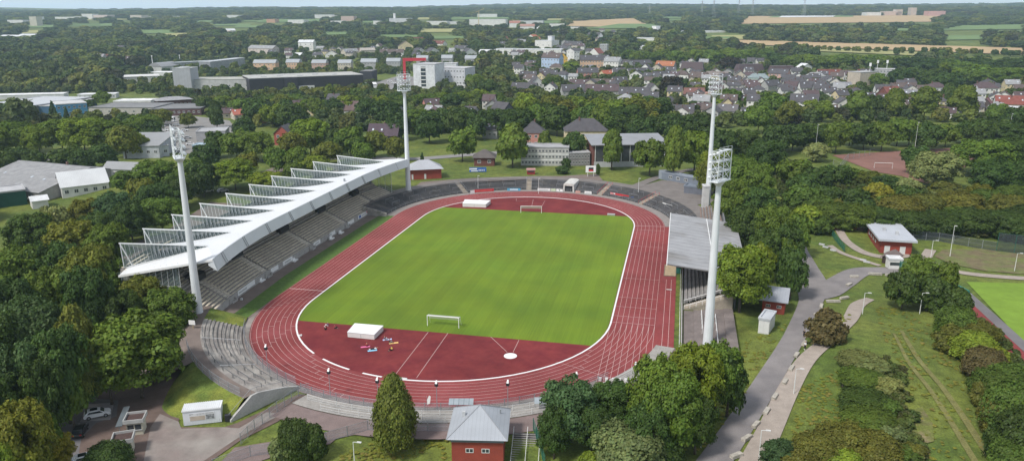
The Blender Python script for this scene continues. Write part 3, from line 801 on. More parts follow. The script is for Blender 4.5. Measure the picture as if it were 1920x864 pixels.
        r.add([V(v) for v in ((-o_, -o_, h), (Ln+o_, -o_, h), (Ln+o_, depth+o_, h), (-o_, depth+o_, h), (i, i, h+rh), (Ln-i, i, h+rh), (Ln-i, depth-i, h+rh), (i, depth-i, h+rh))], [(0, 1, 5, 4), (1, 2, 6, 5), (2, 3, 7, 6), (3, 0, 4, 7), (4, 5, 6, 7), (3, 2, 1, 0)])
    ro = r.build('roof', mr, e, col=rc)
    rows, cols = win
    if rows and cols:
        hh = h/rows; wh = winh or min(1.5, hh*.5); ww = min(1.5, Ln/cols*.62)
        for j in range(rows):
            for i in range(cols): window(e, Ln*(i+.5)/cols-ww/2, hh*(j+.5)-wh*.42, ww, wh)
    rows, cols = side
    if rows and cols:
        M = Matrix.Translation((Ln, 0, 0)) @ Matrix.Rotation(math.pi/2, 4, 'Z'); hh = h/rows; wh = winh or min(1.5, hh*.5); ww = min(1.4, depth/cols*.6)
        for j in range(rows):
            for i in range(cols): window(e, depth*(i+.5)/cols-ww/2, hh*(j+.5)-wh*.42, ww, wh, M)
        M = Matrix.Translation((0, depth, 0)) @ Matrix.Rotation(-math.pi/2, 4, 'Z')
        for j in range(rows):
            for i in range(cols): window(e, depth*(i+.5)/cols-ww/2, hh*(j+.5)-wh*.42, ww, wh, M)
    rr = random.Random(len(FOOT))
    for k in range(chim):
        c = MB(); x = Ln*rr.uniform(.2, .8); y = depth*rr.uniform(.4, .6); c.box(x-.35, y-.35, h+rh*.3, x+.35, y+.35, h+rh+.9)
        c.build('chimney', mat('chimney_brick', (.16, .09, .075), .9, (3., .2)), ro)
    for k in range(sky):
        q = link('skylight', SKYL, ro)
        if kind == 'gable' and ridge == 'x':
            t_ = rr.uniform(.3, .65); q.location = (Ln*(k+rr.uniform(.2, .7))/sky, depth/2*t_, h+rh*t_+.24); q.rotation_euler = (math.atan2(rh, depth/2), 0, 0); q.scale = (.9, 1.2, 1)
        else: q.location = (Ln*(k+.4)/sky, depth*rr.uniform(.2, .7), h+(rh*.2 if kind != 'flat' else .3)+.03); q.scale = (1.2, 1.6, 1)
    if plinth:
        q = MB(); q.box(-.06, -.06, -sink, Ln+.06, 0-.001, plinth[0]); q.build('plinth', plinth[1], e)
    return e, Ln, h, rh

# north of the far bend
school, L_, h_, _ = building('school_block', 'building', None, None, (977, 310), (1066, 311), 11, 32, 0, 'flat', (.42, .42, .40), (.36, .36, .37), (3, 14), (3, 3), label='three-storey grey school block with rows of white framed windows behind the far terrace')
b = MB()
for z in (h_/3, h_*2/3): b.box(-.05, -.1, z-.25, L_+.05, -.001, z+.1)
b.build('band', mwhite, school)
hall, L_, h_, _ = building('sports_hall', 'building', None, None, (1112, 313), (1248, 311), 20, 40, 6, 'mono', (.23, .08, .06), (.27, .275, .29), (0, 0), label='sports hall with a long grey roof and dark glazed front behind the far terrace', over=1.2, matw=mat('hall_brick', (.16, .062, .05), .9, (6., .2)))
b = MB(); b.box(.6, -.15, 2.4, L_-.3, -.01, h_-.4); b.build('glazed_front', mat('dark_glazing', (.07, .075, .085), .25, (.7, .25), spec=.5), hall)
b = MB(); b.box(.3, -.35, -1, L_, -.16, 2.3); b.build('plinth', mgrey, hall)
for k in range(9):
    b = MB(); x = .8+(L_-1.6)*k/8; b.box(x-.12, -.3, 2.3, x+.12, -.151, h_-.2); b.build('mullion', msteelw, hall)
link_, L_, h_, _ = building('link_building', 'building', None, None, (1067, 311), (1106, 310), 8, 22, 0, 'flat', (.22, .21, .21), (.40, .40, .41), (2, 7), label='low glazed link building between the grey school block and the sports hall')
building('apartment_house', 'house', None, None, (1059, 276), (1140, 276), 14, 29, 21, 'hip', CREAM, SLATE, (2, 6), (2, 2), 1, 4, label='cream apartment house with a dark hipped roof behind the grey school block')
building('apartment_house', 'house', None, None, (976, 276), (1022, 276), 12, 26, 20, 'hip', PINK, SLATE, (2, 4), (2, 2), 1, 2, label='pink apartment house with a dark hipped roof beside the cream one')
building('gabled_house', 'house', None, None, (938, 236), (970, 232), 12, 19, 22, 'gable', (.10, .10, .12), SLATE, (2, 3), (2, 2), 0, 2, ridge='y', label='dark slate-clad gabled house standing among the trees north of the far bend')
e, L_, h_, _ = building('brick_pavilion', 'building', None, None, (769, 337), (828, 334), 9, 18, 14, 'hip', (.3, .06, .04), (.40, .41, .44), (0, 0), label='red brick pavilion with a grey hipped roof right of the far floodlight mast', matw=mbrick, matr=mmet, over=.9)
for x, wd in ((.45, .8), (.05, .7)):
    b = MB(); b.box(L_*x, -.07, 0, L_*x+wd, -.01, 2.1); b.build('door', mlight, e)
b = MB(); b.box(L_+.01, 2.5, 0, L_+.07, 3.6, 2.1); b.build('door', mlight, e)
building('brick_hut', 'building', None, None, (889, 311), (927, 311), 8, 15, 13, 'hip', (.20, .07, .055), (.12, .105, .10), (1, 2), label='small dark brick hut with a pyramid roof behind the far terrace', matw=mat('dark_brick', (.15, .06, .05), .9, (6., .2)), over=.8)
e, L_, h_, _ = building('red_kiosk', 'kiosk', None, None, (988, 327), (1003, 327), 2.2, 7, 0, 'flat', (.25, .03, .03), (.5, .3, .28), (0, 0), label='small dark red kiosk under a tree behind the far terrace')
b = MB(); b.box(.4, -.08, 1.0, L_-.4, -.01, 1.8); b.build('counter', mdark, e)
# east: clubhouse, huts
club, L_, h_, _ = building('clubhouse', 'building', None, None, (1650, 473.5), (1708, 477), 18, 23, 0, 'flat', (.27, .055, .038), (.46, .48, .52), (0, 0), label='red brick clubhouse with a flat pale grey roof beside the side pitch', matw=mbrick, matr=mmet, over=1)
b = MB(); b.box(-1.0, -1.2, h_+.1, L_+1.0, 18.8, h_+.7); b.build('eaves', mat('roof_sheet_grey', (.46, .48, .52), .5, (.3, .06), stripes=(0, .8, .9, .92, 'p')), club)
for x in (.12, .62):
    b = MB(); b.box(L_*x, -.08, 0, L_*x+1.5, -.01, 2.2); b.build('door', mlight, club)
for k in range(4): window(club, 1.6+2.9*k, 1.2, 1.4, .9, Matrix.Translation((0, 18, 0)) @ Matrix.Rotation(-math.pi/2, 4, 'Z'))
for x, y in ((L_*.3, 9), (L_*.62, 5)):
    b = MB(); b.box(x-.4, y-.4, h_+.6, x+.4, y+.4, h_+1.7); b.build('chimney', mgrey, club)
e, L_, h_, _ = building('timber_hut', 'hut', None, None, (1653, 492), (1680, 497), 5, 11, 7, 'gable', (.06, .04, .035), (.17, .13, .12), (0, 0), ridge='y', label='dark timber hut with a gabled roof in front of the brick clubhouse')
b = MB(); b.box(L_*.3, -.07, 0, L_*.6, -.01, 2); b.build('door', mdark, e)
e, L_, h_, _ = building('ticket_kiosk', 'kiosk', None, None, (1666, 504), (1690, 505), 3, 16, 0, 'flat', WHITE, (.6, .6, .61), (0, 0), label='white ticket kiosk with a window band in front of the dark timber hut')
b = MB(); b.box(.2, -.07, 1.1, L_-.2, -.01, 1.95); b.build('window', mpane, e)
e, L_, h_, _ = building('brick_toilet_block', 'building', None, None, (1428, 585), (1470, 589), 5.5, 27, 15, 'gable', (.27, .06, .04), (.36, .38, .42), (0, 0), label='little red brick block with a grey roof under the trees by the footpath', matw=mbrick, matr=mmet, over=.7)
for k in range(2):
    window(e, .8+2.4*k, 1.5, 1.0, .7)
e, L_, h_, _ = building('storage_container', 'container', None, None, (1421, 623), (1441, 626), 5.5, 24, 0, 'flat', WHITE, (.5, .52, .55), (0, 0), label='white storage container beside the little red brick block', matw=mmet)
b = MB(); b.box(.1, -.06, .1, L_/2-.04, -.01, h_-.2); b.box(L_/2+.04, -.06, .1, L_-.1, -.01, h_-.2); b.build('door', mlight, e)
e, L_, h_, _ = building('brown_shed', 'shed', None, None, (1560, 430), (1574, 431), 3, 11, 4, 'gable', (.16, .07, .06), (.22, .13, .12), (0, 0), label='small brown shed at the edge of the shrubs north of the footpath', ridge='y')
e, L_, h_, _ = building('garden_shed', 'shed', None, None, (1591, 428), (1606, 430), 4, 7, 5, 'gable', (.34, .15, .10), (.34, .30, .28), (0, 0), label='low orange brown shed next to the brick clubhouse')
e, L_, h_, _ = building('garden_shed', 'shed', None, None, (1607, 431), (1619, 433), 4, 7, 4, 'gable', (.13, .09, .09), (.30, .29, .31), (0, 0), label='low grey-roofed shed touching the brick clubhouse')
# near house
nh, L_, h_, rh_ = building('gate_house', 'house', None, None, (848, 884), (944, 884), 8.6, 61, 0, 'none', (.27, .055, .038), (.3, .31, .33), (0, 0), label='red brick house with a grey standing seam hipped roof at the near edge', matw=mbrick)
b = MB(); o_ = .75; z = h_; Dp = 8.6
b.add([V(v) for v in ((-o_, -o_, z), (L_+o_, -o_, z), (L_+o_, Dp+o_, z), (-o_, Dp+o_, z), (L_/2, Dp/2+1.2, z+2.7))], [(0, 1, 4), (1, 2, 4), (2, 3, 4), (3, 0, 4), (3, 2, 1, 0)])
ro = b.build('seam_roof', mat('standing_seam', (.40, .42, .45), .42, (.3, .07), metal=.2, stripes=(0, .62, .78, .93, 'o')), nh)
b = MB()
for p in ((-o_, -o_), (L_+o_, -o_), (L_+o_, Dp+o_), (-o_, Dp+o_)): b.bar((*p, z+.03), (L_/2, Dp/2+1.2, z+2.75), .12)
b.build('hip_cap', mat('hip_cap', (.30, .31, .33), .5, (.5, .06)), ro)
b = MB(); b.box(-.12, -.12, z-.75, L_+.12, Dp+.12, z-.02); b.build('eaves_band', mat('slate_band', (.14, .16, .19), .6, (.6, .1)), nh)
b = MB(); b.box(L_*.16, 4.2, z+.3, L_*.16+.5, 4.7, z+2.1); b.build('chimney', mgrey, ro)
b = MB(); b.tube([(L_*.9, 6.2, z+.6), (L_*.9, 6.2, z+1.6)], .1, 8); b.build('vent_pipe', msteelg, ro)
for z0 in (h_-2.6, h_-6.0):
    for x in (L_*.27, L_*.58): window(nh, x, z0, 1.25, .75)
# left, behind the grandstand
building('workshop_hall', 'hall', None, None, (-60, 360), (76, 378), 46, 16, 26, 'gable', (.32, .31, .30), (.27, .27, .275), (1, 4), (0, 0), 1, 3, matr=mtile, label='big workshop hall with a grey gabled roof by the left edge')
building('banquet_hall', 'hall', None, None, (118, 372), (205, 352), 13, 20, 22, 'gable', WHITE, LROOF, (1, 5), (0, 0), ridge='x', matr=mmet, label='long white hall with a bright white roof beside the big grey workshop')
building('white_annex', 'building', None, None, (196, 334), (252, 336), 7, 18, 10, 'gable', WHITE, MIDR, (1, 4), (0, 0), matr=mmet, label='low white house with dark windows behind the bright white hall')
building('office_building', 'building', None, None, (232, 297), (300, 296), 22, 22, 12, 'mono', (.44, .46, .49), MIDR, (1, 5), (0, 0), matr=mmet, label='pale grey office building with a sloping grey roof near the parked cars')
building('office_building', 'building', None, None, (278, 296), (318, 292), 8, 18, 2, 'flat', (.5, .53, .57), (.42, .43, .44), (1, 3), label='small pale annex in front of the sloping grey office roof')
building('flat_warehouse', 'building', None, None, (369, 266), (424, 264), 16, 17, 0, 'flat', (.36, .36, .37), (.40, .40, .41), (0, 0), label='flat grey warehouse beside the car park behind the grandstand')
building('market_hut', 'hut', None, None, (362, 288), (382, 288), 7, 14, 0, 'flat', (.10, .16, .30), (.40, .50, .58), (1, 2), label='pale blue roofed hut behind the near floodlight mast head')
building('green_storehouse', 'building', None, None, (-20, 392), (52, 383), 12, 26, 0, 'flat', (.015, .075, .055), (.45, .45, .46), (0, 0), label='dark green storehouse with a pale flat roof at the left edge', sink=3)
building('garage_shed', 'shed', None, None, (62, 392), (92, 388), 6, 14, 6, 'gable', WHITE, LROOF, (0, 0), label='small white shed with a pale roof near the dark green storehouse')
# industrial estate upper left
building('factory_hall', 'hall', None, None, (-40, 214), (62, 216), 60, 16, 0, 'flat', (.16, .15, .15), (.50, .51, .53), (0, 0), label='wide factory hall with a pale roof at the left edge', matr=mmet)
building('factory_hall', 'hall', None, None, (62, 214), (108, 214), 50, 14, 0, 'flat', (.06, .13, .22), (.46, .46, .47), (0, 0), label='factory hall with a dark blue gate next to the wide pale roof')
building('blue_works_building', 'building', None, None, (108, 220), (166, 216), 26, 22, 0, 'flat', (.09, .26, .45), (.50, .50, .50), (2, 6), (2, 5), label='bright blue two-storey works building beside the factory halls')
building('long_shed', 'hall', None, None, (-30, 188), (120, 184), 14, 7, 0, 'flat', (.6, .6, .62), (.72, .72, .73), (0, 0), label='long white shed at the left edge behind the factory halls')
building('long_shed', 'hall', None, None, (146, 186), (218, 184), 12, 7, 0, 'flat', (.55, .55, .57), (.70, .70, .71), (1, 8), label='white shed behind the bright blue works building')
building('low_depot', 'building', None, None, (168, 216), (290, 216), 30, 13, 0, 'flat', (.42, .40, .37), (.22, .22, .225), (1, 8), label='low grey depot between the blue works building and the dark brick works')
e, L_, h_, _ = building('white_hall', 'hall', None, None, (214, 203), (284, 202), 16, 12, 0, 'flat', WHITE, (.72, .72, .72), (0, 0), label='white hall with a dark window band above the low grey depot')
b = MB(); b.box(1, -.1, 1.4, L_-3, -.01, h_-1.0); b.build('window', mpane, e)
building('brick_works', 'building', None, None, (285, 218), (378, 216), 32, 12, 0, 'flat', (.10, .055, .055), (.20, .20, .205), (1, 10), label='dark brick works with a wide lower roof')
building('brick_works', 'building', None, None, (298, 206), (360, 202), 14, 16, 5, 'hip', (.13, .055, .05), (.30, .30, .31), (1, 8), over=1.5, label='raised dark brick block with an overhanging grey roof on the brick works')
e, L_, h_, _ = building('silo_tower', 'tower', None, None, (328, 174), (361, 174), 16, 44, 0, 'flat', (.36, .37, .39), (.48, .49, .48), (0, 0), label='tall grey windowless tower at the end of the long white industrial building', matw=mat('tower_panel', (.36, .37, .39), .6, (.3, .06), stripes=(0, 2.6, .7, .94, 'o')))
b = MB(); b.tube([(L_/2, 8, h_), (L_/2, 8, h_+1.2)], 4.5, 14); b.build('cap', mgrey, e)
building('long_industrial_building', 'hall', None, None, (358, 173), (472, 172), 30, 22, 0, 'flat', (.46, .46, .45), (.40, .40, .36), (1, 7), label='long pale industrial building with a grey band right of the grey tower')
building('supermarket_hall', 'hall', None, None, (470, 176), (682, 166), 46, 26, 0, 'flat', (.035, .033, .04), (.42, .42, .40), (0, 0), label='wide black-walled hall with a pale grey flat roof')
building('dark_cube_building', 'building', None, None, (676, 155), (698, 155), 24, 20, 0, 'flat', (.045, .045, .055), (.2, .2, .2), (0, 0), label='dark cube at the right end of the wide black hall')
building('delivery_tent', 'tent', None, None, (680, 166), (706, 165), 10, 7, 3, 'barrel', (.7, .7, .7), (.74, .74, .74), (0, 0), label='white rounded tent in front of the dark cube')
building('glass_block', 'building', None, None, (312, 132), (430, 122), 12, 12, 0, 'flat', (.30, .31, .33), (.56, .58, .60), (2, 22), label='rear wing of the long pale office complex beyond the grey tower')
building('glass_block', 'building', None, None, (396, 135), (460, 122), 14, 17, 0, 'flat', (.28, .29, .31), (.52, .54, .56), (3, 12), label='front wing of the long pale office complex beyond the grey tower')
building('barrel_hall', 'hall', None, None, (304, 135), (336, 130), 18, 9, 7, 'barrel', (.5, .5, .5), (.30, .30, .31), (0, 0), label='hall with a dark barrel roof behind the grey tower')
building('round_hall', 'hall', None, None, (234, 158), (300, 155), 26, 13, 2, 'barrel', (.6, .59, .57), (.66, .65, .63), (0, 0), label='pale low hall with a slightly domed white roof left of the grey tower')
building('flat_hall', 'hall', None, None, (279, 146), (322, 146), 20, 9, 0, 'flat', (.6, .6, .6), (.7, .7, .7), (0, 0), label='flat white hall close behind the slightly domed one')
bh = [o for o in C.objects if o.get('label', '').startswith('wide black')][0]
for x0, x1, y0, z0, z1, mm, nm in ((30, 41, -2.2, 0, 12.4, mat('black_panel', (.04, .038, .05), .6, (.4, .1)), 'entrance_block'), (42, 56, -1.2, 0, 5.0, mlight, 'loading_bay')):
    b = MB(); b.box(x0, y0, z0-1, x1, -.01, z1); b.build(nm, mm, bh)
b = MB(); [b.box(43+3.2*k, -1.26, 0, 45+3.2*k, -1.201, 3.6) for k in range(4)]; b.build('gate', mpane, bh)
for k in range(5):
    b = MB(); b.box(12+16*k, 14+(k % 2)*10, 10.5, 17+16*k, 18+(k % 2)*10, 13.6); b.build('roof_unit', mgrey, bh)
# white office block with its red portal
e, L_, h_, _ = building('office_block', 'building', None, None, (776, 166), (816, 167), 26, 44, 0, 'flat', (.62, .63, .65), (.45, .45, .46), (0, 0), label='white office block with a stair strip beside the red portal frame')
b = MB(); b.box(L_*.36, -.12, 2, L_*.58, -.01, h_-2); b.build('window', mpane, e)
for k in range(5):
    b = MB(); z = 2+(h_-4)*(k+.6)/5; b.box(L_*.36, -.3, z, L_*.58, -.121, z+.8); b.build('balcony', mlight, e)
building('office_block', 'building', None, None, (817, 160), (872, 162), 24, 32, 0, 'flat', (.56, .57, .60), (.48, .48, .49), (3, 10), label='lower white office wing with rows of dark windows')
building('office_block', 'building', None, None, (818, 150), (856, 150), 18, 29, 0, 'flat', (.62, .63, .65), (.48, .48, .49), (3, 5), label='upper storeys of the white office wing')
building('base_wall', 'building', None, None, (815, 168), (872, 168), 6, 6, 0, 'flat', (.6, .6, .6), (.6, .6, .6), (0, 0), label='long low white plinth building before the white office wing')
a, b2 = G(757, 151), G(800, 150); hgt = 35/ppm(a)
e = empty('portal_frame', a, math.atan2((b2-a).y, (b2-a).x)); tag(e, 'huge red portal frame arching towards the white office block', 'portal')
Lp = (b2-a).length; mredp = mat('portal_red', (.55, .035, .05), .5, (.3, .05))
b = MB(); b.box(0, 0, -2, 2.6, 2.6, hgt); b.build('upright', mredp, e); b = MB(); b.box(0, -.05, hgt+.01, Lp, 2.65, hgt+3.0); b.build('crossbeam', mredp, e)
# villas with barrel roofs in a row behind the black hall
for k, (x0, x1, y, c) in enumerate([(476, 517, 132, PEACH), (537, 561, 131, PEACH), (585, 611, 132, (.5, .33, .27)), (634, 658, 132, BEIGE), (677, 705, 130, GREY), (725, 750, 129, GREY), (781, 802, 124, GREY), (828, 848, 123, GREY), (872, 901, 124, GREY)]):
    building('barrel_roof_villa', 'house', f"{['peach', 'small peach', 'pinkish', 'beige', 'pale grey', 'grey', 'narrow grey', 'low grey', 'broad grey'][k]} villa with a grey barrel roof", 'in the row behind the black-walled hall', (x0, y), (x1, y), 13, 13, 6, 'barrel', c, (.36, .38, .40), (2, 5), group='barrel-roofed villas')
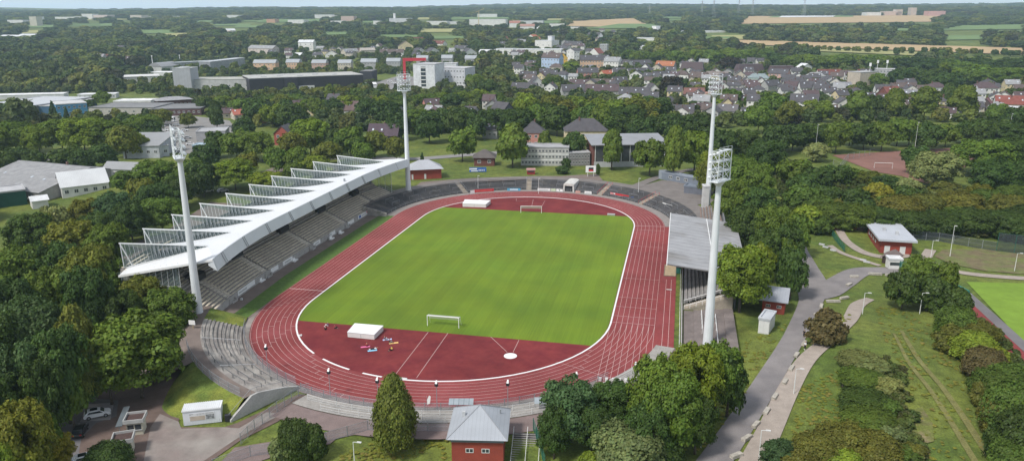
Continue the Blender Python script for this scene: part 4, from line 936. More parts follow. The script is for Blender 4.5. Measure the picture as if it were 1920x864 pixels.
# ---- the town: x0, x1, base y, wall px, roof px, depth, roof kind / ridge, wall colour, roof colour, windows, skylights
TOWN = {
 'on the far slope of the town': [
 (960, 1052, 103, 8, 0, 30, 'flat', WHITE, LROOF, (1, 12)), (1003, 1034, 93, 14, 0, 20, 'flat', WHITE, LROOF, (1, 3)), (1034, 1040, 92, 20, 0, 7, 'flat', (.6, .6, .6), LROOF, (0, 0)),
 (1015, 1048, 134, 22, 9, 12, 'gx', LBLUE, BROWN, (3, 6)), (1047, 1064, 130, 18, 9, 14, 'gy', YEL, BROWN, (3, 3)), (1030, 1054, 138, 10, 10, 10, 'hip', BEIGE, BROWN, (2, 4)), (1062, 1076, 117, 19, 4, 10, 'gy', WHITE, SLATE, (3, 2)),
 (1088, 1131, 133, 17, 11, 13, 'gx', PEACH, SLATE, (3, 8)), (1104, 1122, 108, 7, 9, 12, 'gy', WHITE, REDT, (1, 2)), (1124, 1138, 103, 16, 0, 10, 'flat', GREY, LROOF, (4, 3)),
 (1131, 1159, 128, 11, 8, 12, 'gx', WHITE, MIDR, (2, 5)), (1158, 1176, 129, 8, 7, 11, 'gx', WHITE, SLATE, (1, 3)), (1085, 1112, 133, 8, 14, 12, 'hip', (.35, .37, .42), (.22, .24, .28), (1, 4)),
 (1176, 1222, 128, 6, 8, 12, 'gx', GREY, SLATE, (1, 5)), (1228, 1262, 135, 10, 12, 12, 'gx', GREY, ORNG, (2, 5)), (1275, 1318, 138, 6, 14, 12, 'mans', GREY, PURP, (1, 7))],
 'in the middle rows of the town': [
 (1084, 1122, 148, 10, 10, 11, 'gx', PINK, SLATE, (2, 6)), (1133, 1153, 143, 4, 6, 10, 'gx', CREAM, (.40, .12, .07), (1, 3)), (1150, 1174, 143, 6, 8, 11, 'gx', WHITE, SLATE, (1, 4)), (1180, 1203, 152, 10, 7, 12, 'gy', WHITE, SLATE, (2, 3)), (1180, 1226, 141, 5, 8, 10, 'gx', WHITE, SLATE, (1, 6)),
 (1203, 1232, 154, 7, 10, 11, 'gx', BEIGE, SLATE, (1, 4)), (1228, 1262, 152, 8, 9, 11, 'gx', WHITE, SLATE, (1, 5)), (1262, 1290, 150, 8, 8, 11, 'hip', WHITE, BROWN, (1, 4)), (1292, 1322, 155, 9, 10, 11, 'gx', (.55, .40, .36), BROWN, (2, 5)), (1322, 1362, 152, 8, 8, 10, 'gx', CREAM, (.2, .17, .16), (1, 6)),
 (1362, 1386, 168, 14, 7, 11, 'gx', CREAM, SLATE, (2, 3)), (1384, 1432, 141, 6, 13, 12, 'mans', GREY, PURP, (1, 8)), (1400, 1440, 157, 9, 9, 11, 'hip', (.42, .50, .48), (.22, .27, .28), (1, 5)), (1346, 1366, 176, 11, 8, 11, 'gy', WHITE, SLATE, (2, 2)), (1335, 1362, 170, 9, 7, 10, 'gx', WHITE, BROWN, (1, 4)),
 (974, 1004, 151, 7, 10, 11, 'gx', GREY, SLATE, (1, 4)), (1013, 1046, 150, 8, 10, 11, 'gx', LBLUE, SLATE, (1, 5)), (1042, 1060, 152, 10, 7, 10, 'hip', (.5, .55, .62), SLATE, (2, 3)), (1240, 1262, 162, 8, 8, 10, 'gy', WHITE, BROWN, (1, 3)), (1386, 1408, 186, 9, 9, 10, 'gx', BROWN, PURP, (1, 3))],
 'in the front rows of the town': [
 (1055, 1098, 180, 8, 18, 12, 'gx', GREY, SLATE, (1, 6)), (1098, 1160, 180, 8, 20, 12, 'gx', GREY, PURP, (1, 8)), (1160, 1218, 186, 8, 20, 12, 'gx', CREAM, SLATE, (1, 8)), (1216, 1236, 185, 14, 12, 13, 'gy', WHITE, SLATE, (2, 2)), (1068, 1105, 165, 5, 12, 11, 'gx', GREY, PURP, (1, 4)),
 (1110, 1152, 164, 5, 12, 11, 'gx', PINK, BROWN, (1, 5)), (1152, 1178, 160, 6, 10, 10, 'gx', WHITE, SLATE, (1, 3)), (996, 1020, 168, 9, 13, 12, 'gy', WHITE, SLATE, (2, 2)), (958, 1004, 170, 4, 9, 12, 'gx', GREY, SLATE, (1, 4)), (1280, 1322, 182, 5, 10, 11, 'gx', BROWN, (.2, .1, .085), (1, 5)),
 (1290, 1318, 196, 14, 5, 10, 'gx', WHITE, BROWN, (2, 5)), (1318, 1336, 196, 13, 4, 10, 'flat', YEL, BEIGE, (2, 3)), (1318, 1348, 186, 6, 6, 10, 'hip', (.6, .45, .4), (.34, .2, .16), (1, 4)), (1250, 1300, 222, 8, 14, 12, 'gx', GREY, SLATE, (1, 6)), (1302, 1334, 212, 7, 9, 10, 'gx', BROWN, PURP, (1, 4)), (1343, 1380, 220, 10, 11, 12, 'gx', GREY, (.13, .12, .125), (1, 4)),
 (1386, 1410, 200, 8, 10, 10, 'gx', BEIGE, PURP, (1, 3)), (1410, 1440, 200, 8, 10, 10, 'gx', GREY, SLATE, (1, 4)), (1236, 1256, 200, 8, 8, 10, 'gy', BEIGE, SLATE, (1, 2)), (1392, 1424, 224, 9, 10, 11, 'gx', WHITE, SLATE, (1, 4))],
 'in the eastern part of the town': [
 (1440, 1474, 152, 12, 8, 11, 'gx', (.52, .33, .29), SLATE, (2, 5)), (1446, 1490, 142, 5, 12, 12, 'mans', GREY, PURP, (1, 7)), (1503, 1522, 136, 8, 7, 11, 'gy', WHITE, LROOF, (1, 2)), (1535, 1579, 147, 6, 11, 12, 'gx', WHITE, REDT, (1, 6)), (1610, 1641, 168, 27, 0, 14, 'flat', (.46, .40, .33), (.42, .42, .42), (0, 0)), (1641, 1678, 152, 18, 0, 16, 'flat', (.42, .42, .43), (.45, .45, .45), (3, 6)), (1612, 1632, 146, 8, 6, 10, 'gx', GREY, REDT, (1, 3)),
 (1547, 1570, 162, 10, 7, 12, 'gy', WHITE, SLATE, (2, 3)), (1566, 1598, 174, 7, 15, 12, 'gx', (.3, .3, .33), (.23, .23, .25), (0, 0)), (1500, 1540, 179, 12, 14, 12, 'gx', WHITE, SLATE, (2, 7)), (1540, 1557, 176, 13, 8, 12, 'gy', GREY, SLATE, (1, 2)), (1440, 1465, 170, 8, 10, 11, 'gx', GREY, SLATE, (1, 4)), (1465, 1500, 168, 8, 10, 11, 'gx', BEIGE, SLATE, (1, 5)), (1516, 1548, 152, 7, 9, 11, 'hip', (.5, .5, .52), MIDR, (1, 4)),
 (1480, 1532, 205, 12, 13, 12, 'gx', WHITE, SLATE, (2, 6)), (1466, 1484, 182, 8, 7, 10, 'gy', WHITE, SLATE, (1, 2)), (1571, 1592, 194, 13, 8, 11, 'gx', CREAM, SLATE, (2, 3)), (1592, 1612, 184, 8, 8, 11, 'gx', GREY, BROWN, (1, 3)), (1664, 1690, 200, 18, 15, 14, 'gx', (.17, .07, .06), (.2, .075, .06), (2, 4)), (1690, 1720, 190, 8, 12, 11, 'gx', GREY, (.2, .2, .215), (1, 4)),
 (1720, 1750, 180, 10, 7, 11, 'gx', WHITE, BROWN, (1, 4)), (1745, 1774, 182, 15, 9, 12, 'hip', WHITE, PURP, (2, 4)), (1776, 1812, 206, 7, 14, 12, 'gx', GREY, SLATE, (1, 4)), (1826, 1872, 180, 12, 11, 13, 'hip', WHITE, PURP, (2, 5)), (1832, 1858, 208, 10, 14, 12, 'gy', BROWN, (.17, .08, .08), (1, 2)), (1866, 1925, 206, 9, 14, 13, 'gx', WHITE, (.23, .075, .06), (1, 6)), (1880, 1925, 214, 9, 0, 10, 'flat', (.55, .56, .58), (.6, .62, .64), (1, 5)), (1700, 1728, 204, 8, 10, 11, 'gx', BEIGE, BROWN, (1, 3)), (1612, 1650, 196, 10, 9, 11, 'gx', WHITE, SLATE, (1, 4)), (1536, 1566, 208, 8, 8, 10, 'flat', WHITE, LROOF, (1, 4)), (1540, 1570, 216, 8, 9, 10, 'gx', BEIGE, BROWN, (1, 4)), (1620, 1660, 212, 7, 9, 10, 'gx', GREY, SLATE, (1, 4)), (1752, 1790, 222, 9, 9, 11, 'gx', WHITE, PURP, (1, 4)), (1455, 1478, 214, 8, 8, 10, 'gx', WHITE, BROWN, (1, 3))],
 'among the trees beyond the grandstand': [
 (625, 670, 222, 13, 17, 13, 'gx', WHITE, (.14, .095, .09), (1, 6)), (690, 716, 226, 18, 12, 12, 'gy', WHITE, SLATE, (2, 3)), (553, 582, 212, 8, 14, 12, 'gx', GREY, PURP, (1, 3)), (800, 828, 208, 8, 12, 12, 'gx', PINK, PURP, (1, 3)), (868, 888, 222, 10, 9, 11, 'gx', GREY, SLATE, (1, 3)), (515, 545, 272, 18, 14, 12, 'gy', (.34, .09, .07), SLATE, (2, 2)), (690, 745, 268, 12, 24, 13, 'gx', BROWN, (.085, .06, .075), (1, 4)), (412, 440, 222, 8, 8, 12, 'gx', BEIGE, PURP, (1, 3)), (440, 470, 224, 8, 8, 12, 'gx', BEIGE, (.36, .12, .085), (1, 3)), (905, 932, 260, 14, 9, 12, 'gx', GREY, SLATE, (1, 3)), (458, 480, 232, 12, 3, 12, 'gx', (.5, .14, .1), SLATE, (2, 2))],
 'in the far houses beyond the industrial estate': [
 (172, 192, 118, 8, 9, 12, 'gx', GREY, (.25, .24, .25), (1, 3)), (190, 222, 118, 7, 8, 12, 'gx', BEIGE, REDT, (1, 4)), (220, 246, 121, 6, 13, 13, 'gx', WHITE, PURP, (1, 3)), (243, 256, 122, 10, 8, 14, 'gy', WHITE, PURP, (1, 2)), (310, 332, 100, 6, 4, 12, 'gx', BEIGE, MIDR, (1, 3)), (466, 512, 101, 9, 5, 16, 'gx', (.55, .48, .45), MIDR, (2, 7)), (560, 588, 96, 14, 4, 12, 'gx', WHITE, LROOF, (2, 3)), (533, 563, 107, 3, 4, 16, 'gx', GREY, LROOF, (0, 0)), (610, 634, 108, 5, 7, 12, 'gy', WHITE, SLATE, (1, 2)), (648, 673, 106, 8, 5, 12, 'gx', BEIGE, MIDR, (1, 4)), (677, 704, 105, 9, 4, 14, 'gx', BEIGE, (.4, .36, .32), (1, 4)), (712, 756, 106, 6, 6, 12, 'gx', WHITE, BROWN, (1, 8)),
 (748, 775, 97, 9, 9, 14, 'gy', CREAM, BROWN, (2, 3)), (772, 795, 83, 6, 9, 12, 'gx', WHITE, REDT, (1, 3)), (800, 830, 85, 3, 6, 12, 'gx', WHITE, REDT, (1, 4)), (926, 954, 81, 6, 8, 12, 'gx', WHITE, REDT, (1, 4)), (782, 798, 102, 5, 6, 12, 'gy', WHITE, SLATE, (1, 2)), (806, 824, 102, 5, 6, 12, 'gy', WHITE, SLATE, (1, 2)), (872, 894, 106, 6, 8, 13, 'gy', WHITE, SLATE, (1, 2)), (898, 930, 106, 7, 4, 20, 'gx', WHITE, LROOF, (1, 5)), (930, 962, 103, 9, 0, 20, 'flat', WHITE, LROOF, (1, 5)), (850, 874, 96, 4, 6, 12, 'gx', GREY, SLATE, (1, 3)), (425, 442, 62, 4, 3, 16, 'gx', WHITE, LROOF, (0, 0)), (408, 428, 64, 3, 3, 16, 'gx', CREAM, (.45, .36, .3), (0, 0)), (0, 38, 76, 7, 2, 20, 'gx', WHITE, LROOF, (1, 8)), (36, 74, 74, 7, 2, 20, 'gx', WHITE, LROOF, (1, 8)), (96, 128, 110, 5, 3, 14, 'gx', WHITE, LROOF, (0, 0)), (38, 64, 106, 5, 4, 14, 'gx', GREY, BROWN, (0, 0))],
 'far away towards the fields': [
 (1040, 1062, 97, 5, 6, 14, 'gx', WHITE, SLATE, (1, 3)), (1055, 1085, 90, 5, 10, 14, 'gx', (.5, .45, .4), SLATE, (1, 3)), (1100, 1122, 74, 6, 6, 14, 'gx', WHITE, SLATE, (1, 2)), (1125, 1255, 76, 4, 0, 30, 'flat', WHITE, LROOF, (0, 0)), (1198, 1266, 93, 5, 0, 30, 'flat', WHITE, LROOF, (0, 0)), (1208, 1245, 61, 5, 0, 40, 'flat', WHITE, LROOF, (0, 0)), (1270, 1360, 62, 3, 0, 40, 'flat', WHITE, LROOF, (0, 0)), (1230, 1238, 60, 9, 0, 12, 'flat', WHITE, LROOF, (0, 0)), (985, 1005, 77, 4, 7, 14, 'gy', WHITE, (.36, .13, .08), (1, 2)), (975, 1002, 58, 5, 4, 20, 'gx', WHITE, (.35, .2, .16), (0, 0)), (1006, 1028, 60, 6, 3, 20, 'gx', WHITE, LROOF, (0, 0)), (1064, 1092, 58, 4, 0, 30, 'flat', WHITE, LROOF, (0, 0)), (960, 1018, 46, 4, 0, 60, 'flat', (.55, .56, .57), (.5, .5, .5), (0, 0)), (1030, 1058, 52, 4, 0, 40, 'flat', WHITE, LROOF, (0, 0)), (880, 948, 50, 8, 0, 60, 'flat', WHITE, LROOF, (0, 0)), (895, 932, 28, 4, 0, 80, 'flat', WHITE, LROOF, (0, 0)), (800, 838, 47, 4, 0, 40, 'flat', WHITE, LROOF, (0, 0)), (838, 876, 46, 3, 0, 40, 'flat', (.6, .6, .6), LROOF, (0, 0)), (640, 664, 46, 9, 0, 30, 'flat', (.5, .38, .33), BEIGE, (0, 0)), (620, 642, 48, 5, 0, 30, 'flat', WHITE, LROOF, (0, 0)), (540, 570, 46, 5, 0, 40, 'flat', WHITE, LROOF, (0, 0)), (700, 712, 48, 5, 0, 20, 'flat', WHITE, LROOF, (0, 0)), (730, 768, 45, 6, 0, 40, 'flat', (.55, .55, .57), LROOF, (0, 0)), (738, 741, 44, 11, 0, 10, 'flat', WHITE, LROOF, (0, 0)), (955, 975, 52, 5, 4, 20, 'gx', WHITE, (.36, .16, .12), (0, 0)), (1680, 1692, 28, 7, 0, 24, 'flat', (.5, .42, .36), BEIGE, (0, 0)), (1708, 1718, 26, 9, 0, 24, 'flat', (.5, .42, .36), BEIGE, (0, 0)), (1740, 1772, 31, 6, 0, 40, 'flat', (.5, .30, .28), BROWN, (0, 0)), (1625, 1652, 29, 4, 0, 40, 'flat', WHITE, LROOF, (0, 0)), (1660, 1690, 28, 5, 0, 40, 'flat', (.55, .42, .36), LROOF, (0, 0))],
 'on the hazy left horizon': [
 (57, 70, 50, 11, 0, 24, 'flat', (.52, .48, .40), BEIGE, (0, 0)), (15, 44, 48, 6, 0, 40, 'flat', WHITE, LROOF, (0, 0)), (104, 140, 39, 4, 0, 40, 'flat', WHITE, LROOF, (0, 0)), (154, 174, 36, 6, 0, 40, 'flat', WHITE, LROOF, (0, 0)), (176, 202, 37, 5, 0, 40, 'flat', (.6, .5, .48), LROOF, (0, 0)), (245, 266, 39, 6, 0, 40, 'flat', (.58, .52, .46), BEIGE, (0, 0)), (275, 296, 35, 3, 0, 40, 'flat', WHITE, LROOF, (0, 0)), (312, 334, 34, 3, 0, 40, 'flat', WHITE, LROOF, (0, 0)), (425, 448, 31, 4, 0, 40, 'flat', WHITE, LROOF, (0, 0)), (590, 622, 31, 4, 0, 40, 'flat', WHITE, LROOF, (0, 0)), (500, 516, 43, 4, 0, 30, 'flat', (.5, .3, .2), ORNG, (0, 0)), (60, 74, 42, 6, 0, 24, 'flat', WHITE, LROOF, (0, 0)), (140, 152, 40, 5, 0, 30, 'flat', WHITE, LROOF, (0, 0)), (652, 662, 27, 3, 0, 40, 'flat', WHITE, LROOF, (0, 0)), (610, 640, 26, 3, 0, 40, 'flat', (.55, .5, .5), LROOF, (0, 0))],
}
CN = {WHITE: 'white', CREAM: 'cream', PEACH: 'peach-coloured', GREY: 'grey', LBLUE: 'light blue', YEL: 'yellow', PINK: 'pink', BEIGE: 'beige', DGREY: 'dark grey', BROWN: 'brown'}
RN = {SLATE: 'slate-grey', BROWN: 'brown', REDT: 'red', ORNG: 'orange', LROOF: 'pale', MIDR: 'mid-grey', PURP: 'dark purple-grey', BEIGE: 'beige'}
def cname(c, tab):
    if c in tab: return tab[c]
    r, g, b_ = c; mx_ = max(c); mn_ = min(c)
    if mx_-mn_ < .06: return 'pale grey' if mx_ > .4 else 'dark grey' if mx_ < .18 else 'grey'
    if r == mx_ and r-b_ > .12: return 'brick-red' if g < .15 else 'rosy' if g < .45 else 'tan'
    if b_ == mx_ and b_-r > .03: return 'bluish'
    if g == mx_: return 'greenish'
    return 'brownish' if mx_ < .3 else 'pinkish' if g < r*.9 else 'stone-coloured'
for place, rows in TOWN.items():
    for (x0, x1, y, wl, rf, dp, kd, wc, rc, wn) in rows:
        far = y < 60
        big = (x1-x0) > 34
        kind, ridge = {'gx': ('gable', 'x'), 'gy': ('gable', 'y'), 'hip': ('hip', 'x'), 'mans': ('mansard', 'x'), 'flat': ('flat', 'x')}[kd]
        form = {'gx': 'pitched', 'gy': 'front-gabled', 'hip': 'hipped', 'mans': 'mansard', 'flat': 'flat'}[kd]
        size = 'long ' if x1-x0 > 44 else 'slender ' if (x1-x0) < 14 else ''
        nm = 'distant_building' if far else ('flat_building' if kd == 'flat' else 'town_house')
        if kd == 'flat': look = f"{size}{cname(wc, CN)} flat-roofed building"
        else: look = f"{size}{cname(wc, CN)} house with a {cname(rc, RN)} {form} roof"
        dy = 0 if far else rnd.uniform(-1.2, 1.2)
        building(nm, 'building' if (far or kd == 'flat') else 'house', look, place, (x0, y+dy), (x1, y-dy), dp*(1 if kd == 'flat' else .82), wl*(1.6 if far else 1.15), rf, kind, wc, rc, (0, 0) if far else wn, (wn[0], 2) if (not far and kd != 'flat') else (0, 0), 1 if (kd in ('gx', 'hip') and not far) else 0, (0 if far or kd in ('flat', 'gy') else 1+(x1-x0)//24), ridge=ridge, group=place.replace('in the ', '').replace('on the ', '')+' buildings')

# infill: the smaller houses between them
rt = random.Random(21)
def infill(poly, n, gap, place, group):
    pts = [G(*p) for p in poly]; xs = [p.x for p in pts]; ys_ = [p.y for p in pts]; P2 = [(p.x, p.y) for p in pts]; got = 0; st = R_(rt.uniform(-14, -4))
    for _ in range(n*40):
        if got >= n: break
        x, y = rt.uniform(min(xs), max(xs)), rt.uniform(min(ys_), max(ys_))
        c_ = False
        for i in range(len(P2)):
            (x1, y1), (x2, y2) = P2[i], P2[(i+1) % len(P2)]
            if (y1 > y) != (y2 > y) and x < (x2-x1)*(y-y1)/(y2-y1)+x1: c_ = not c_
        if not c_ or any((fx-x)**2+(fy-y)**2 < (gap*.86+max(0, L_-12)*.5)**2 for fx, fy, L_, Dp, an in FOOT): continue
        gy = rt.random() < .4; L_, Dp = (rt.uniform(8, 10), rt.uniform(9, 12)) if gy else (rt.uniform(8, 13), rt.uniform(8, 10))
        an = st+rt.gauss(0, .12)+math.atan2(-math.sin(YAW), math.cos(YAW))*.4
        a_ = V((x-L_/2*math.cos(an), y-L_/2*math.sin(an), 0)); b2 = V((x+L_/2*math.cos(an), y+L_/2*math.sin(an), 0))
        a_.z = float(T(a_.x, a_.y)); b2.z = float(T(b2.x, b2.y))
        wc = rt.choice([WHITE, WHITE, WHITE, CREAM, GREY, BEIGE, (.60, .58, .54), WHITE]); rc = rt.choice([SLATE, SLATE, SLATE, PURP, BROWN, MIDR, SLATE])
        kd = 'hip' if rt.random() < .12 else 'gable'
        building('town_house', 'house', f"{cname(wc, CN)} house with a {cname(rc, RN)} {'hipped' if kd == 'hip' else 'front-gabled' if gy else 'pitched'} roof", place, proj(a_), proj(b2), Dp, rt.uniform(4.8, 6.8), rt.uniform(2.6, 4.0), kind=kd, wc=wc, rc=rc, win=(2, 3), side=(1, 2), chim=1, sky=0 if gy else rt.choice([0, 1, 2]), ridge='y' if gy else 'x', px=False, group=group)
        got += 1
infill([(965, 182), (1240, 212), (1240, 160), (1080, 150), (965, 152)], 10, 15, 'near the western edge of the town', 'houses at the western edge of the town')
infill([(1240, 228), (1440, 232), (1440, 150), (1240, 150)], 32, 15, 'in the lower middle of the town', 'houses in the lower middle of the town')
infill([(1240, 150), (1440, 150), (1440, 118), (1176, 116), (1176, 140)], 26, 15, 'in the upper middle of the town', 'houses in the upper middle of the town')
infill([(1440, 228), (1700, 224), (1700, 150), (1440, 140)], 42, 15, 'in the eastern middle of the town', 'houses in the eastern middle of the town')
infill([(1700, 226), (1935, 222), (1935, 170), (1700, 160)], 22, 16, 'at the eastern end of the town', 'houses at the eastern end of the town')
infill([(962, 150), (1060, 148), (1180, 122), (1060, 84), (962, 104)], 18, 19, 'on the rising streets of the town', 'houses on the rising streets of the town')
infill([(480, 118), (950, 112), (950, 84), (600, 90), (480, 100)], 22, 22, 'in the suburb behind the villas', 'houses in the suburb behind the villas')
infill([(870, 96), (1150, 84), (1150, 62), (870, 64)], 20, 28, 'in the outskirts towards the fields', 'houses in the outskirts')
infill([(20, 118), (300, 112), (300, 92), (20, 96)], 8, 30, 'in the woods beyond the estate', 'houses in the woods beyond the estate')
infill([(540, 246), (930, 240), (930, 200), (540, 200)], 9, 24, 'among the trees north of the grandstand', 'houses north of the grandstand')
print('houses', len(FOOT))
# ---------------------------------------------------------------- trees
def leafmat(name, objcol=True, ramp=None):
    m = bpy.data.materials.new(name); m.use_nodes = True
    n, l = m.node_tree.nodes, m.node_tree.links
    n.remove(n['Principled BSDF'])
    oi = n.new('ShaderNodeObjectInfo')
    if ramp:
        r = n.new('ShaderNodeValToRGB'); e = r.color_ramp.elements; r.color_ramp.interpolation = 'LINEAR'
        while len(e) < len(ramp): e.new(.5)
        for i, c in enumerate(ramp): e[i].position = i/(len(ramp)-1); e[i].color = (*c, 1)
        l.new(oi.outputs['Random'], r.inputs[0]); cur = r.outputs[0]
    else: cur = oi.outputs['Color']
    at = n.new('ShaderNodeAttribute'); at.attribute_name = 'tint'
    mu = n.new('ShaderNodeVectorMath'); mu.operation = 'MULTIPLY'
    l.new(cur, mu.inputs[0]); l.new(at.outputs['Color'], mu.inputs[1])
    df = n.new('ShaderNodeBsdfDiffuse'); tr = n.new('ShaderNodeBsdfTranslucent'); gl_ = n.new('ShaderNodeBsdfGlossy')
    gl_.inputs['Roughness'].default_value = .55; gl_.inputs['Color'].default_value = (.5, .55, .5, 1)
    l.new(mu.outputs[0], df.inputs['Color']); l.new(mu.outputs[0], tr.inputs['Color'])
    ms = n.new('ShaderNodeMixShader'); ms.inputs[0].default_value = .22; l.new(df.outputs[0], ms.inputs[1]); l.new(tr.outputs[0], ms.inputs[2])
    m2 = n.new('ShaderNodeMixShader'); m2.inputs[0].default_value = .03; l.new(ms.outputs[0], m2.inputs[1]); l.new(gl_.outputs[0], m2.inputs[2])
    l.new(m2.outputs[0], n['Material Output'].inputs[0])
    return m
mleaf = leafmat('foliage')
mwood = leafmat('woodland_foliage', ramp=[(.034, .064, .022), (.085, .135, .034), (.048, .084, .036), (.140, .185, .045), (.040, .070, .030), (.095, .130, .046), (.165, .190, .050), (.036, .038, .028), (.075, .112, .032), (.12, .155, .08)])
mbark = mat('bark', (.10, .08, .065), .95, (3., .3))

def crown_mesh(name, seed, shape='round', ncl=26, per=220, leaf=.13, material=None, rough=.35, cr=(.26, .46)):
    """Crown in unit space: radius about 1, z from 0 to 1. Leaf-sized quads gathered in clumps."""
    g = np.random.default_rng(seed)
    P = []; Nn = []; Tn = []
    golden = math.pi*(3-math.sqrt(5))
    for i in range(ncl):
        u = (i+.5)/ncl
        if shape in ('round', 'bush'):
            zc = .10+.80*u if shape == 'bush' else .14+.74*u
            prof = math.sqrt(max(0, 1-((zc-.46)/.56)**2))
            rad = prof*g.uniform(.34, .92); crd = g.uniform(*cr)*(.75+.25*prof)
        elif shape == 'tall':
            zc = .06+.88*u; prof = (math.sin(math.pi*min(1, (zc*.86+.13)))**.7); rad = prof*g.uniform(.3, .75); crd = g.uniform(*cr)*(.6+.4*prof)
        elif shape == 'egg':
            zc = .05+.9*u; prof = max(.05, (1-zc)**.75*(1 if zc > .18 else .75+zc)); rad = prof*g.uniform(.35, .8); crd = g.uniform(*cr)*(.45+.6*prof)
        elif shape == 'cone':
            zc = .03+.95*u; prof = max(.04, 1-zc); rad = prof*g.uniform(.4, .75); crd = (.10+.30*prof)
        else: zc = u; rad = .5; crd = .3; prof = 1
        an = i*golden+g.uniform(-.5, .5)
        c = np.array([rad*math.cos(an), rad*math.sin(an), zc])
        zs = .5 if shape in ('round', 'bush') else .42 if shape == 'egg' else .3
        k = int(per*(crd/.36)**2)
        d = g.normal(size=(k, 3)); d /= np.linalg.norm(d, axis=1)[:, None]
        d[:, 2] = np.where(d[:, 2] < -.35, -d[:, 2], d[:, 2])
        rr = crd*(1-g.random(k)**2*.45)*(1+rough*.6*np.sin(d[:, 0]*7+seed+i)*np.cos(d[:, 1]*6+i))
        p = c+d*rr[:, None]*np.array([1, 1, zs])
        o = (p-np.array([0, 0, .40]))*np.array([1, 1, 2.]); o /= np.linalg.norm(o, axis=1)[:, None]+1e-6
        nn = d*.75+o*.35+g.normal(size=(k, 3))*.42; nn[:, 2] += .18; nn /= np.linalg.norm(nn, axis=1)[:, None]
        tint = g.uniform(.80, 1.22)*g.uniform(.80, 1.2, size=k)
        P.append(p); Nn.append(nn); Tn.append(tint)
    P = np.concatenate(P); Nn = np.concatenate(Nn); Tn = np.concatenate(Tn); k = len(P)
    ref = g.normal(size=(k, 3)); a = np.cross(Nn, ref); a /= np.linalg.norm(a, axis=1)[:, None]; b = np.cross(Nn, a)
    s = leaf*g.uniform(.6, 1.35, size=(k, 1)); asp = g.uniform(.55, .9, size=(k, 1))
    zsq = np.array([1, 1, .55])
    vs = np.stack([P+(a*s)*zsq, P+(b*s*asp)*zsq, P-(a*s)*zsq, P-(b*s*asp)*zsq], 1).reshape(-1, 3)
    me = bpy.data.meshes.new(name)
    me.vertices.add(4*k); me.vertices.foreach_set('co', vs.astype(np.float32).ravel())
    me.loops.add(4*k); me.loops.foreach_set('vertex_index', np.arange(4*k, dtype=np.int32))
    me.polygons.add(k); me.polygons.foreach_set('loop_start', np.arange(0, 4*k, 4, dtype=np.int32)); me.polygons.foreach_set('loop_total', np.full(k, 4, np.int32))
    me.update(calc_edges=True)
    at = me.attributes.new('tint', 'FLOAT_COLOR', 'FACE')
    hue = g.uniform(-.1, .1, size=k)
    col = np.stack([Tn*(1+hue)*1.16, Tn*1.06, Tn*(1-hue*.5)*.78, np.ones(k)], 1).astype(np.float32); at.data.foreach_set('color', col.ravel())
    me.materials.append(material or mleaf)
    return me
def trunk_mesh(name, seed, bare=.3):
    g = random.Random(seed); b = MB()
    b.tube([(0, 0, -.03), (.004, .002, .12), (-.006, .004, .4), (.004, -.004, .75)], [.026, .020, .014, .006], 7)
    for k in range(7):
        z = bare+.06*k; a = k*2.4+g.uniform(-.4, .4); r = g.uniform(.16, .27)*(1.1-z)
        b.tube([(0, 0, z), (r*.5*math.cos(a), r*.5*math.sin(a), z+.08), (r*math.cos(a), r*math.sin(a), z+.17)], [.010, .007, .003], 5)
    o = b.build(name, mbark, smooth=True); me = o.data; bpy.data.objects.remove(o); return me
PROTO = {}
for lod, (ncl, per, lf) in {'h': (105, 480, .042), 'm': (40, 200, .085), 'l': (26, 70, .17)}.items():
    crr = (.14, .31) if lod == 'h' else (.27, .45)
    PROTO['round', lod] = [crown_mesh('round_crown', 10+i, 'round', ncl, per, lf, cr=crr) for i in range(4)]
    PROTO['tall', lod] = [crown_mesh('tall_crown', 30+i, 'tall', int(ncl*1.1), per, lf*1.1, cr=(.36, .6)) for i in range(2)]
    PROTO['egg', lod] = [crown_mesh('egg_crown', 50+i, 'egg', int(ncl*1.2), per, lf, cr=(.34, .55)) for i in range(2)]
    PROTO['cone', lod] = [crown_mesh('cone_crown', 60+i, 'cone', int(ncl*1.3), per, lf, cr=(.2, .3)) for i in range(2)]
    PROTO['bush', lod] = [crown_mesh('bush_crown', 70+i, 'bush', int(ncl*.9), per, lf*1.15, cr=(.3, .52)) for i in range(3)]
TRUNK = [trunk_mesh('trunk', 5+i, .22+.03*i) for i in range(3)]
# style: (category shape, colour, look, bottom of the crown as a share of the height)
STY = {
 'R': ('round', (0.096, 0.160, 0.026), 'mid-green round-crowned tree', .16), 'D': ('round', (0.051, 0.095, 0.023), 'dark green dense-crowned tree', .10), 'L': ('round', (0.142, 0.210, 0.024), 'bright yellow-green tree', .16),
 'O': ('round', (0.125, 0.151, 0.025), 'olive-green tree', .14), 'B': ('round', (0.054, 0.102, 0.043), 'bluish dark green tree', .10), 'W': ('round', (0.173, 0.224, 0.104), 'silvery grey-green tree', .08), 'U': ('round', (0.033, 0.026, 0.021), 'dark purple-leaved tree', .08),
 'P': ('tall', (0.109, 0.166, 0.029), 'tall narrow green tree', .18), 'Q': ('tall', (0.064, 0.110, 0.025), 'tall narrow dark tree', .08), 'C': ('cone', (0.038, 0.077, 0.025), 'dark pointed conifer', .04), 'E': ('egg', (0.113, 0.143, 0.030), 'olive conical lime tree', .10), 'Y': ('round', (0.211, 0.218, 0.029), 'yellowish tree', .14),
 's': ('bush', (0.077, 0.128, 0.026), 'green shrub', .0), 'd': ('bush', (0.046, 0.084, 0.021), 'dark green shrub', .0), 'w': ('bush', (0.147, 0.186, 0.080), 'grey-green shrub', .0), 'o': ('bush', (0.113, 0.125, 0.029), 'olive shrub', .0), 'l': ('bush', (0.160, 0.224, 0.029), 'light green shrub', .0), 'b': ('bush', (0.109, 0.096, 0.048), 'brownish shrub', .0)}
NTREE = [0, 0]
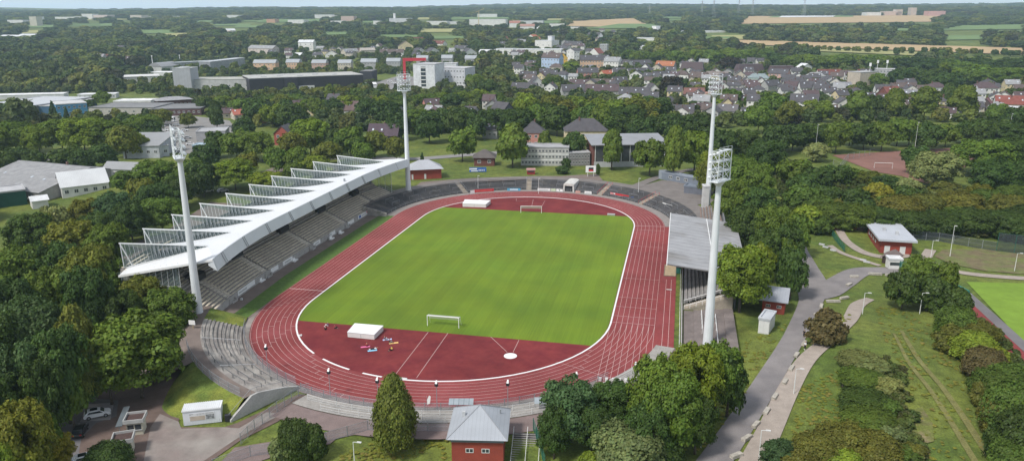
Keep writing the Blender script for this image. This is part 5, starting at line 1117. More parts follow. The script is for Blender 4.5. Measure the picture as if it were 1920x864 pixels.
TREES = []
SHADE = {}
def tree(place, px, py, H, Wpx, sty, rj=None, group=None, label=None):
    """Tree whose top shows at (px, py); H metres tall, crown Wpx pixels wide."""
    sh, col, look, bot = STY[sty]; r = rj or rnd
    top = G(px, py, H); z0 = float(T(top.x, top.y)); Wm = Wpx/ppm(top)
    isb = sh == 'bush'
    if not isb:
        sz = 'low ' if H < 8.5 else 'very tall ' if H > 21 else 'big ' if Wm > 13.5 else 'slim ' if Wm < 5 and sh != 'tall' else ''
    else: sz = 'big ' if Wm > 8 else 'small ' if Wm < 3.5 else ''
    nm = {'cone': 'conifer', 'tall': 'tall_tree', 'egg': 'lime_tree', 'bush': 'shrub'}.get(sh, 'broadleaf_tree')
    e = empty(nm, (top.x, top.y, z0), r.uniform(0, 6.28)); e['category'] = 'shrub' if isb else 'tree'
    lod = 'h' if Wpx > 62 else 'm' if Wpx > 26 else 'l'
    ms = PROTO[sh, lod]
    c = link('crown', r.choice(ms), e); c.location = (0, 0, H*bot); c.scale = (Wm/2*.98, Wm/2*.98*r.uniform(.9, 1.08), H*(1-bot)*1.0)
    k = r.uniform(.86, 1.14); hs = r.uniform(-.08, .08)
    c.color = (col[0]*k*(1+hs), col[1]*k, col[2]*k*(1-hs), 1)
    if not isb:
        t = link('trunk', r.choice(TRUNK), e); t.scale = (H*.9, H*.9, H*.95)
    if label: tag(e, label, e['category'], group or place)
    else: e['group'] = group or place+' trees'; PENDING.append((e, sz+look, place, group))
    NTREE[isb] += 1; TREES.append((top.x, top.y, Wm/2))
    return e
def trees(place, *rows):
    for r in rows: tree(place, *r)
def row(place, x0, y0, x1, y1, n, H, W, stys, jx=.35, jy=3., seed=0, hj=.15):
    r = random.Random(hash((x0, y0, n)) % 9973+seed)
    for k in range(n):
        t = (k+.5)/n+r.uniform(-jx, jx)/n
        tree(place, x0+(x1-x0)*t, y0+(y1-y0)*t+r.uniform(-jy, jy), H*(1+r.uniform(-hj, hj)), W*r.uniform(.8, 1.25), r.choice(stys), r)

trees('in front of the near floodlight mast by the grandstand', (262, 520, 12, 95, 'O'), (312, 542, 10.5, 100, 'R'), (216, 545, 12, 90, 'D'))
trees('beside the white car in the near left corner', (244, 592, 16, 184, 'R'), (292, 600, 12, 84, 'D'), (190, 632, 13, 90, 'R'))
trees('in the wood at the left edge', (24, 462, 17, 110, 'R'), (92, 452, 17, 120, 'D'), (160, 462, 17, 110, 'O'), (196, 482, 14, 80, 'R'), (50, 400, 14, 100, 'D'), (128, 412, 15, 95, 'O'), (196, 420, 14, 85, 'R'), (18, 520, 18, 110, 'D'), (82, 505, 18, 110, 'R'), (150, 500, 18, 100, 'D'),
      (48, 560, 18, 130, 'B'), (-10, 580, 18, 110, 'D'), (132, 575, 18, 110, 'E'), (100, 610, 18, 110, 'D'), (22, 640, 17, 120, 'B'), (140, 640, 14, 80, 'O'), (66, 668, 15, 90, 'D'), (-18, 700, 14, 90, 'D'), (120, 690, 11, 60, 'R'))
trees('in the near left corner', (22, 756, 15, 120, 'O'), (66, 770, 11, 56, 'R'), (-8, 812, 12, 90, 'L'), (196, 838, 4.5, 70, 'd'))
tree('in the near left corner', 100, 812, 6.5, 66, 'Y', label='sparse yellow-green sapling by the parking bays in the near left corner', group='trees in the near left corner')
trees('between the workshop hall and the grandstand', (297, 370, 12, 74, 'R'), (238, 378, 13, 70, 'D'), (212, 360, 14, 80, 'B'), (160, 372, 12, 66, 'O'), (100, 388, 11, 60, 'W'), (176, 398, 13, 70, 'D'), (130, 392, 9, 44, 'Y'), (72, 402, 10, 60, 'O'), (262, 335, 13, 60, 'O'), (232, 322, 9, 50, 'R'),
      (290, 300, 14, 90, 'R'), (352, 298, 14, 60, 'R'), (376, 306, 13, 56, 'D'), (330, 330, 12, 66, 'D'), (436, 298, 12, 84, 'L'), (385, 270, 11, 50, 'D'))
row('between the workshop hall and the grandstand', 250, 345, 330, 345, 3, 11, 56, 'DR', seed=2)
trees('beside the car park behind the grandstand', (545, 250, 13, 50, 'O'), (578, 222, 18, 80, 'L'), (655, 240, 15, 58, 'R'), (612, 268, 10, 44, 'O'), (700, 248, 12, 46, 'O'), (742, 258, 11, 40, 'O'), (440, 248, 13, 60, 'R'), (476, 246, 14, 66, 'R'), (405, 248, 12, 46, 'D'), (515, 278, 11, 40, 'R'), (500, 322, 8, 70, 'L'), (548, 306, 8, 40, 'R'), (555, 278, 11, 46, 'R'), (462, 288, 9, 40, 'O'), (590, 292, 8, 50, 'L'), (680, 268, 10, 44, 'R'), (628, 244, 13, 40, 'D'))
trees('in the broad row beside the grey office building', (20, 226, 16, 80, 'R'), (66, 234, 15, 70, 'L'), (108, 222, 17, 84, 'R'), (150, 220, 18, 88, 'L'), (194, 222, 17, 84, 'R'), (228, 238, 15, 60, 'O'), (250, 250, 11, 44, 'L'), (-16, 240, 15, 70, 'R'))
trees('under the broad row by the left edge', (30, 276, 10, 50, 'D'), (60, 284, 9, 44, 'D'), (118, 278, 10, 60, 'D'), (150, 282, 10, 50, 'D'), (188, 272, 10, 50, 'D'), (8, 284, 10, 46, 'D'))
trees('between the depot and the grey office building', (266, 215, 15, 70, 'R'), (96, 190, 12, 22, 'C'), (122, 200, 10, 16, 'C'), (282, 228, 12, 40, 'D'), (240, 215, 13, 44, 'D'), (402, 190, 16, 28, 'Q'), (478, 188, 15, 50, 'D'), (455, 222, 11, 40, 'D'), (300, 205, 10, 36, 'O'), (350, 212, 9, 30, 'O'), (190, 172, 11, 30, 'R'), (164, 188, 8, 24, 'D'))
row('on the green bank before the black-walled hall', 380, 186, 560, 178, 9, 10, 34, 'RODR', jy=5, seed=1)
row('on the green bank before the black-walled hall', 500, 196, 760, 176, 12, 12, 40, 'RRDL', jy=6, seed=5)
row('on the green bank before the black-walled hall', 560, 166, 700, 166, 6, 8, 26, 'LRO', jy=3, seed=5)
trees('on the green bank before the black-walled hall', (617, 160, 14, 22, 'P'), (545, 196, 15, 60, 'D'), (722, 190, 15, 60, 'D'))
row('on the slope before the white office block', 780, 176, 930, 168, 8, 11, 36, 'RLRD', jy=6, seed=1)
trees('on the slope before the white office block', (890, 140, 13, 34, 'R'), (912, 150, 14, 40, 'D'), (930, 180, 7, 20, 'L'), (905, 96, 17, 20, 'Q'), (860, 166, 8, 26, 'D'))
row('in the dark belt north of the far bend', 740, 208, 960, 206, 9, 16, 54, 'DDQRD', jy=7, seed=3)
row('in the dark belt north of the far bend', 960, 200, 1250, 190, 11, 17, 56, 'DRDOD', jy=9, seed=2)
row('in the dark belt north of the far bend', 980, 182, 1260, 182, 9, 15, 50, 'LRLOR', jy=6, seed=4)
row('in the dark belt north of the far bend', 1120, 222, 1330, 216, 8, 14, 52, 'DRDD', jy=6, seed=6)
trees('on the lawn behind the far terrace', (866, 242, 15, 52, 'R'), (961, 233, 19, 62, 'P'), (1022, 248, 13, 26, 'P'), (1075, 250, 13, 44, 'D'), (1149, 245, 17, 38, 'P'), (1221, 262, 15, 60, 'R'), (1267, 240, 21, 40, 'P'), (1306, 246, 18, 62, 'L'), (791, 286, 7, 16, 'C'), (1062, 298, 4, 16, 'd'), (1055, 312, 3, 22, 'd'), (1121, 308, 4.5, 8, 'd'))
# east belt behind the small stand
trees('behind the small grey-roofed stand', (1345, 280, 17, 80, 'L'), (1390, 290, 16, 80, 'R'), (1425, 305, 16, 74, 'R'), (1376, 335, 16, 80, 'R'), (1425, 350, 15, 80, 'D'), (1400, 385, 14, 74, 'D'), (1455, 385, 15, 74, 'R'), (1480, 420, 15, 70, 'D'), (1440, 430, 14, 70, 'D'), (1490, 465, 13, 56, 'D'), (1330, 300, 14, 40, 'O'), (1358, 244, 16, 60, 'D'), (1440, 262, 15, 70, 'D'), (1402, 242, 16, 66, 'D'), (1475, 445, 12, 40, 'R'), (1500, 405, 12, 46, 'R'))
trees('between the near right floodlight mast and the brick block', (1396, 462, 16, 116, 'L'), (1424, 458, 14, 60, 'L'))
trees('at the near right corner of the track', (1072, 712, 11, 120, 'B'), (1150, 716, 8, 90, 'D'), (1232, 668, 15, 110, 'R'), (1302, 648, 15, 120, 'L'), (1268, 702, 14, 120, 'R'), (1350, 640, 14, 90, 'R'), (1372, 660, 12, 60, 'D'), (1040, 762, 9, 70, 'D'), (1110, 758, 8, 80, 'D'), (1218, 760, 11, 90, 'D'), (1310, 742, 10, 80, 'D'))
trees('at the near edge of the picture', (1180, 808, 8, 120, 'w'), (1245, 826, 5, 70, 'd'), (1110, 852, 3, 50, 'l'), (735, 706, 12.5, 106, 'E'), (552, 794, 6, 64, 'd'), (588, 800, 5.5, 44, 'd'), (524, 824, 4, 40, 'w'), (172, 850, 3, 40, 'd'))
# town and right hand side
trees('among the houses of the town', (1260, 143, 16, 42, 'U'), (1370, 108, 16, 46, 'U'), (1070, 116, 12, 34, 'L'), (1037, 146, 12, 34, 'D'), (1192, 140, 8, 14, 'R'), (1372, 168, 12, 40, 'R'), (1232, 146, 10, 24, 'D'), (1282, 148, 9, 24, 'D'), (1600, 136, 11, 26, 'O'), (1648, 138, 14, 38, 'R'), (1672, 168, 7, 14, 'D'), (1342, 134, 8, 20, 'D'), (1014, 112, 10, 10, 'Q'), (1000, 118, 9, 22, 'D'), (1574, 186, 5, 7, 'C'), (1490, 214, 8, 26, 'U'), (1520, 188, 9, 28, 'L'), (1196, 118, 8, 12, 'D'), (985, 104, 10, 26, 'R'), (1405, 182, 8, 22, 'R'), (1300, 190, 7, 18, 'D'), (1352, 186, 7, 22, 'L'))
row('in the tree belt above the roofs of the town', 1168, 96, 1290, 96, 7, 16, 34, 'RLR', jy=3, seed=2)
row('in the tree belt above the roofs of the town', 1290, 96, 1450, 92, 9, 16, 34, 'LRR', jy=3, seed=3)
row('in the tree belt above the roofs of the town', 1450, 102, 1700, 104, 11, 15, 42, 'RRDL', jy=4, seed=4)
row('in the tree belt above the roofs of the town', 1690, 112, 1930, 116, 9, 16, 46, 'DRLD', jy=6, seed=5)
row('in the dark wood east of the town', 1680, 128, 1800, 138, 5, 15, 48, 'DD', jy=4, seed=1)
row('in the dark wood east of the town', 1800, 122, 1930, 134, 5, 16, 56, 'RLR', jy=5, seed=2)
trees('in the screen of tall trees before the town', (1450, 176, 17, 52, 'R'), (1480, 192, 15, 44, 'O'), (1612, 172, 18, 46, 'P'), (1682, 168, 19, 44, 'P'), (1740, 164, 20, 54, 'P'), (1812, 162, 20, 48, 'P'), (1780, 158, 17, 24, 'Q'), (1875, 196, 15, 40, 'R'), (1545, 190, 13, 36, 'R'), (1906, 205, 14, 50, 'D'), (1645, 180, 14, 36, 'D'), (1425, 200, 15, 52, 'R'))
row('in the hedge belt north of the red ash pitch', 1440, 230, 1680, 232, 8, 13, 50, 'DRDD', jy=5, seed=1)
row('in the hedge belt north of the red ash pitch', 1660, 228, 1930, 230, 8, 13, 52, 'DRDD', jy=6, seed=2)
trees('around the red ash pitch', (1532, 270, 8, 46, 'W'), (1760, 284, 14, 94, 'W'), (1722, 274, 12, 52, 'D'), (1850, 262, 15, 110, 'R'), (1905, 258, 15, 90, 'D'), (1872, 300, 13, 90, 'D'), (1940, 300, 14, 90, 'D'), (1632, 322, 5.5, 50, 'O'), (1664, 330, 6, 50, 'D'), (1600, 318, 5, 44, 'R'), (1700, 336, 5.5, 44, 'W'), (1840, 345, 6, 44, 'O'))
trees('in the shrubs between the ash pitch and the clubhouse', (1490, 300, 11, 60, 'R'), (1532, 315, 9, 60, 'D'), (1572, 310, 8, 50, 'D'), (1505, 350, 8, 60, 's'), (1550, 352, 7, 56, 'd'), (1645, 345, 8, 50, 'Y'), (1610, 358, 8, 60, 'd'), (1690, 372, 7, 70, 'o'), (1740, 368, 6.5, 70, 'o'), (1800, 365, 7, 80, 'o'), (1860, 360, 7, 80, 's'), (1905, 372, 7, 80, 'o'), (1560, 384, 6, 70, 's'), (1612, 388, 6, 70, 's'), (1655, 392, 6, 66, 'd'), (1515, 388, 7, 60, 'l'), (1720, 400, 6, 70, 'd'), (1770, 398, 6, 70, 'd'), (1830, 396, 6, 80, 'd'), (1890, 400, 6, 80, 'd'), (1935, 390, 7, 80, 'd'), (1510, 330, 9, 56, 'D'), (1780, 345, 5, 60, 'o'), (1820, 372, 5, 60, 's'), (1762, 374, 5, 60, 's'), (1870, 378, 5, 66, 'o'), (1910, 352, 6, 66, 's'), (1700, 352, 6, 56, 'd'), (1668, 368, 5, 50, 's'), (1590, 372, 5, 50, 'o'), (1540, 370, 6, 50, 's'), (1800, 392, 5, 60, 's'), (1865, 408, 4.5, 60, 's'), (1752, 412, 4, 50, 's'), (1905, 418, 5, 60, 'd'), (1690, 392, 4.5, 44, 's'), (1632, 372, 5, 44, 'o'), (1580, 404, 4, 44, 's'), (1535, 406, 5, 50, 's'))
trees('beside the ticket kiosk and the side pitch', (1730, 482, 11, 76, 'R'), (1700, 510, 9, 60, 'D'), (1778, 494, 10, 46, 'R'), (1752, 520, 8, 60, 'd'), (1800, 545, 6, 50, 'd'))
tree('on the grass strip between the two paths', 1550, 588, 6.4, 62, 'b', label='brownish weeping shrub on the grass strip between the two paths', group='shrubs on the grass strip')
trees('on the bank below the side running track', (1795, 582, 6, 66, 's'), (1836, 608, 4.5, 66, 'o'), (1786, 616, 5, 60, 'o'), (1832, 628, 5.5, 76, 'l'), (1866, 652, 4.5, 60, 'l'), (1850, 660, 5.5, 70, 'b'), (1896, 690, 5.5, 76, 's'), (1866, 700, 5.5, 66, 's'), (1902, 730, 8, 90, 's'), (1930, 776, 9, 110, 'd'), (1880, 752, 6, 64, 'o'), (1896, 800, 6, 70, 'd'), (1846, 720, 4, 40, 'o'), (1915, 838, 6, 90, 's'))
trees('in the ivy thicket on the grassy mound', (1614, 664, 2.6, 66, 'w'), (1640, 676, 2.6, 60, 'w'), (1622, 700, 2.8, 80, 's'), (1662, 712, 2.4, 60, 'w'), (1622, 738, 2.8, 84, 'd'), (1658, 752, 2.4, 60, 's'), (1630, 774, 3, 90, 's'), (1668, 796, 2.4, 60, 'w'), (1690, 838, 2.6, 60, 's'), (1600, 690, 2.2, 40, 's'), (1602, 760, 2.2, 46, 'd'), (1712, 836, 2.2, 46, 'o'))
trees('at the near edge right of the footpath', (1462, 826, 5, 76, 'B'), (1530, 822, 5, 90, 'o'), (1590, 806, 5, 100, 'o'), (1642, 820, 4.5, 90, 'o'), (1500, 850, 4, 90, 'o'), (1570, 846, 4, 90, 'l'))
row('in the row along the edge of the corn field', 1445, 84, 1620, 88, 13, 8, 10, 'OD', jy=1, seed=1)
row('in the row along the edge of the corn field', 1620, 88, 1920, 94, 18, 9, 12, 'ODD', jy=1.5, seed=2)
print('trees', NTREE)
# ---------------------------------------------------------------- woodland nobody could count
def inpoly(x, y, P):
    c = False; n = len(P)
    for i in range(n):
        (x1, y1), (x2, y2) = P[i], P[(i+1) % n]
        if (y1 > y) != (y2 > y) and x < (x2-x1)*(y-y1)/(y2-y1)+x1: c = not c
    return c
def gpoly(*px): return [tuple(G(*p)[:2]) for p in px]
FIELDS = [  # name, near left, near right, far right, far left, colour
 ('corn_field', (1376, 84), (1930, 105), (1930, 92), (1380, 76), 'c'), ('meadow', (1520, 97), (1720, 106), (1720, 99), (1520, 92), 'y'), ('corn_field', (1380, 46), (1750, 42), (1780, 27), (1400, 30), 'c'), ('corn_field', (1060, 50), (1240, 54), (1190, 35), (1068, 41), 'c'), ('meadow', (1100, 55), (1230, 54), (1240, 46), (1160, 46), 'g'),
 ('meadow', (1760, 58), (1930, 56), (1930, 47), (1790, 49), 'g'), ('meadow', (1440, 34), (1600, 33), (1600, 27), (1450, 27), 'g'), ('meadow', (480, 43), (610, 42), (600, 37), (490, 37), 'g'), ('meadow', (120, 50), (225, 50), (220, 45), (130, 45), 'g'), ('meadow', (840, 38), (960, 36), (960, 32), (850, 32), 'g'), ('meadow', (605, 67), (660, 66), (655, 61), (610, 61), 'g'), ('white_tunnel_field', (1460, 34), (1562, 33), (1566, 30), (1466, 31), 'w'), ('meadow', (1290, 29), (1380, 29), (1380, 25), (1290, 25), 'c')]
rc_ = random.Random(4)
for k in range(26):
    px_, py_ = (rc_.uniform(20, 900), rc_.uniform(32, 78)) if k < 16 else (rc_.uniform(1000, 1900), rc_.uniform(30, 74))
    w_ = rc_.uniform(18, 46)*(py_/60); h_ = rc_.uniform(1.8, 4)*(py_/60)
    FIELDS.append(('meadow', (px_-w_, py_+h_), (px_+w_*.9, py_+h_*.8), (px_+w_, py_-h_), (px_-w_*.8, py_-h_*.9), 'g' if k % 3 else 'y'))
fm = {'c': mat('ripe_corn', (.43, .31, .17), .95, (.03, .07), (.4, .05)), 'y': mat('dry_meadow', (.33, .32, .13), .95, (.05, .12)), 'g': mat('green_meadow', (.14, .21, .07), .95, (.02, .12)), 'w': mat('plastic_tunnel', (.72, .72, .72), .5, (.05, .05))}
FP_ = []
for nm, a, b_, c, d, k in FIELDS:
    pxfield(nm, a, b_, c, d, fm[k], dz=1.2+(.6 if k == 'w' else 0)+(.3 if k == 'g' else 0)); FP_.append(gpoly(a, b_, c, d))
for nm, a, b_, c, d, k in FIELDS:
    f_ = lambda p: (p[0], p[1]+min(16, 15*ppm(G(*p))))
    FP_.append(gpoly(f_(a), f_(b_), b_, a))
# open ground kept free of the wood (pixel outlines on the ground)
CLEAR = [gpoly((940, 240), (1330, 240), (1930, 225), (1930, 120), (1240, 110), (1180, 100), (940, 104)),       # town
 gpoly((-200, 240), (500, 240), (760, 250), (940, 250), (940, 180), (900, 130), (760, 116), (440, 112), (300, 108), (225, 150), (225, 172), (-200, 172)),
 gpoly((420, 150), (900, 150), (900, 100), (700, 92), (440, 96)), gpoly((-200, 78), (60, 78), (60, 66), (-200, 66)), gpoly((1000, 116), (1180, 116), (1120, 80), (1060, 92), (940, 96))]
def scatter(name, pts, sc, col, label):
    me = bpy.data.meshes.new(name); me.from_pydata(pts, [], [])
    at = me.attributes.new('size', 'FLOAT_VECTOR', 'POINT'); at.data.foreach_set('vector', np.array(sc, np.float32).ravel())
    o = link(name, me); o['kind'] = 'stuff'; o['label'] = label
    ng = bpy.data.node_groups.new(name+'_scatter', 'GeometryNodeTree')
    ng.interface.new_socket('Geometry', in_out='INPUT', socket_type='NodeSocketGeometry'); ng.interface.new_socket('Geometry', in_out='OUTPUT', socket_type='NodeSocketGeometry')
    n = ng.nodes; l = ng.links
    gi = n.new('NodeGroupInput'); go = n.new('NodeGroupOutput'); ip = n.new('GeometryNodeInstanceOnPoints'); ci = n.new('GeometryNodeCollectionInfo')
    ci.inputs['Collection'].default_value = col; ci.inputs['Separate Children'].default_value = True; ci.inputs['Reset Children'].default_value = True
    na = n.new('GeometryNodeInputNamedAttribute'); na.data_type = 'FLOAT_VECTOR'; na.inputs['Name'].default_value = 'size'
    rv = n.new('FunctionNodeRandomValue'); rv.data_type = 'FLOAT_VECTOR'; rv.inputs[0].default_value = (0, 0, 0); rv.inputs[1].default_value = (0, 0, 6.28)
    l.new(gi.outputs[0], ip.inputs['Points']); l.new(ci.outputs[0], ip.inputs['Instance']); ip.inputs['Pick Instance'].default_value = True
    l.new(rv.outputs[0], ip.inputs['Rotation']); l.new(na.outputs['Attribute'], ip.inputs['Scale']); l.new(ip.outputs[0], go.inputs[0])
    md = o.modifiers.new('scatter', 'NODES'); md.node_group = ng
    print(name, len(pts))
    return o
THIN = False
def wood(name, n_try, dmin, dmax, spacing, hgt, label, seed, keep):
    g = np.random.default_rng(seed)
    cell = {}; pts = []; sc = []
    for _ in range(n_try):
        dd = math.exp(g.uniform(math.log(dmin), math.log(dmax))) if dmax/dmin > 3 else math.sqrt(g.uniform(dmin**2, dmax**2)); a = g.uniform(-.68, .68)
        x = CAM[0]+dd*math.sin(a+a0); y = CAM[1]+dd*math.cos(a+a0)
        sp = spacing(dd); ck = (int(dd/sp), int(a*dd/sp))
        if ck in cell: continue
        if not keep(x, y, dd): continue
        if any(inpoly(x, y, P) for P in FP_): continue
        if g.random() < .5+.5*math.sin(x/170.+math.sin(y/230.)*2)*math.sin(y/190.+1) and dd > 700 and g.random() < .35: continue
        ok = True
        for fx, fy, L_, Dp, an in FOOT:
            if abs(fx-x) > 420 or abs(fy-y) > 420: continue
            c_, s_ = math.cos(-an), math.sin(-an); u, v_ = c_*(x-fx)-s_*(y-fy), s_*(x-fx)+c_*(y-fy)
            fr = 13 if THIN else 12 if dd < 500 else 4+.03*dd if dd < 900 else .11*dd
            if abs(u) < L_/2+5 and -Dp/2-fr < v_ < Dp/2+4: ok = False; break
        if not ok: continue
        if dd < 900 and any((tx-x)**2+(ty-y)**2 < (tr+2)**2 for tx, ty, tr in TREES): continue
        cell[ck] = 1; pts.append((x, y, float(T(x, y)))); h = hgt(dd)*g.uniform(.5, 1.3); w_ = sp*(.32 if THIN else .66)*g.uniform(.85, 1.3); sc.append((w_, w_, h))
    return scatter(name, pts, sc, WCOL, label)
WCOL = bpy.data.collections.new('wood_kinds')
for i in range(5):
    me = crown_mesh('wood_crown', 90+i, 'round' if i < 4 else 'tall', 16, 42, .24, mwood, cr=(.34, .56)); wo = bpy.data.objects.new('wood_crown', me); WCOL.objects.link(wo)
clear = lambda x, y: any(inpoly(x, y, P) for P in CLEAR)
TOWNP = [CLEAR[0], CLEAR[4]]; WESTP = CLEAR[1:4]
YARD = [gpoly((-60, 330), (470, 300), (470, 225), (290, 205), (290, 235), (-60, 240)), gpoly((700, 176), (820, 172), (820, 140), (700, 140)), gpoly((-60, 236), (300, 226), (300, 176), (-60, 176)), gpoly((540, 330), (1020, 306), (1020, 276), (540, 286))]
wood('woodland', 165000, 170, 6800, lambda d: 9+max(0, d-600)*.0065, lambda d: 13.5-min(2.5, max(0, d-900)/900), 'green woods and tree belts spreading over the land to the horizon', 1, lambda x, y, d: not clear(x, y) and (d > 600 or (x < -330 and y > 100) or (((x > 205 and y > -120) or (x < -175 and y < 20)) and not -90 < proj((x, y, 0.))[0] < 2010)))
inw = lambda x, y: any(inpoly(x, y, P) for P in WESTP) and not any(inpoly(x, y, P) for P in YARD)
THIN = True
wood('garden_trees', 26000, 300, 1500, lambda d: 10.5, lambda d: 6.6, 'garden and street trees between the houses of the town and the estate', 2, lambda x, y, d: inw(x, y) or any(inpoly(x, y, P) for P in TOWNP))

def kinds(nm, ramp, shape, seed, leaf, ncl=12, per=50):
    cl = bpy.data.collections.new(nm); m_ = leafmat(nm+'_leaf', ramp=ramp)
    for i in range(3): cl.objects.link(bpy.data.objects.new(nm, crown_mesh(nm, seed+i, shape, ncl, per, leaf, m_, cr=(.3, .5))))
    return cl
def pscatter(name, polys, label, col, seed):
    g = random.Random(seed); pts = []; sc = []
    for poly, n, w0, w1, h0, h1 in polys:
        P = gpoly(*poly); xs = [p[0] for p in P]; ys_ = [p[1] for p in P]; k = 0
        while k < n:
            x, y = g.uniform(min(xs), max(xs)), g.uniform(min(ys_), max(ys_))
            if not inpoly(x, y, P): continue
            k += 1
            if math.sin(x*.5+1.3*math.sin(y*.3))*math.sin(y*.37+x*.1) > .45: continue
            w_ = g.uniform(w0, w1); pts.append((x, y, float(T(x, y))-.05)); sc.append((w_, w_, g.uniform(h0, h1)))
    return scatter(name, pts, sc, col, label)
UCOL = kinds('undergrowth_plant', [(.045, .080, .026), (.085, .120, .034), (.060, .096, .032), (.11, .14, .05), (.07, .075, .035), (.052, .09, .03)], 'bush', 120, .22)
pscatter('undergrowth', [([(1590, 668), (1650, 662), (1694, 700), (1712, 780), (1748, 880), (1580, 880), (1584, 760)], 330, .5, 1.3, .7, 1.7), ([(1470, 864), (1600, 812), (1700, 850), (1720, 890), (1440, 890)], 120, .7, 1.5, .8, 2.2),
  ([(1496, 350), (1600, 345), (1760, 362), (1935, 372), (1935, 440), (1860, 446), (1720, 440), (1640, 412), (1540, 424)], 620, .8, 2.3, 1.2, 3.2), ([(1790, 600), (1850, 610), (1925, 680), (1935, 860), (1890, 860), (1850, 740), (1800, 660)], 260, .7, 1.8, 1., 2.6), ([(1440, 300), (1540, 330), (1520, 420), (1480, 440)], 120, .8, 2., 1.5, 4.)],
  'low scrub and brambles under the trees and in the ivy thicket', UCOL, 3)
GCOL = kinds('grass_tuft', [(.19, .22, .045), (.22, .23, .06), (.17, .215, .04), (.24, .215, .08), (.16, .21, .04)], 'bush', 140, .4, 8, 26)
pscatter('tall_grass', [([(1640, 575), (1700, 575), (1780, 640), (1880, 780), (1920, 880), (1720, 880), (1700, 700), (1660, 640)], 520, .15, .38, .05, .16), ([(1500, 720), (1580, 690), (1580, 800), (1480, 850)], 260, .15, .35, .05, .12), ([(1530, 590), (1600, 590), (1560, 650), (1530, 650)], 160, .2, .5, .1, .25), ([(560, 880), (690, 830), (840, 815), (840, 880)], 260, .15, .4, .05, .16), ([(1400, 640), (1480, 600), (1340, 830), (1250, 870)], 260, .15, .4, .05, .16)],
  'rough tufts of tall grass on the mound and the verges', GCOL, 5)
# ---------------------------------------------------------------- paths, roads and other ground
mbrickp = mat('red_brick_paving', (.15, .108, .092), .92, (.5, .16), (8., .2))
mlightp = mat('light_paving', (.285, .26, .235), .92, (.4, .16), (8., .16), second=((.22, .18, .165), .12, .5, .15))
mgravel = mat('pale_gravel', (.34, .29, .25), .95, (.6, .12), (10., .18))
pxpoly('forecourt', [(40, 900), (95, 760), (160, 690), (250, 640), (330, 610), (372, 606), (372, 640), (352, 688), (333, 800), (420, 800), (445, 792), (560, 738), (590, 742), (520, 790), (452, 824), (392, 866), (388, 900)], mbrickp, .0)
pxpoly('light_plaza', [(262, 900), (282, 800), (300, 775), (335, 790), (340, 803), (418, 800), (448, 802), (500, 772), (528, 776), (470, 806), (440, 824), (378, 866), (374, 900)], mlightp, .02)
pxpoly('parking_bays', [(60, 900), (98, 770), (128, 742), (222, 750), (218, 780), (180, 792), (152, 822), (140, 900)], masph, .012)
pxpoly('parking_bay', [(163, 757), (214, 754), (207, 786), (150, 790)], mat('bay_concrete', (.30, .28, .27), .9, (.5, .1)), .022)
annulus('bank_path', 19.6, 22.2, 3.09, 3.375, 2.79, 2.79, mpave, 24)
annulus('path_slope', 22.2, 33, 3.09, 3.26, 2.785, -.1, mpave, 16)
mbank = mat('bank_grass', (.185, .205, .036), .95, (.5, .28), (4., .3), second=((.11, .155, .03), .18, .5, .1))
b = MB(); ts = rng(3.228, 3.375, 22); f1 = lambda t: 22.2+max(.2, 9.2*min(1, (t-3.225)/.085)-6.2*max(0, (t-3.325)/.05)**1.5)
for t, u in zip(ts[:-1], ts[1:]):
    for k in range(4):
        q = lambda t_, k_: (*rpt(22.2+(f1(t_)-22.2)*k_/4, t_), 2.80-2.9*(k_/4)**1.15)
        b.quad(q(t, k), q(t, k+1), q(u, k+1), q(u, k))
struct(b.build('grass_bank', mbank, smooth=True))
annulus('near_walk', 10.0, 11.6, 3.0, 3.95, -.035, -.035, mlightp, 40)
annulus('ring_step', 11.6, 15.6, 3.40, 3.93, .10, .14, mat('ring_concrete', (.31, .29, .268), .9, (.5, .15), (4., .15)), 30)
annulus('ring_path', 15.6, 20.6, 3.40, 3.93, .03, .03, mat('ring_paving', (.205, .155, .145), .92, (.4, .14), (8., .2)), 30)
sheet('grass_patch', [(*rpt(11.6, 3.098), .3), (*rpt(19.6, 3.098), 2.86), (*rpt(19.6, 3.136), 2.86), (*rpt(11.6, 3.136), .35)], mbank, 0)
pxpoly('branch_path', [(600, 812), (690, 792), (700, 806), (630, 822), (618, 832), (560, 838), (470, 870), (395, 885), (440, 838), (540, 822)], MATS['ring_paving'], .035)
pxpoly('footway', [(1010, 800), (1130, 800), (1130, 812), (1010, 812)], MATS['ring_paving'], .03)
mroad = mat('warm_asphalt', (.235, .215, .21), .92, (.3, .12), (9., .14), second=((.19, .175, .175), .11, .5, .12))
strip('asphalt_road', pxs((1330, 880), (1380, 806), (1440, 712), (1490, 630), (1520, 566), (1520, 530), (1512, 500), (1500, 470), (1488, 430)), [5, 4.8, 4.6, 4.6, 5.4, 8.5, 6, 4.5, 4], mroad, .05)
strip('asphalt_road', pxs((1515, 560), (1548, 548), (1578, 528), (1610, 510), (1650, 507), (1700, 508)), [4, 7, 7, 6, 5.5, 5.5], mroad, .065)
strip('gravel_footpath', pxs((1405, 880), (1440, 812), (1478, 730), (1512, 674), (1556, 634), (1592, 600), (1608, 572), (1632, 560)), [4.2, 4, 3.8, 3.6, 3.4, 3.2, 3.2, 2], mgravel, .07)
strip('gravel_footpath', pxs((1572, 428), (1592, 456), (1622, 474), (1665, 482), (1700, 476)), [2.5, 2.6, 3, 3.5, 5], mgravel, .05)
strip('gravel_footpath', pxs((1556, 460), (1578, 474), (1618, 488), (1650, 498)), 1.8, mgravel, .055)
strip('gravel_footpath', pxs((1745, 468), (1738, 484), (1760, 500), (1810, 512), (1880, 519), (1960, 524)), 3, mgravel, .06)
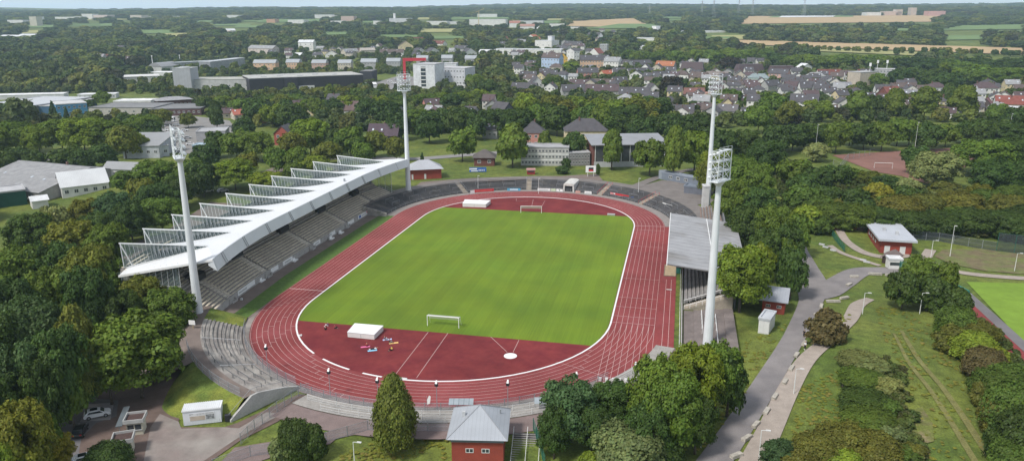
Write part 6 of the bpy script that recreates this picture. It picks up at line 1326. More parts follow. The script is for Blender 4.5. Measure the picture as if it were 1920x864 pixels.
strip('worn_track', pxs((1872, 880), (1812, 790), (1770, 730), (1720, 670), (1690, 620)), [1.3, 1.2, 1.1, 1, .8], mat('worn_earth', (.172, .165, .058), .95, (.6, .2), (4., .25)), .06)
strip('worn_track', pxs((1838, 880), (1786, 795), (1745, 732), (1702, 676), (1676, 625)), [1.1, 1, .9, .8, .5], MATS['worn_earth'], .06)
pxpoly('straw_patch', [(1700, 770), (1728, 762), (1748, 790), (1752, 826), (1730, 832), (1708, 804)], mat('straw', (.20, .165, .085), .95, (.9, .25), (5., .3), second=((.13, .15, .035), .5, .5, .12)), .05)
pxpoly('dry_oval', [(1768, 468), (1830, 466), (1935, 478), (1935, 515), (1850, 508), (1780, 494), (1752, 480)], mat('dry_grass', (.155, .125, .07), .95, (.5, .2), (5., .25), second=((.14, .16, .05), .2, .52, .1)), .05)
pxpoly('side_pitch', [(1812, 528), (1960, 532), (1990, 700), (1935, 660), (1880, 600)], mat('side_turf', (.17, .27, .03), .9, (.5, .1), (.08, .12)), .05)
strip('side_running_track', pxs((1780, 545), (1830, 592), (1885, 646), (1960, 722)), [4, 4.4, 4.6, 4.6], mtartan2, .05)
strip('side_asphalt', pxs((1800, 540), (1850, 585), (1906, 636), (1980, 702)), [2.6, 2.6, 2.6, 2.6], masph, .07)
pxpoly('ash_pitch', [(1560, 291), (1700, 282), (1850, 274), (1880, 280), (1740, 345), (1690, 330), (1640, 322)], mat('red_ash', (.215, .11, .088), .95, (.2, .08), (.05, .12)), .05)
strip('north_road', pxs((560, 300), (660, 296), (770, 298), (860, 292), (960, 284), (1010, 280)), [7, 7, 7.5, 7.5, 7, 6], mat('road_grey', (.24, .23, .225), .9, (.2, .1)), .06)
pxpoly('car_park', [(296, 262), (300, 226), (330, 214), (430, 226), (446, 246), (420, 270), (400, 292), (330, 286)], mat('car_park_grey', (.235, .225, .215), .9, (.2, .12)), .05)
pxpoly('car_park', [(-40, 310), (130, 288), (180, 300), (150, 330), (-40, 380)], MATS['car_park_grey'], .05)
pxpoly('stand_forecourt', [(200, 470), (300, 440), (380, 388), (470, 330), (560, 296), (600, 300), (540, 330), (440, 392), (330, 470), (240, 520)], mpave, .03)
pxpoly('service_yard', [(700, 156), (756, 140), (800, 150), (800, 166), (700, 172)], MATS['road_grey'], .08)
strip('lawn_path', pxs((1185, 352), (1230, 334), (1275, 322), (1340, 312)), [4, 4, 4, 4], MATS['ring_asphalt'], .07)
pxpoly('north_forecourt', [(775, 352), (790, 341), (880, 334), (1000, 330), (1050, 330), (1120, 326), (1130, 338), (1000, 336), (870, 342), (800, 352)], mpave, .02)
pxpoly('kiosk_yard', [(1190, 352), (1240, 338), (1330, 344), (1345, 380), (1300, 384), (1240, 362)], MATS['ring_asphalt'], .05)

# ---------------------------------------------------------------- equipment on the field
def goal(px0, py0, px1, py1, label, depth):
    A, B = G(px0, py0), G(px1, py1); A.z = B.z = 0; d = B-A; L_ = 7.32; mid = (A+B)/2
    e = empty('football_goal', mid, math.atan2(d.y, d.x)); tag(e, label, 'goal', 'football goals')
    b = MB(); h = 2.44
    for x in (-L_/2, L_/2): b.tube([(x, 0, 0), (x, 0, h)], .09, 8)
    b.tube([(-L_/2-.08, 0, h), (L_/2+.08, 0, h)], .09, 8)
    b.build('frame', mwhite, e)
    b = MB()
    for x in (-L_/2, L_/2): b.bar((x, 0, h), (x, depth, h-.15), .05); b.bar((x, depth, h-.15), (x, depth*1.6, 0), .05)
    b.build('stay', mwhite, e)
    b = MB(); dd = depth
    b.quad((-L_/2, 0, h), (L_/2, 0, h), (L_/2, dd, h-.2), (-L_/2, dd, h-.2)); b.quad((-L_/2, dd, h-.2), (L_/2, dd, h-.2), (L_/2, dd*1.2, h-1.2), (-L_/2, dd*1.2, h-1.2))
    b.build('net', glassy('goal_net', (.72, .72, .72), .5, .7), e)
goal(801, 610, 861, 615, 'white football goal with its net gathered up at the near end of the pitch', -1.4 if False else 1.2)
goal(976.3, 399, 1015.5, 399.5, 'white football goal on the red surface at the far end of the pitch', 1.2)
def landing_mat(pts, h, label):
    P = [G(*p) for p in pts]; cpt = sum(P, V())/len(P); cpt.z = 0; e = empty('landing_mat', cpt); tag(e, label, 'landing mat', 'high jump landing mats')
    q = [V((p.x-cpt.x, p.y-cpt.y, .08)) for p in P]
    b = MB(); b.prism(q, (0, 0, h-.14)); b.build('cushion', mat('mat_cover', (.70, .69, .67), .6, (.6, .05)), e)
    b = MB(); b.prism([v*1.015+V((0, 0, h-.06)) for v in q], (0, 0, .10)); b.build('cover', mat('mat_top', (.80, .80, .80), .5, (.4, .03)), e)
    b = MB(); m_ = (q[0]+q[1])/2*1.006; dr = (q[1]-q[0]).normalized()*.05; nn = V((dr.y, -dr.x, 0)); b.prism([m_+dr, m_-dr, m_-dr+nn, m_+dr+nn], (0, 0, h-.2)); b.build('strap', mgrey, e)
landing_mat([(652, 632), (702, 637), (719, 620), (666, 615.5)], 1.15, 'white covered landing mat with a grey strap near the near goal')
landing_mat([(867.5, 388), (911, 389.5), (920, 382), (872, 380.5)], 1.25, 'white covered landing mat near the far bend')
def disc(name, px, py, r, h, mm, label, cat):
    e = empty(name, G(px, py)); e.location.z = 0; tag(e, label, cat); b = MB(); b.tube([(0, 0, -.02), (0, 0, h)], r, 28); b.build('plate', mm, e); 
    b = MB(); b.tube([(0, 0, h), (0, 0, h+.004)], r*.86, 28); b.build('ring', mconc if False else mwhite, e); return e
disc('throwing_circle', 957, 667, 1.35, .06, mwhite, 'white round throwing circle cover on the red near infield', 'throwing circle')
def blk(name, px, py, dx, dy, dz, mm, label, cat, rz=0., group=None, lid=None):
    p = G(px, py); e = empty(name, p, rz); tag(e, label, cat, group)
    b = MB(); b.box(-dx/2, -dy/2, 0, dx/2, dy/2, dz); b.build('body', mm, e)
    if lid: b = MB(); b.box(-dx/2-.04, -dy/2-.04, dz, dx/2+.04, dy/2+.04, dz+.06); b.build('lid', lid, e)
    return e
blk('equipment_box', 1146, 403.5, 2.6, 1.0, .45, mat('box_grey', (.36, .37, .36), .7, (1., .1)), 'low grey equipment box at the edge of the turf near the far goal', 'box', 0, None, mgrey)
for (x, y, l_) in [(746, 709.5, 'left white plank lying on the kerb line of the near bend'), (758, 710, 'right white plank lying on the kerb line of the near bend')]: blk('white_plank', x, y, 1.0, .35, .12, mwhite, l_, 'plank', 0, 'white planks on the kerb', mlight)
blk('marker_board', 563.5, 629.5, .6, .5, .2, mwhite, 'small white marker box beside the kerb in the near left bend', 'marker', .5, None, mlight)
blk('take_off_board', 1254.5, 543, 1.3, .3, .05, mwhite, 'white take-off board on the long jump runway', 'board', 0, None, mlight)
blk('cable_box', 453, 562, .5, .5, .4, mlight, 'small white box on the grass edge beside the back straight', 'box', 0, None, mgrey)
e = empty('sand_pit', G(1246, 508)); tag(e, 'sand-filled long jump pit at the corner of the small stand', 'sand pit')
A = G(1246, 516); A.z = 0; b = MB(); q = [G(*p)-e.location for p in ((1245, 517), (1267, 518), (1268, 497), (1247, 496))]; q = [V((v.x, v.y, .03)) for v in q]
b.prism(q, (0, 0, .03)); b.build('sand', mat('sand', (.40, .31, .20), .95, (1.2, .15), (6., .15)), e)
b = MB()
for i in range(4): b.bar(q[i], q[(i+1) % 4], .25)
b.build('rim', mat('pit_rim', (.20, .17, .13), .9, (1., .2)), e)
blk('green_container', 1272, 508, 1.2, 4.2, 1.6, mgrn, 'dark green box standing between the sand pit and the small stand', 'box', 0, None, mdark)
for x, y, c, l_ in [(685, 650, (.70, .16, .32), 'pink exercise mat on the red near infield'), (698, 657, (.25, .55, .75), 'light blue exercise mat on the red near infield'), (738, 643, (.75, .50, .18), 'yellow orange exercise mat on the red near infield'), (726, 636.5, (.45, .50, .72), 'pale violet exercise mat near the white landing mat')]:
    p = G(x, y); p.z = 0.0; e = empty('exercise_mat', p, .5); tag(e, l_, 'exercise mat', 'exercise mats'); b = MB(); b.box(-.95, -.32, .02, .95, .32, .06)
    b.build('pad', mat('mat_'+l_.split()[0], c, .7, (2., .06)), e); b = MB(); b.tube([(.95, -.32, .07), (.95, .32, .07)], .05, 8); b.build('roll', MATS['mat_'+l_.split()[0]], e)

# ---------------------------------------------------------------- people
def skin(name, verts, edges, rad, material, parent, sub=1):
    me = bpy.data.meshes.new(name); me.from_pydata(verts, edges, []); me.materials.append(material)
    o = link(name, me, parent)
    md = o.modifiers.new('skin', 'SKIN'); md.use_smooth_shade = True
    for i, r in enumerate(rad): me.skin_vertices[0].data[i].radius = (r, r)
    me.skin_vertices[0].data[0].use_root = True
    s = o.modifiers.new('sub', 'SUBSURF'); s.levels = sub; s.render_levels = sub
    return o
mskin = mat('skin', (.48, .29, .20), .6, (3., .06)); mhair = [mat('dark_hair', (.03, .02, .015), .7, (6., .2)), mat('fair_hair', (.28, .18, .08), .7, (6., .2))]
def person(px, py, pose, shirt, trousers, label, rz=0., z=None, hair=0, group=None):
    p = G(px, py); 
    if z is not None: p.z = z
    e = empty('person', p, rz); tag(e, label, 'person', group)
    if pose == 'sit':
        hip = V((0, 0, .12)); kn = [V((s*.14, .40, .46)) for s in (-1, 1)]; an = [V((s*.13, .60, .09)) for s in (-1, 1)]; ch = V((0, -.10, .52)); nk = V((0, -.08, .66)); hd = V((0, -.03, .84))
        el = [V((s*.27, -.12, .36)) for s in (-1, 1)]; ha = [V((s*.16, .22, .40)) for s in (-1, 1)]
    elif pose == 'lie':
        hip = V((0, 0, .13)); kn = [V((s*.12, .42, .16)) for s in (-1, 1)]; an = [V((s*.14, .84, .10)) for s in (-1, 1)]; ch = V((0, -.40, .15)); nk = V((0, -.56, .17)); hd = V((0, -.74, .18))
        el = [V((s*.34, -.36, .10)) for s in (-1, 1)]; ha = [V((s*.40, -.10, .08)) for s in (-1, 1)]
    else:
        hip = V((0, 0, .92)); kn = [V((-.10, .06, .50)), V((.10, -.04, .50))]; an = [V((-.10, .10, .09)), V((.11, -.16, .10))]; ch = V((0, 0, 1.30)); nk = V((0, 0, 1.47)); hd = V((0, .02, 1.64))
        el = [V((-.26, -.02, 1.12)), V((.26, .06, 1.12))]; ha = [V((-.27, .16, .92)), V((.26, .22, .94))]
    sh = [ch+V((s*.19, 0, .10 if pose != 'lie' else 0))+(V((0, -.08, 0)) if pose == 'lie' else V()) for s in (-1, 1)]
    ft = [a+(V((0, .17, -.05)) if pose != 'lie' else V((0, .06, .12))) for a in an]; up = (hd-nk).normalized()
    vs = [hip, (hip+ch)/2, ch, nk, hd, hd+up*.08, hd+up*.15]+kn+an+ft+sh+el+ha+[h+(h-l)*.25 for h, l in zip(ha, el)]+[hip+V((s*.1, .02, -.02)) for s in (-1, 1)]
    E_ = [(0, 1), (1, 2), (2, 3), (3, 4), (4, 5), (5, 6), (0, 21), (0, 22), (21, 7), (22, 8), (7, 9), (8, 10), (9, 11), (10, 12), (2, 13), (2, 14), (13, 15), (14, 16), (15, 17), (16, 18), (17, 19), (18, 20)]
    R = [.13, .125, .14, .055, .085, .10, .06, .065, .065, .04, .04, .04, .04, .06, .06, .042, .042, .032, .032, .028, .028, .09, .09]
    skin('body', vs, E_, R, mskin, e)
    skin('shirt', [hip+(ch-hip)*.15, (hip+ch)/2, ch, sh[0], sh[1], el[0], el[1]], [(0, 1), (1, 2), (2, 3), (2, 4), (3, 5), (4, 6)], [.155, .15, .165, .085, .085, .062, .062], shirt, e)
    skin('trousers', [hip, vs[21], vs[22], kn[0], kn[1], kn[0]*.25+an[0]*.75, kn[1]*.25+an[1]*.75], [(0, 1), (0, 2), (1, 3), (2, 4), (3, 5), (4, 6)], [.15, .115, .115, .085, .085, .065, .065], trousers, e)
    skin('hair', [hd+up*.04-V((0, .035, 0)), hd+up*.11-V((0, .03, 0)), hd+up*.165-V((0, .01, 0))], [(0, 1), (1, 2)], [.09, .105, .07], mhair[hair], e)
    skin('face', [hd+up*.055+V((0, .085, 0)), hd+up*.04+V((0, .115, 0))], [(0, 1)], [.022, .016], mskin, e)
    for i in (0, 1):
        b = MB(); f = (an[i]+ft[i])/2-V((0, 0, .03)); b.box(f.x-.05, f.y-.13, f.z-.05, f.x+.05, f.y+.13, f.z+.05); b.build('shoe', mwhite if hair else mblack, e)
    return e
def cloth(n_, c): return mat('cloth_'+n_, c, .85, (4., .08))
cb, cw, cr_, cn_, cy, cg = cloth('black', (.02, .02, .025)), cloth('white', (.65, .65, .66)), cloth('red', (.42, .05, .06)), cloth('navy', (.04, .06, .16)), cloth('yellow', (.65, .50, .10)), cloth('grey', (.20, .20, .22))
person(610.5, 618, 'sit', cb, cb, 'person in black sitting nearest the kerb left of the white landing mat', .6, 0)
person(614.5, 611, 'sit', cn_, cw, 'person in navy top and white trousers sitting behind two others', 2.2, 0, 1)
person(628, 615.5, 'sit', cr_, cb, 'person in a dark red top sitting right of the two others by the kerb', -1.5, 0)
person(688, 649, 'sit', cr_, cb, 'person in a red top sitting on the pink mat', .3, .05)
person(701, 654.5, 'lie', cw, cb, 'person in a white top lying by the light blue mat', 2.2, .05, 1)
person(722, 637.5, 'sit', cn_, cw, 'person in navy and white sitting beside the landing mat', -.8, .05, 1)
person(731, 643, 'sit', cb, cg, 'person in black sitting at the end of the yellow mat', -1.2, .05)
person(734, 656.5, 'sit', cy, cb, 'person in a yellow top and black trousers sitting nearest the near bend', 2.5, 0)
person(1507, 632, 'walk', cb, cb, 'person in black standing by the stone blocks along the footpath', 2.8)
person(1509, 655, 'walk', cw, cb, 'person in a white top and black trousers by the stone blocks', 2.6, None, 1)

# ---------------------------------------------------------------- vehicles
mtyre = mat('tyre', (.02, .02, .02), .85, (4., .1)); mrim = mat('rim', (.45, .46, .48), .35, (3., .05), metal=.6); mcarg = mat('car_glass', (.02, .025, .03), .08, (1., .1), spec=.6)
mlamp = mat('headlamp', (.70, .72, .74), .2, (3., .03), spec=.6); mtail = mat('tail_lamp', (.45, .02, .02), .25, (3., .05))
mcar = mat('car_paint', rough=.28, noise=(1., .03), objcol=True, spec=.6)
def carmesh():
    b = bmesh.new()
    prof = [(-2.05, .32), (-2.1, .62), (-2.0, .92), (-1.78, 1.02), (-1.35, 1.40), (-.9, 1.49), (.1, 1.47), (.55, 1.36), (1.15, .98), (1.8, .84), (2.08, .66), (2.1, .34)]
    rows = []
    for yf, sq in ((-.86, 0), (-.80, 1), (.80, 1), (.86, 0)):
        rows.append([b.verts.new((x, yf*(1-.22*max(0, (z-.9)/.6)), z if sq else min(z, 1.0)*.98+max(0, z-1.0)*.8)) for x, z in prof])
    n = len(prof)
    for j in range(3):
        for i in range(n): b.faces.new((rows[j][i], rows[j][(i+1) % n], rows[j+1][(i+1) % n], rows[j+1][i]))
    b.faces.new(rows[0][::-1]); b.faces.new(rows[3])
    bmesh.ops.recalc_face_normals(b, faces=b.faces[:])
    me = bpy.data.meshes.new('car_body'); b.to_mesh(me); b.free(); me.materials.append(mcar); return me
CARB = carmesh()
def partmesh(name, fn, mm):
    b = MB(); fn(b); o = b.build(name, mm); me = o.data; bpy.data.objects.remove(o); return me
def glassfn(b):
    b.quad((-1.36, -.68, 1.385), (-1.36, .68, 1.385), (-1.80, .74, 1.035), (-1.80, -.74, 1.035)); b.quad((.60, -.66, 1.36), (1.17, -.74, 1.0), (1.17, .74, 1.0), (.60, .66, 1.36))
    for s in (-1, 1): b.quad((-1.45, s*.862, 1.0), (1.0, s*.862, 1.0), (.45, s*.775, 1.34), (-1.15, s*.775, 1.36))
GLS = partmesh('windows', glassfn, mcarg)
TYR = partmesh('tyre', lambda b: b.tube([(0, -.11, 0), (0, .11, 0)], .33, 16), mtyre)
RIM = partmesh('rim', lambda b: b.tube([(0, -.12, 0), (0, .12, 0)], .2, 10), mrim)
HLP = partmesh('headlight', lambda b: b.box(-.03, -.16, -.07, .03, .16, .07), mlamp); TLP = partmesh('tail_light', lambda b: b.box(-.03, -.13, -.09, .03, .13, .09), mtail)
def car(px, py, rz, col, label, group='parked cars', parts=True, place=None, look=None, sc=1.0):
    p = G(px, py, .05); e = empty('parked_car', p, rz); e.scale = (sc,)*3
    e['category'] = 'car'; e['group'] = group
    if label: e['label'] = label
    else: PENDING.append((e, look, place, group))
    link('body', CARB, e, col=col); link('windshield', GLS, e)
    for x in (-1.3, 1.32):
        for y in (-.78, .78):
            t = link('tyre', TYR, e, (x, y, .33)); 
            if parts: link('rim', RIM, t)
    if parts:
        for y in (-.6, .6): link('headlight', HLP, e, (2.08, y, .66)); link('tail_light', TLP, e, (-2.08, y, .78))
    return e
def hd(px0, py0, px1, py1): a, b_ = G(px0, py0), G(px1, py1); return math.atan2(b_.y-a.y, b_.x-a.x)
c = car(183, 780, hd(165, 782, 204, 774), (.78, .79, .80), 'white hatchback with a dark glass roof parked under the big tree', parts=True)
b = MB(); b.quad((-1.0, -.55, 1.50), (.15, -.55, 1.485), (.15, .55, 1.485), (-1.0, .55, 1.50)); b.build('glass_roof', mcarg, c)
car(151, 812, hd(142, 826, 160, 792), (.015, .015, .018), 'black car parked in front of the white hatchback')
c = car(162, 866, hd(146, 866, 178, 858), (.76, .77, .78), 'white car half hidden at the bottom edge of the picture')
b = MB(); b.quad((-1.0, -.55, 1.50), (.15, -.55, 1.485), (.15, .55, 1.485), (-1.0, .55, 1.50)); b.build('glass_roof', mcarg, c)
cols = {'white': (.75, .75, .76), 'silver grey': (.38, .39, .41), 'black': (.02, .02, .025), 'red': (.45, .04, .04), 'blue': (.06, .12, .3)}
for x, y, r, cn in [(304, 238, .3, 'silver grey'), (309, 246, .3, 'white'), (316, 252, .3, 'white'), (326, 242, .3, 'silver grey'), (332, 250, .4, 'white'), (338, 258, .4, 'white'), (322, 262, .4, 'white'), (304, 254, .3, 'white'), (330, 236, .4, 'silver grey'), (346, 246, .5, 'white'), (352, 260, .5, 'silver grey'), (344, 266, .5, 'black'), (376, 292, .6, 'red'), (357, 272, .4, 'white'), (318, 230, .3, 'silver grey')]:
    car(x, y, r, cols[cn], None, 'cars in the car park behind the floodlight mast', False, 'in the car park behind the near floodlight mast head', f'{cn} parked car')
for x, y, r, cn in [(58, 294, .2, 'white'), (76, 296, .2, 'silver grey'), (90, 294, .2, 'white'), (98, 290, .3, 'silver grey'), (4, 325, .2, 'white'), (112, 292, .2, 'white'), (46, 226, .1, 'white'), (30, 290, .1, 'silver grey')]:
    car(x, y, r, cols[cn], None, 'cars under the left row of trees', False, 'under the broad trees by the left edge', f'{cn} parked car')
for x, y, r, cn in [(390, 360, .8, 'white'), (418, 360, .9, 'silver grey'), (444, 306, .6, 'white'), (520, 300, .2, 'black'), (500, 302, .2, 'black')]:
    car(x, y, r, cols[cn], None, 'cars behind the grandstand', False, 'on the road behind the grandstand', f'{cn} parked car')
for x, y, r, cn in [(731, 154, .2, 'white'), (738, 157, .2, 'white'), (744, 151, .2, 'silver grey'), (752, 156, .2, 'white'), (764, 160, .2, 'silver grey'), (764, 150, .2, 'white')]:
    car(x, y, r, cols[cn], None, 'cars beside the white office block', False, 'in the yard beside the red portal frame', f'{cn} parked car', sc=1.2)
p = G(312, 229, .1); e = empty('coach', p, hd(302, 229, 322, 229)); tag(e, 'white coach parked behind the car park of the grandstand', 'bus')
b = MB(); b.box(-5.5, -1.25, .5, 5.5, 1.25, 3.2); b.box(-5.3, -1.1, 3.2, 5.3, 1.1, 3.35); b.build('body', mcar, e, col=(.76, .76, .77))
b = MB(); b.box(-5.2, -1.28, 1.7, 5.2, -1.251, 2.7); b.box(-5.2, 1.251, 1.7, 5.2, 1.28, 2.7); b.box(5.501, -1.1, 1.4, 5.53, 1.1, 2.9); b.build('windows', mcarg, e)
for x in (-3.4, 3.6):
    for y in (-1.1, 1.1): t = link('tyre', TYR, e, (x, y, .5)); t.scale = (1.5,)*3

# ---------------------------------------------------------------- signs, posts, furniture
board(888, 361.5, 926, 359, 1.1, mred, 'red advertising board before the dark far terrace', marks=[(.1, .3, .9, .6, mat('faded_red', (.62, .12, .12), .5))])
board(882, 364, 890, 363, 1.3, mwhite, 'small white board at the left end of the red board'); board(951, 358, 976, 358, 1.0, mcyan, 'light blue board before the far terrace', marks=[(.2, .3, .8, .7, mwhite)])
board(1008, 358, 1032, 358.5, 1.0, mwhite, 'white board left of the tunnel mouth', marks=[(.1, .3, .8, .6, mgrey)]); board(1033, 358.6, 1042, 359, 1.0, mat('pale_green_board', (.55, .62, .45), .6), 'pale green board next to the white one by the tunnel mouth'); board(1043, 359, 1055, 360, 1.0, mwhite, 'white board with a small green mark beside the tunnel mouth', marks=[(.4, .3, .6, .7, mgrn)])
board(1079, 362.5, 1088, 363, 1.0, mat('rosy_board', (.55, .33, .28), .6), 'rosy board right of the tunnel mouth'); board(1096, 363.5, 1109, 364.5, 1.0, mwhite, 'white board further right of the tunnel mouth', marks=[(.1, .2, .9, .5, mgrey)])
board(1150, 368, 1179, 373.5, 1.3, mred, 'long red banner at the foot of the north east terrace', marks=[(.0, .6, .12, .95, mwhite)]); board(1144, 367.5, 1150, 368.4, 1.4, mat('pink_board', (.6, .25, .25), .6), 'pink and white end piece of the long red banner'); board(1183, 374.5, 1197, 376, 1.0, mblue, 'blue board right of the long red banner', marks=[(.1, .4, .9, .75, mwhite)])
board(1242, 388, 1263, 391, 1.6, mwhite, 'white board at the corner of the small grey-roofed stand')
board(880, 323, 912, 322.5, 2.0, mblue, 'blue banner with a white wave on the lawn behind the far terrace', marks=[(.0, .5, .45, .8, mwhite), (.1, .1, .5, .3, mwhite), (.55, .2, .6, .5, mwhite), (.64, .2, .69, .5, mwhite), (.73, .2, .78, .5, mwhite), (.84, .2, .89, .5, mwhite)], group='advertising boards round the track')
def scoreboard():
    A, B = G(1098, 331), G(1117, 331); d = B-A; L_ = math.hypot(d.x, d.y); e = empty('scoreboard', A, math.atan2(d.y, d.x)); tag(e, 'white scoreboard with a dark and red screen behind the far terrace', 'scoreboard')
    b = MB(); b.box(0, 0, 1.7, L_, .5, 4.4); b.build('frame', mwhite, e)
    b = MB(); b.box(L_*.28, -.04, 2.2, L_*.76, -.01, 3.8, 0); b.box(L_*.29, -.06, 2.22, L_*.74, -.041, 2.9, 1); b.build('screen', [mblack, mred], e)
    for x in (L_*.2, L_*.8): b = MB(); b.tube([(x, .25, 0), (x, .25, 1.7)], .1, 8); b.build('post', msteelw, e)
scoreboard()
def speaker_post(px, py, h, i):
    top = G(px, py, h); e = empty('loudspeaker_post', (top.x, top.y, float(T(top.x, top.y)))); e['category'] = 'loudspeaker'; PENDING.append((e, 'thin post with a dark and white loudspeaker', 'round the near bend', 'loudspeaker posts'))
    b = MB(); b.tube([(0, 0, 0), (0, 0, h)], [.07, .05], 8); b.build('post', msteelg, e)
    b = MB(); b.box(-.28, -.2, h-.55, .28, .2, h); b.build('horn', mblack, e); b = MB(); b.prism([(-.2, -.25, h), (.2, -.25, h), (.12, .1, h+.5), (-.12, .1, h+.5)], (0, .12, 0)); b.build('cap', mwhite, e)
for i, (x, y) in enumerate([(498, 650), (616, 695), (707, 712), (818, 718), (952, 717), (1081, 702), (1192, 683)]): speaker_post(x, y, 5.2, i)
def lamp(px, py, h, look, place, arm=1.0, rz=0):
    top = G(px, py, h); e = empty('street_lamp', (top.x, top.y, float(T(top.x, top.y))), rz); e['category'] = 'street lamp'; PENDING.append((e, look, place, 'street lamps'))
    b = MB(); b.tube([(0, 0, -.1), (0, 0, h)], [.09, .05], 8); b.bar((0, 0, h), (arm, 0, h+.1), .07); b.build('post', msteelw, e)
    b = MB(); b.box(arm-.35, -.14, h+.02, arm+.35, .14, h+.16); b.build('lamp_head', mlight, e)
for a in [(1730, 549, 5), (1622, 549, 5), (1428, 806, 5), (1493, 691, 5), (1318, 786, 5)]: lamp(*a, 'thin street lamp', 'along the two paths right of the track')
lamp(662, 828, 5, 'white headed street lamp', 'at the near edge beside the conical lime tree'); lamp(88, 762, 5, 'thin street lamp', 'in front of the near left wood'); lamp(1750, 451, 5, 'thin street lamp', 'beside the dry oval'); lamp(1908, 475, 5, 'thin street lamp', 'beside the dry oval')
for a in [(1790, 424, 9), (1534, 234, 14), (1722, 230, 14), (1898, 214, 14), (1198, 335, 6), (896, 330, 6), (1010, 335, 6)]:
    lamp(*a, 'tall thin lighting pole', 'around the side pitches and the far terrace', .3)
def fence(name, pxl, h, mpanel, mpost, label, step=2.6, cat='fence', dz=0., rail=True, pts=None):
    P = pts or [G(x, y) for x, y in pxl]
    e = empty(name, P[0]); tag(e, label, cat); O = P[0]
    pan = MB(); rl = MB()
    k = 0
    for a, c_ in zip(P[:-1], P[1:]):
        d = c_-a; n = max(1, int(d.length/step)); up = V((0, 0, h))
        pan.quad(a-O, c_-O, c_-O+up, a-O+up)
        if rail: rl.bar(a-O+up, c_-O+up, .05); rl.bar(a-O+up*.5, c_-O+up*.5, .035); rl.bar(a-O+V((0, 0, .1)), c_-O+V((0, 0, .1)), .035)
        for i in range(n):
            if k < 95: q = a+d*i/n-O; b = MB(); b.bar(q, q+V((0, 0, h+.08)), .12); b.build('post', mpost, e); k += 1
    pan.build('mesh_panel', mpanel, e)
    if rail: rl.build('rail', mpost, e)
    return e
ring = lambda s, t0, t1, n, z=0.: [V((*rpt(s, t0+(t1-t0)*k/n), z)) for k in range(n+1)]
fence('mesh_fence', None, 2.3, mmesh, msteelg, 'grey mesh fence between the pale terrace and the near left bend', 2.6, pts=ring(11.0, 3.14, 3.375, 12))
fence('mesh_fence', None, 1.5, mmesh, msteelg, 'low grey mesh fence along the outside of the near bend', 2.6, pts=ring(11.2, 3.385, 3.80, 22))
fence('barrier_rail', None, 1.0, glassy('open_rail', (.4, .4, .4), .06, .6), msteelw, 'white tube barrier along the concrete ring walk', 2.4, pts=ring(13.2, 3.41, 3.86, 22, .12))
fence('barrier_rail', None, 1.0, MATS['open_rail'], msteelw, 'outer white tube barrier between concrete walk and brown path', 2.4, pts=ring(15.4, 3.44, 3.86, 18, .14))
fence('mesh_fence', None, 1.8, mmesh, msteelg, 'grey mesh fence on the bank behind the pale terrace', 2.6, pts=ring(22.3, 3.22, 3.37, 8, 2.8))
fence('mesh_fence', [(452, 832), (478, 806), (520, 772), (560, 742), (580, 736)], 2.0, mmesh, msteelg, 'grey mesh fence with tall posts beside the sloping concrete wall', 2.0)
fence('mesh_fence', [(612, 828), (690, 806), (840, 808)], 1.8, mmesh, msteelg, 'thin mesh fence along the brown ring path left of the gate house', 3.2)
fence('mesh_fence', [(400, 880), (470, 855), (560, 842), (612, 828)], 1.8, mmesh, msteelg, 'thin mesh fence across the near edge before the round bushes', 3.2)
mgm = glassy('green_mesh', (.03, .17, .12), .6, .6)
fence('green_fence', [(1000, 806), (1012, 840), (1022, 880)], 2.2, mgm, mgrn, 'green mesh fence beside the near stairway', 1.8)
fence('green_fence', [(1557, 438), (1567, 452), (1584, 473)], 2.0, mgm, mgrn, 'green fence beside the gravel path to the clubhouse', 1.8)
fence('green_fence', [(1686, 505), (1704, 509)], 2.4, mgm, mgrn, 'short green fence right of the white ticket kiosk', 1.8)
mdm = glassy('dark_mesh', (.05, .06, .07), .62, .6)
fence('dark_fence', [(1712, 448), (1760, 452), (1815, 462), (1868, 470)], 2.6, mdm, msteelg, 'dark screened fence behind the dry oval', 3)
fence('ball_fence', [(1868, 470), (1935, 478)], 5.5, mdm, mgrn, 'tall dark green ball fence at the right edge', 3)
fence('wire_fence', [(1562, 312), (1575, 318), (1590, 300), (1640, 290)], 3.0, glassy('thin_mesh', (.2, .2, .2), .12, .6), msteelg, 'dark posts of a wire fence at the corner of the ash pitch', 4)
fence('timber_fence', [(1578, 720), (1580, 752), (1580, 782)], 1.3, mdm, mat('old_timber', (.10, .08, .06), .9, (3., .2)), 'dark old fence along the ivy thicket', 1.6)
# wing wall at the end of the bank
wa = empty('wing_wall', (*rpt(20, 3.376), 0)); tag(wa, 'pale sloping concrete wing wall at the end of the grass bank', 'wall'); O = V(wa.location)
pts = [V((*rpt(s, 3.376), z))-O for s, z in ((10.9, -.1), (10.9, .5), (14, 1.6), (19.6, 3.0), (21.0, 3.0), (25.6, .35), (25.6, -.1))]
dn = V((*rpt(20, 3.3785), 0))-V((*rpt(20, 3.376), 0)); b = MB(); b.prism(pts, dn); b.build('wall_face', mat('wing_concrete', (.44, .43, .41), .88, (.4, .1), (3., .1)), wa)
b = MB()
for p, q in zip(pts[2:5], pts[3:6]): b.bar(p+V((0, 0, 1)), q+V((0, 0, 1)), .06); b.bar(p, p+V((0, 0, 1)), .06)
b.build('railing', msteelg, wa)
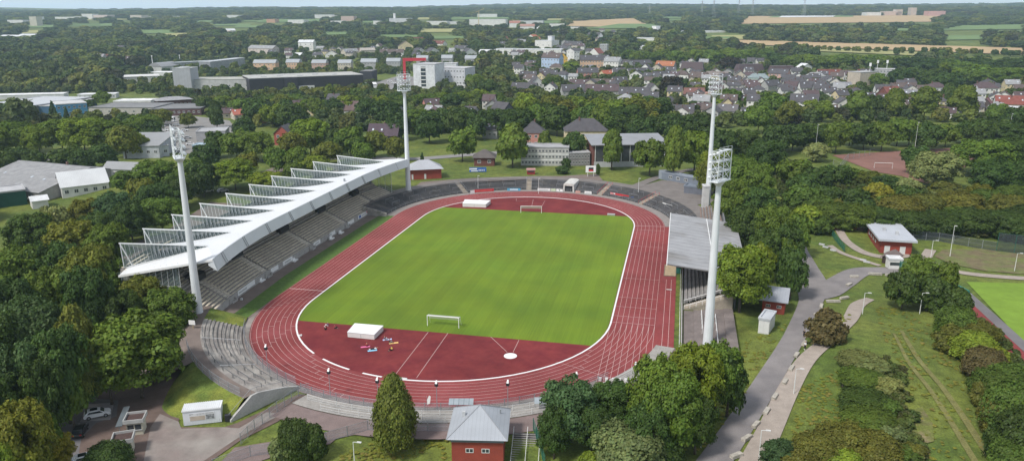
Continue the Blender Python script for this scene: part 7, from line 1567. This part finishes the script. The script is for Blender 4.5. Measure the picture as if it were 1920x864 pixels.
# kiosk container with a pictured shutter
A, B = G(345, 798), G(416, 790); d = B-A; L_ = math.hypot(d.x, d.y); e = empty('kiosk_container', A, math.atan2(d.y, d.x)); tag(e, 'white ribbed kiosk container with a printed panel at the foot of the grass bank', 'kiosk')
b = MB(); b.box(0, 0, 0, L_, 2.5, 2.6); b.build('wall', mat('container_white', (.66, .68, .71), .5, (.5, .05)), e)
b = MB(); b.box(-.1, -.12, 2.6, L_+.1, 2.6, 2.8)
for k in range(18): b.box(-.05+L_*k/18, -.1, 2.801, -.05+L_*k/18+.12, 2.58, 2.88)
b.build('roof', mat('container_roof', (.74, .75, .76), .5, (.5, .04)), e)
b = MB(); b.box(L_*.17, -.04, .75, L_*.84, -.005, 2.15, 0); b.box(L_*.18, -.05, .8, L_*.58, -.041, 1.6, 1); b.box(L_*.60, -.05, .85, L_*.82, -.041, 1.75, 2)
for x0, z0, x1, z1 in ((.17, 1.85, .21, 2.1), (.21, 2.0, .27, 2.12), (.37, 1.75, .39, 2.05), (.42, 1.98, .48, 2.06), (.42, 1.78, .48, 1.84), (.46, 1.84, .48, 1.98), (.50, 1.9, .56, 2.05), (.60, 1.95, .68, 2.1), (.70, 1.9, .80, 2.08)): b.box(L_*x0, -.055, z0, L_*x1, -.05, z1, 3)
b.build('printed_panel', [mat('panel_white', (.62, .63, .64), .5), mat('panel_beige', (.48, .41, .34), .6, (1.5, .12)), mat('panel_photo', (.26, .27, .28), .6, (2.5, .5)), mgrey], e)
b = MB()
for k in range(14): b.box(L_*k/14, -.03, .05, L_*k/14+.1, -.004, .7)
b.build('rib', MATS['container_white'], e)
blk('waste_bin', 428, 788, .9, .7, 1.1, mblack, 'black wheeled bin beside the white kiosk container', 'bin', .4, None, mdark)
def booth(px0, py0, px1, py1, label):
    A, B = G(px0, py0), G(px1, py1); d = B-A; L_ = math.hypot(d.x, d.y); e = empty('ticket_booth', A, math.atan2(d.y, d.x)); tag(e, label, 'ticket booth', 'ticket booths')
    b = MB(); b.box(.2, .2, 0, L_-.2, 2.6, 2.3); b.build('wall', mat('booth_wall', (.52, .49, .40), .8, (.8, .08)), e)
    b = MB(); b.box(-.15, -.15, 2.3, L_+.15, 2.95, 2.42); 
    for q in ((-.15, -.15, L_+.15, 0), (-.15, 2.80, L_+.15, 2.95), (-.15, .001, 0, 2.799), (L_, .001, L_+.15, 2.799)): b.box(q[0], q[1], 2.42, q[2], q[3], 2.95)
    r = b.build('parapet', mat('booth_parapet', (.42, .42, .41), .7, (.8, .1)), e)
    b = MB(); b.box(.01, .01, 2.421, L_-.01, 2.79, 2.55); b.build('gravel', mat('booth_gravel_'+label.split()[3], (.085, .055, .05) if 'dark' in label else (.30, .10, .06), .95, (2., .2), (9., .25)), r)
    b = MB(); b.box(.4, .16, 1.0, L_/2-.1, .199, 1.9); b.build('window', mpane, e); b = MB(); b.box(L_/2+.1, .16, 1.0, L_-.4, .199, 1.9); b.build('window', mpane, e)
    b = MB(); b.box(.3, .05, .85, L_-.3, .198, .95); b.build('counter', mgrey, e)
booth(236, 818, 271, 814, 'ticket booth with a dark sunken roof behind the other booth'); booth(213, 858, 251, 852, 'ticket booth with a reddish gravel roof at the near left')
A, B = G(226, 822), G(238, 792); d = B-A; L_ = math.hypot(d.x, d.y); e = empty('gate_roof', A, math.atan2(d.y, d.x)); tag(e, 'grey sheet canopy and gate between the two ticket booths', 'canopy')
b = MB(); b.box(0, -.5, 2.2, L_+1.5, .5, 2.32); b.build('sheet', mat('canopy_sheet', (.13, .15, .165), .5, (.6, .1)), e)
for x in (.2, L_+1.6): b = MB(); b.bar((x, 0, 0), (x, 0, 2.2), .1); b.build('post', msteelg, e)
# stairway at the near edge
A, B = G(955, 880), G(1010, 880); d = B-A; L_ = math.hypot(d.x, d.y); e = empty('stairway', A, math.atan2(d.y, d.x)); tag(e, 'dark stairway with steel handrails beside the gate house', 'stairs')
Bk = G(955, 812); run = math.hypot(Bk.x-A.x, Bk.y-A.y); dz_ = Bk.z-A.z+.1; n = 16
b = MB(); nz = MB()
for k in range(n):
    b.box(0, run*k/n, -.5, L_, run*(k+1)/n, dz_*(k+1)/n+.12); nz.box(.02, run*k/n-.02, dz_*(k+1)/n+.06, L_-.02, run*k/n+.16, dz_*(k+1)/n+.135)
st_ = b.build('steps', mat('dark_step', (.075, .07, .07), .9, (.8, .15)), e); nz.build('nosing', mat('step_nosing', (.30, .28, .27), .9, (.8, .15)), st_)
for x in (.1, L_*.52, L_-.1):
    b = MB(); b.bar((x, 0, .95), (x, run+.4, dz_+1.05), .08); [b.bar((x, run*k/5, dz_*k/5), (x, run*k/5, dz_*k/5+1.0), .07) for k in range(6)]; b.build('handrail', msteelw, e)
# shelter and lane markers at the near bend
for x0, x1, y, lab in ((842, 888, 770, 'low grey glazed shelter roof behind the gate house'), (1002, 1022, 768, 'small grey shelter beside the trees of the near bend')):
    A, B = G(x0, y), G(x1, y); d = B-A; L_ = math.hypot(d.x, d.y); e = empty('bench_shelter', A, math.atan2(d.y, d.x)); tag(e, lab, 'shelter', 'bench shelters'); b = MB(); b.prism([(0, -.6, 1.5), (0, .8, 2.0), (0, .8, 2.06), (0, -.6, 1.56)], (L_, 0, 0)); b.build('roof', mat('shelter_glass', (.30, .34, .37), .3, (1., .1), stripes=(0, .9, .5, .9, 'o')), e)
    for x in (.1, L_/2, L_-.1): b = MB(); b.bar((x, .7, 0), (x, .7, 2), .08); b.build('post', msteelg, e)
for k, (x, y) in enumerate([(1125, 713), (1137, 713.5), (1150, 714), (1162, 714.5), (1173, 715), (1185, 715.5)]): blk('lane_marker', x, y, .5, .45, .55, mwhite, ['first', 'second', 'third', 'fourth', 'fifth', 'sixth'][k]+' white lane marker box from the left behind the sprint start', 'marker', 0, 'lane marker boxes', mlight)
sheet('start_apron', [(30, -73.9), (52, -73.9), (52, -79), (24, -81)], MATS['apron_concrete'], -.008)
# stone blocks along the paths
for i, (x, y, a) in enumerate([(1602, 520, .2), (1640, 515, .0), (1668, 517, -.2), (1592, 535, .9), (1583, 560, .5), (1562, 566, .2), (1540, 575, 1.3), (1533, 590, .7), (1524, 612, 1.2), (1514, 628, 1.3), (1508, 645, 1.2), (1493, 667, 1.2), (1484, 692, 1.2), (1472, 717, 1.2), (1453, 745, 1.2), (1437, 772, 1.2), (1417, 798, 1.1), (1400, 823, .9), (1380, 856, .7)]):
    p = G(x, y); L_ = 2.2 if i not in (1, 5) else 3.4; e = empty('stone_block', p, a); e['category'] = 'stone block'; PENDING.append((e, 'long pale stone block' if L_ > 3 else 'pale rough stone block', 'along the road and footpath right of the track', 'stone blocks'))
    b = MB(); rr = random.Random(i)
    b.add([V((sx*L_/2*rr.uniform(.85, 1.1), sy*.38*rr.uniform(.8, 1.15), z*rr.uniform(.85, 1.1))) for sx in (-1, 1) for sy in (-1, 1) for z in (0, .55)], [(0, 1, 3, 2), (4, 6, 7, 5), (0, 4, 5, 1), (2, 3, 7, 6), (0, 2, 6, 4), (1, 5, 7, 3)]); b.build('block', mat('pale_stone', (.40, .37, .32), .9, (1.5, .2), (6., .15)), e)
for i, (x, y) in enumerate([(1541, 459), (1548, 464), (1562, 470), (1618, 488), (1625, 492)]): blk('concrete_step', x, y, 1.6, .6, .3, mlight, ['first', 'second', 'third', 'fourth', 'fifth'][i]+' pale concrete slab on the grass slope before the clubhouse', 'slab', -.5, 'concrete slabs on the slope', mgrey)
# white sheet sign, beach flag, tarpaulin
e = empty('sign_board', G(362, 660)); p0 = G(360, 606, 4.0); e.location = (p0.x, p0.y, 2.8); tag(e, 'white sign board on a yellow post beside the near floodlight mast', 'sign'); b = MB(); b.box(-.75, -.05, .9, .75, .05, 1.9); b.build('panel', mwhite, e); b = MB(); b.bar((.1, .08, -3), (.1, .08, 1.0), .1); b.build('post', mat('yellow_post', (.55, .42, .16), .6), e)
e = empty('beach_flag', G(801, 770)); tag(e, 'small white feather flag beside the near bend', 'flag'); b = MB(); b.bar((0, 0, 0), (0, 0, 3), .05); b.build('pole', msteelg, e); b = MB(); b.prism([(.05, 0, 1.3), (.55, 0, 1.5), (.75, 0, 2.9), (.45, 0, 3.1), (.05, 0, 2.2)], (0, .03, 0)); b.build('cloth', mwhite, e)
p = G(1787, 548); e = empty('covered_stack', p, .3); tag(e, 'heap under a teal tarpaulin beside the side running track', 'tarpaulin'); b = MB(); b.prism([(-3.4, -1.6, 0), (-2.8, -1.5, 1.5), (-.5, -1.2, 2.2), (1.8, -1.3, 1.4), (3.2, -1.5, .9), (3.4, -1.6, 0)], (0, 3.2, 0)); b.build('sheet', mat('teal_sheet', (.03, .22, .19), .6, (1.2, .25)), e); b = MB(); b.box(-3.6, -1.9, -.02, 3.6, -1.7, .2); b.build('edge_beam', mgrey, e)
for x0, x1, y, l_ in [(1592, 1628, 0, 0)]: pass
goal2 = empty('ash_goal', G(1656, 316)); tag(goal2, 'white goal frame on the red ash pitch', 'goal'); b = MB(); b.tube([(-3.66, 0, 0), (-3.66, 0, 2.44), (3.66, 0, 2.44), (3.66, 0, 0)], .1, 6); b.build('frame', mwhite, goal2); b = MB(); [b.bar((x, 0, 2.4), (x, 1.5, 0), .06) for x in (-3.66, 3.66)]; b.build('stay', mwhite, goal2)
# grey containers, white marquee north east of the far bend
e, L_, h_, _ = building('grey_container', 'container', None, None, (1240, 336), (1312, 350), 3, 12, 0, 'flat', (.19, .215, .26), (.24, .27, .32), (0, 0), label='long blue-grey container row behind the north east terrace', matw=mmet)
for k in range(3): window(e, L_*(.2+.2*k), 1.0, 1.6, 1.2)
b = MB(); b.tube([(-.6, 1.5, 0), (-.6, 1.5, 3.4)], 1.7, 14); b.build('tank', mat('tank_grey', (.27, .30, .34), .5, (.5, .05)), e)
building('flat_hut', 'hut', None, None, (1282, 362), (1318, 366), 5, 12, 0, 'flat', (.14, .15, .18), (.20, .23, .28), (0, 0), label='flat blue-grey hut beside the blue-grey containers')
building('white_column_hut', 'hut', None, None, (1318, 392), (1328, 392), 3, 40, 0, 'flat', (.52, .52, .51), (.6, .6, .6), (0, 0), label='narrow white tower hut behind the small grey-roofed stand')
# far masts, pylons, crane, flag poles
def pylon(px, py, h):
    p = G(px, py); e = empty('power_pylon', p, .4); e['category'] = 'pylon'; PENDING.append((e, 'hazy lattice power pylon', 'on the far right horizon', 'power pylons'))
    b = MB(); w_ = h*.07
    for sx in (-1, 1):
        for sy in (-1, 1): b.bar((sx*w_, sy*w_, 0), (sx*.6, sy*.6, h), .5)
    for k in range(6):
        z0, z1 = h*k/6, h*(k+1)/6; a0_, a1_ = w_*(1-k/6)+.6*k/6, w_*(1-(k+1)/6)+.6*(k+1)/6
        b.bar((-a0_, -a0_, z0), (a1_, -a1_, z1), .3); b.bar((a0_, -a0_, z0), (-a1_, -a1_, z1), .3)
    b.build('lattice', msteelg, e)
    b = MB()
    for z, l in ((.72, 9), (.84, 12), (.95, 7)): b.bar((-l, 0, h*z), (l, 0, h*z), .5)
    b.build('crossarm', msteelg, e)
for x, y, h in [(1316, 22, 52), (1338, 22, 66), (1385, 20, 56), (1411, 20, 60), (1507, 25, 70), (1218, 18, 40)]: pylon(x, y, h)
p = G(897, 62); e = empty('tower_crane', p); tag(e, 'pale yellow tower crane far beyond the white office block', 'crane'); b = MB(); b.bar((0, 0, 0), (2, 0, 46), 1.3); b.build('mast', mat('crane_yellow', (.55, .45, .22), .6), e); b = MB(); b.bar((-6, 0, 44), (14, 0, 52), .9); b.build('jib', MATS['crane_yellow'], e)
for x, y, h, l_ in [(288, 134, 17, 'white pole rising left of the grey tower'), (338, 118, 9, 'short white pole above the dark barrel roof')]:
    e = empty('white_mast', G(x, y)); tag(e, l_, 'mast', 'white poles'); b = MB(); b.tube([(0, 0, 0), (0, 0, h)], [.6, .35], 8); b.build('pole', mwhite, e); b = MB(); b.box(-.5, -.5, h, .5, .5, h+1.4); b.build('head', mwhite, e)
for x, y, i in [(1630, 124, 0), (1645, 121, 1), (1663, 121, 2)]:
    p = G(x, 168 if i == 0 else 152); h = {0: 16, 1: 14, 2: 14}[i]; e = empty('roof_antenna', (p.x, p.y+7, p.z+{0: 15, 1: 12, 2: 12}[i])); tag(e, ['first', 'second', 'third'][i]+' white antenna from the left on the flat roofs east of the town', 'antenna', 'roof antennas'); b = MB(); b.tube([(0, 0, -4), (0, 0, 8)], .22, 6); b.build('pole', msteelw, e); b = MB(); b.box(-.9, -.5, 5, .9, .5, 8); b.build('aerial', mwhite, e)
# ---------------------------------------------------------------- haze over the whole land
hb = MB(); hb.box(-9700, -9700, -160, 9700, 9500, 270); hz = hb.build('haze', []) if False else None
me = bpy.data.meshes.new('haze'); me.from_pydata([tuple(v) for v in hb.v], [], hb.f)
hm = bpy.data.materials.new('haze_air'); hm.use_nodes = True; n = hm.node_tree.nodes; l = hm.node_tree.links
n.remove(n['Principled BSDF']); pv = n.new('ShaderNodeVolumePrincipled'); pv.inputs['Color'].default_value = (.62, .82, 1, 1); pv.inputs['Density'].default_value = 1.15e-4; pv.inputs['Anisotropy'].default_value = .2
l.new(pv.outputs[0], n['Material Output'].inputs['Volume'])
me.materials.append(hm); ho = link('haze', me); ho['kind'] = 'stuff'; ho['label'] = 'pale blue haze over the far land'
# ---------------------------------------------------------------- labels: each by its look and by the landmark it stands at
LM = []
SHORT = {'three-storey grey school block': 'grey school block', 'sports hall with a long': 'sports hall', 'cream apartment house': 'cream apartment house', 'pink apartment house': 'pink apartment house', 'dark slate-clad': 'slate-clad gabled house', 'red brick pavilion': 'red brick pavilion', 'small dark brick hut': 'dark brick hut', 'red brick clubhouse': 'brick clubhouse', 'dark timber hut': 'timber hut', 'white ticket kiosk': 'white ticket kiosk', 'little red brick block': 'little brick block', 'white storage container': 'white storage container', 'red brick house with a grey': 'gate house', 'big workshop hall': 'workshop hall', 'long white hall': 'long white hall', 'low white house': 'low white house', 'pale grey office': 'grey office building', 'flat grey warehouse': 'flat grey warehouse', 'dark green storehouse': 'green storehouse', 'bright blue two': 'blue works building', 'low grey depot': 'grey depot', 'white hall with a dark': 'white hall on the depot', 'dark brick works': 'dark brick works', 'tall grey windowless': 'grey tower', 'long pale industrial': 'long pale industrial building', 'wide black-walled': 'black-walled hall', 'dark cube': 'dark cube building', 'white office block with': 'white office block', 'lower white office': 'white office wing', 'huge red portal': 'red portal frame', 'white ribbed kiosk': 'kiosk container', 'dark stairway': 'near stairway', 'heap under a teal': 'teal tarpaulin', 'white goal frame on': 'ash pitch goal', 'white coach': 'white coach', 'white scoreboard': 'scoreboard', 'long blue-grey container': 'blue-grey container row', 'reddish gravel': 'ticket booth', 'white hatchback': 'white hatchback', 'pale low hall': 'domed hall', 'rear wing': 'pale office complex', 'pale yellow tower crane': 'tower crane', 'brownish weeping': 'weeping shrub', 'pale sloping concrete': 'wing wall', 'tall dark green ball': 'ball fence', 'factory hall with a dark': 'factory hall', 'wide factory hall': 'wide factory hall', 'sparse yellow-green': 'yellow-green sapling', 'nearest white floodlight': 'largest floodlight mast', 'near end of the sawtooth': 'mast at the near end of the grandstand', 'first white antenna': 'roof antennas', 'small brown shed': 'brown shed', 'white round throwing': 'throwing circle', 'white door': ''}
for o in list(bpy.context.scene.objects):
    l_ = o.get('label')
    if l_ and o.parent is None:
        for k, v in SHORT.items():
            if k in l_ and v and not any(q[0] == v for q in LM): LM.append((v, np.array(o.location))); break
looks = {}
for o, look, place, group in PENDING: looks.setdefault(look, []).append(o)
for look, v in looks.items():
    if len(v) == 1 and 'tree' not in look and 'shrub' not in look: LM.append((look.replace('small ', ''), np.array(v[0].location)))
LM += [('corn field', np.array(G(1650, 88))), ('red ash pitch', np.array(G(1620, 300))), ('dry oval', np.array(G(1820, 482))), ('side pitch', np.array(G(1880, 580))), ('far terrace', np.array((0, 98, 0))), ('near bend', np.array((0, -88, 0)))]
FW3, RT3 = np.array([FH[0], FH[1]]), np.array([FH[1], -FH[0]])
ORD = ['', 'second', 'third', 'fourth', 'fifth', 'sixth', 'seventh', 'eighth', 'ninth', 'tenth', 'eleventh', 'twelfth', 'thirteenth', 'fourteenth', 'fifteenth', 'sixteenth', 'seventeenth', 'eighteenth', 'nineteenth', 'twentieth']
by = {}
for o, look, place, group in PENDING:
    if group: o['group'] = group
    if len(looks[look]) == 1: o['label'] = ' '.join(f'{look} {place}'.split()[:16]); continue
    p = np.array(o.location); best = None
    for nm, q in LM:
        d = (p-q)[:2]; dd = math.hypot(*d)
        if dd < .5: continue
        if best is None or dd < best[0]: best = (dd, nm, d)
    dd, nm, d = best; f_, r_ = float(d@FW3), float(d@RT3)
    rel = 'behind' if f_ > abs(r_)*1.1 else 'in front of' if -f_ > abs(r_)*1.1 else 'beside'
    by.setdefault((look, rel, nm), []).append((dd, o))
for (look, rel, nm), v in by.items():
    v.sort(key=lambda t: t[0])
    for i, (dd, o) in enumerate(v):
        lab = f"{'first ' if len(v) > 1 and i == 0 else ORD[min(i, 19)]+' ' if i else ''}{look} {rel} the {nm}"
        w_ = lab.split()
        if len(w_) > 16: lab = lab.replace(' with a ', ', ').replace(' roof ', ' roof, ', 1).replace('-crowned', '')
        o['label'] = ' '.join(lab.replace(' a o', ' an o').split()[:16])
print('landmarks', len(LM), 'clusters', len(by), 'max', max(len(v) for v in by.values()))
import collections
print(collections.Counter(o.name.split('.')[0] for o in bpy.context.scene.objects if o.parent is None).most_common(12))
print([l for l in list(collections.Counter(o.get('label') for o in bpy.context.scene.objects if o.get('label')).items()) if l[1] > 1][:10])
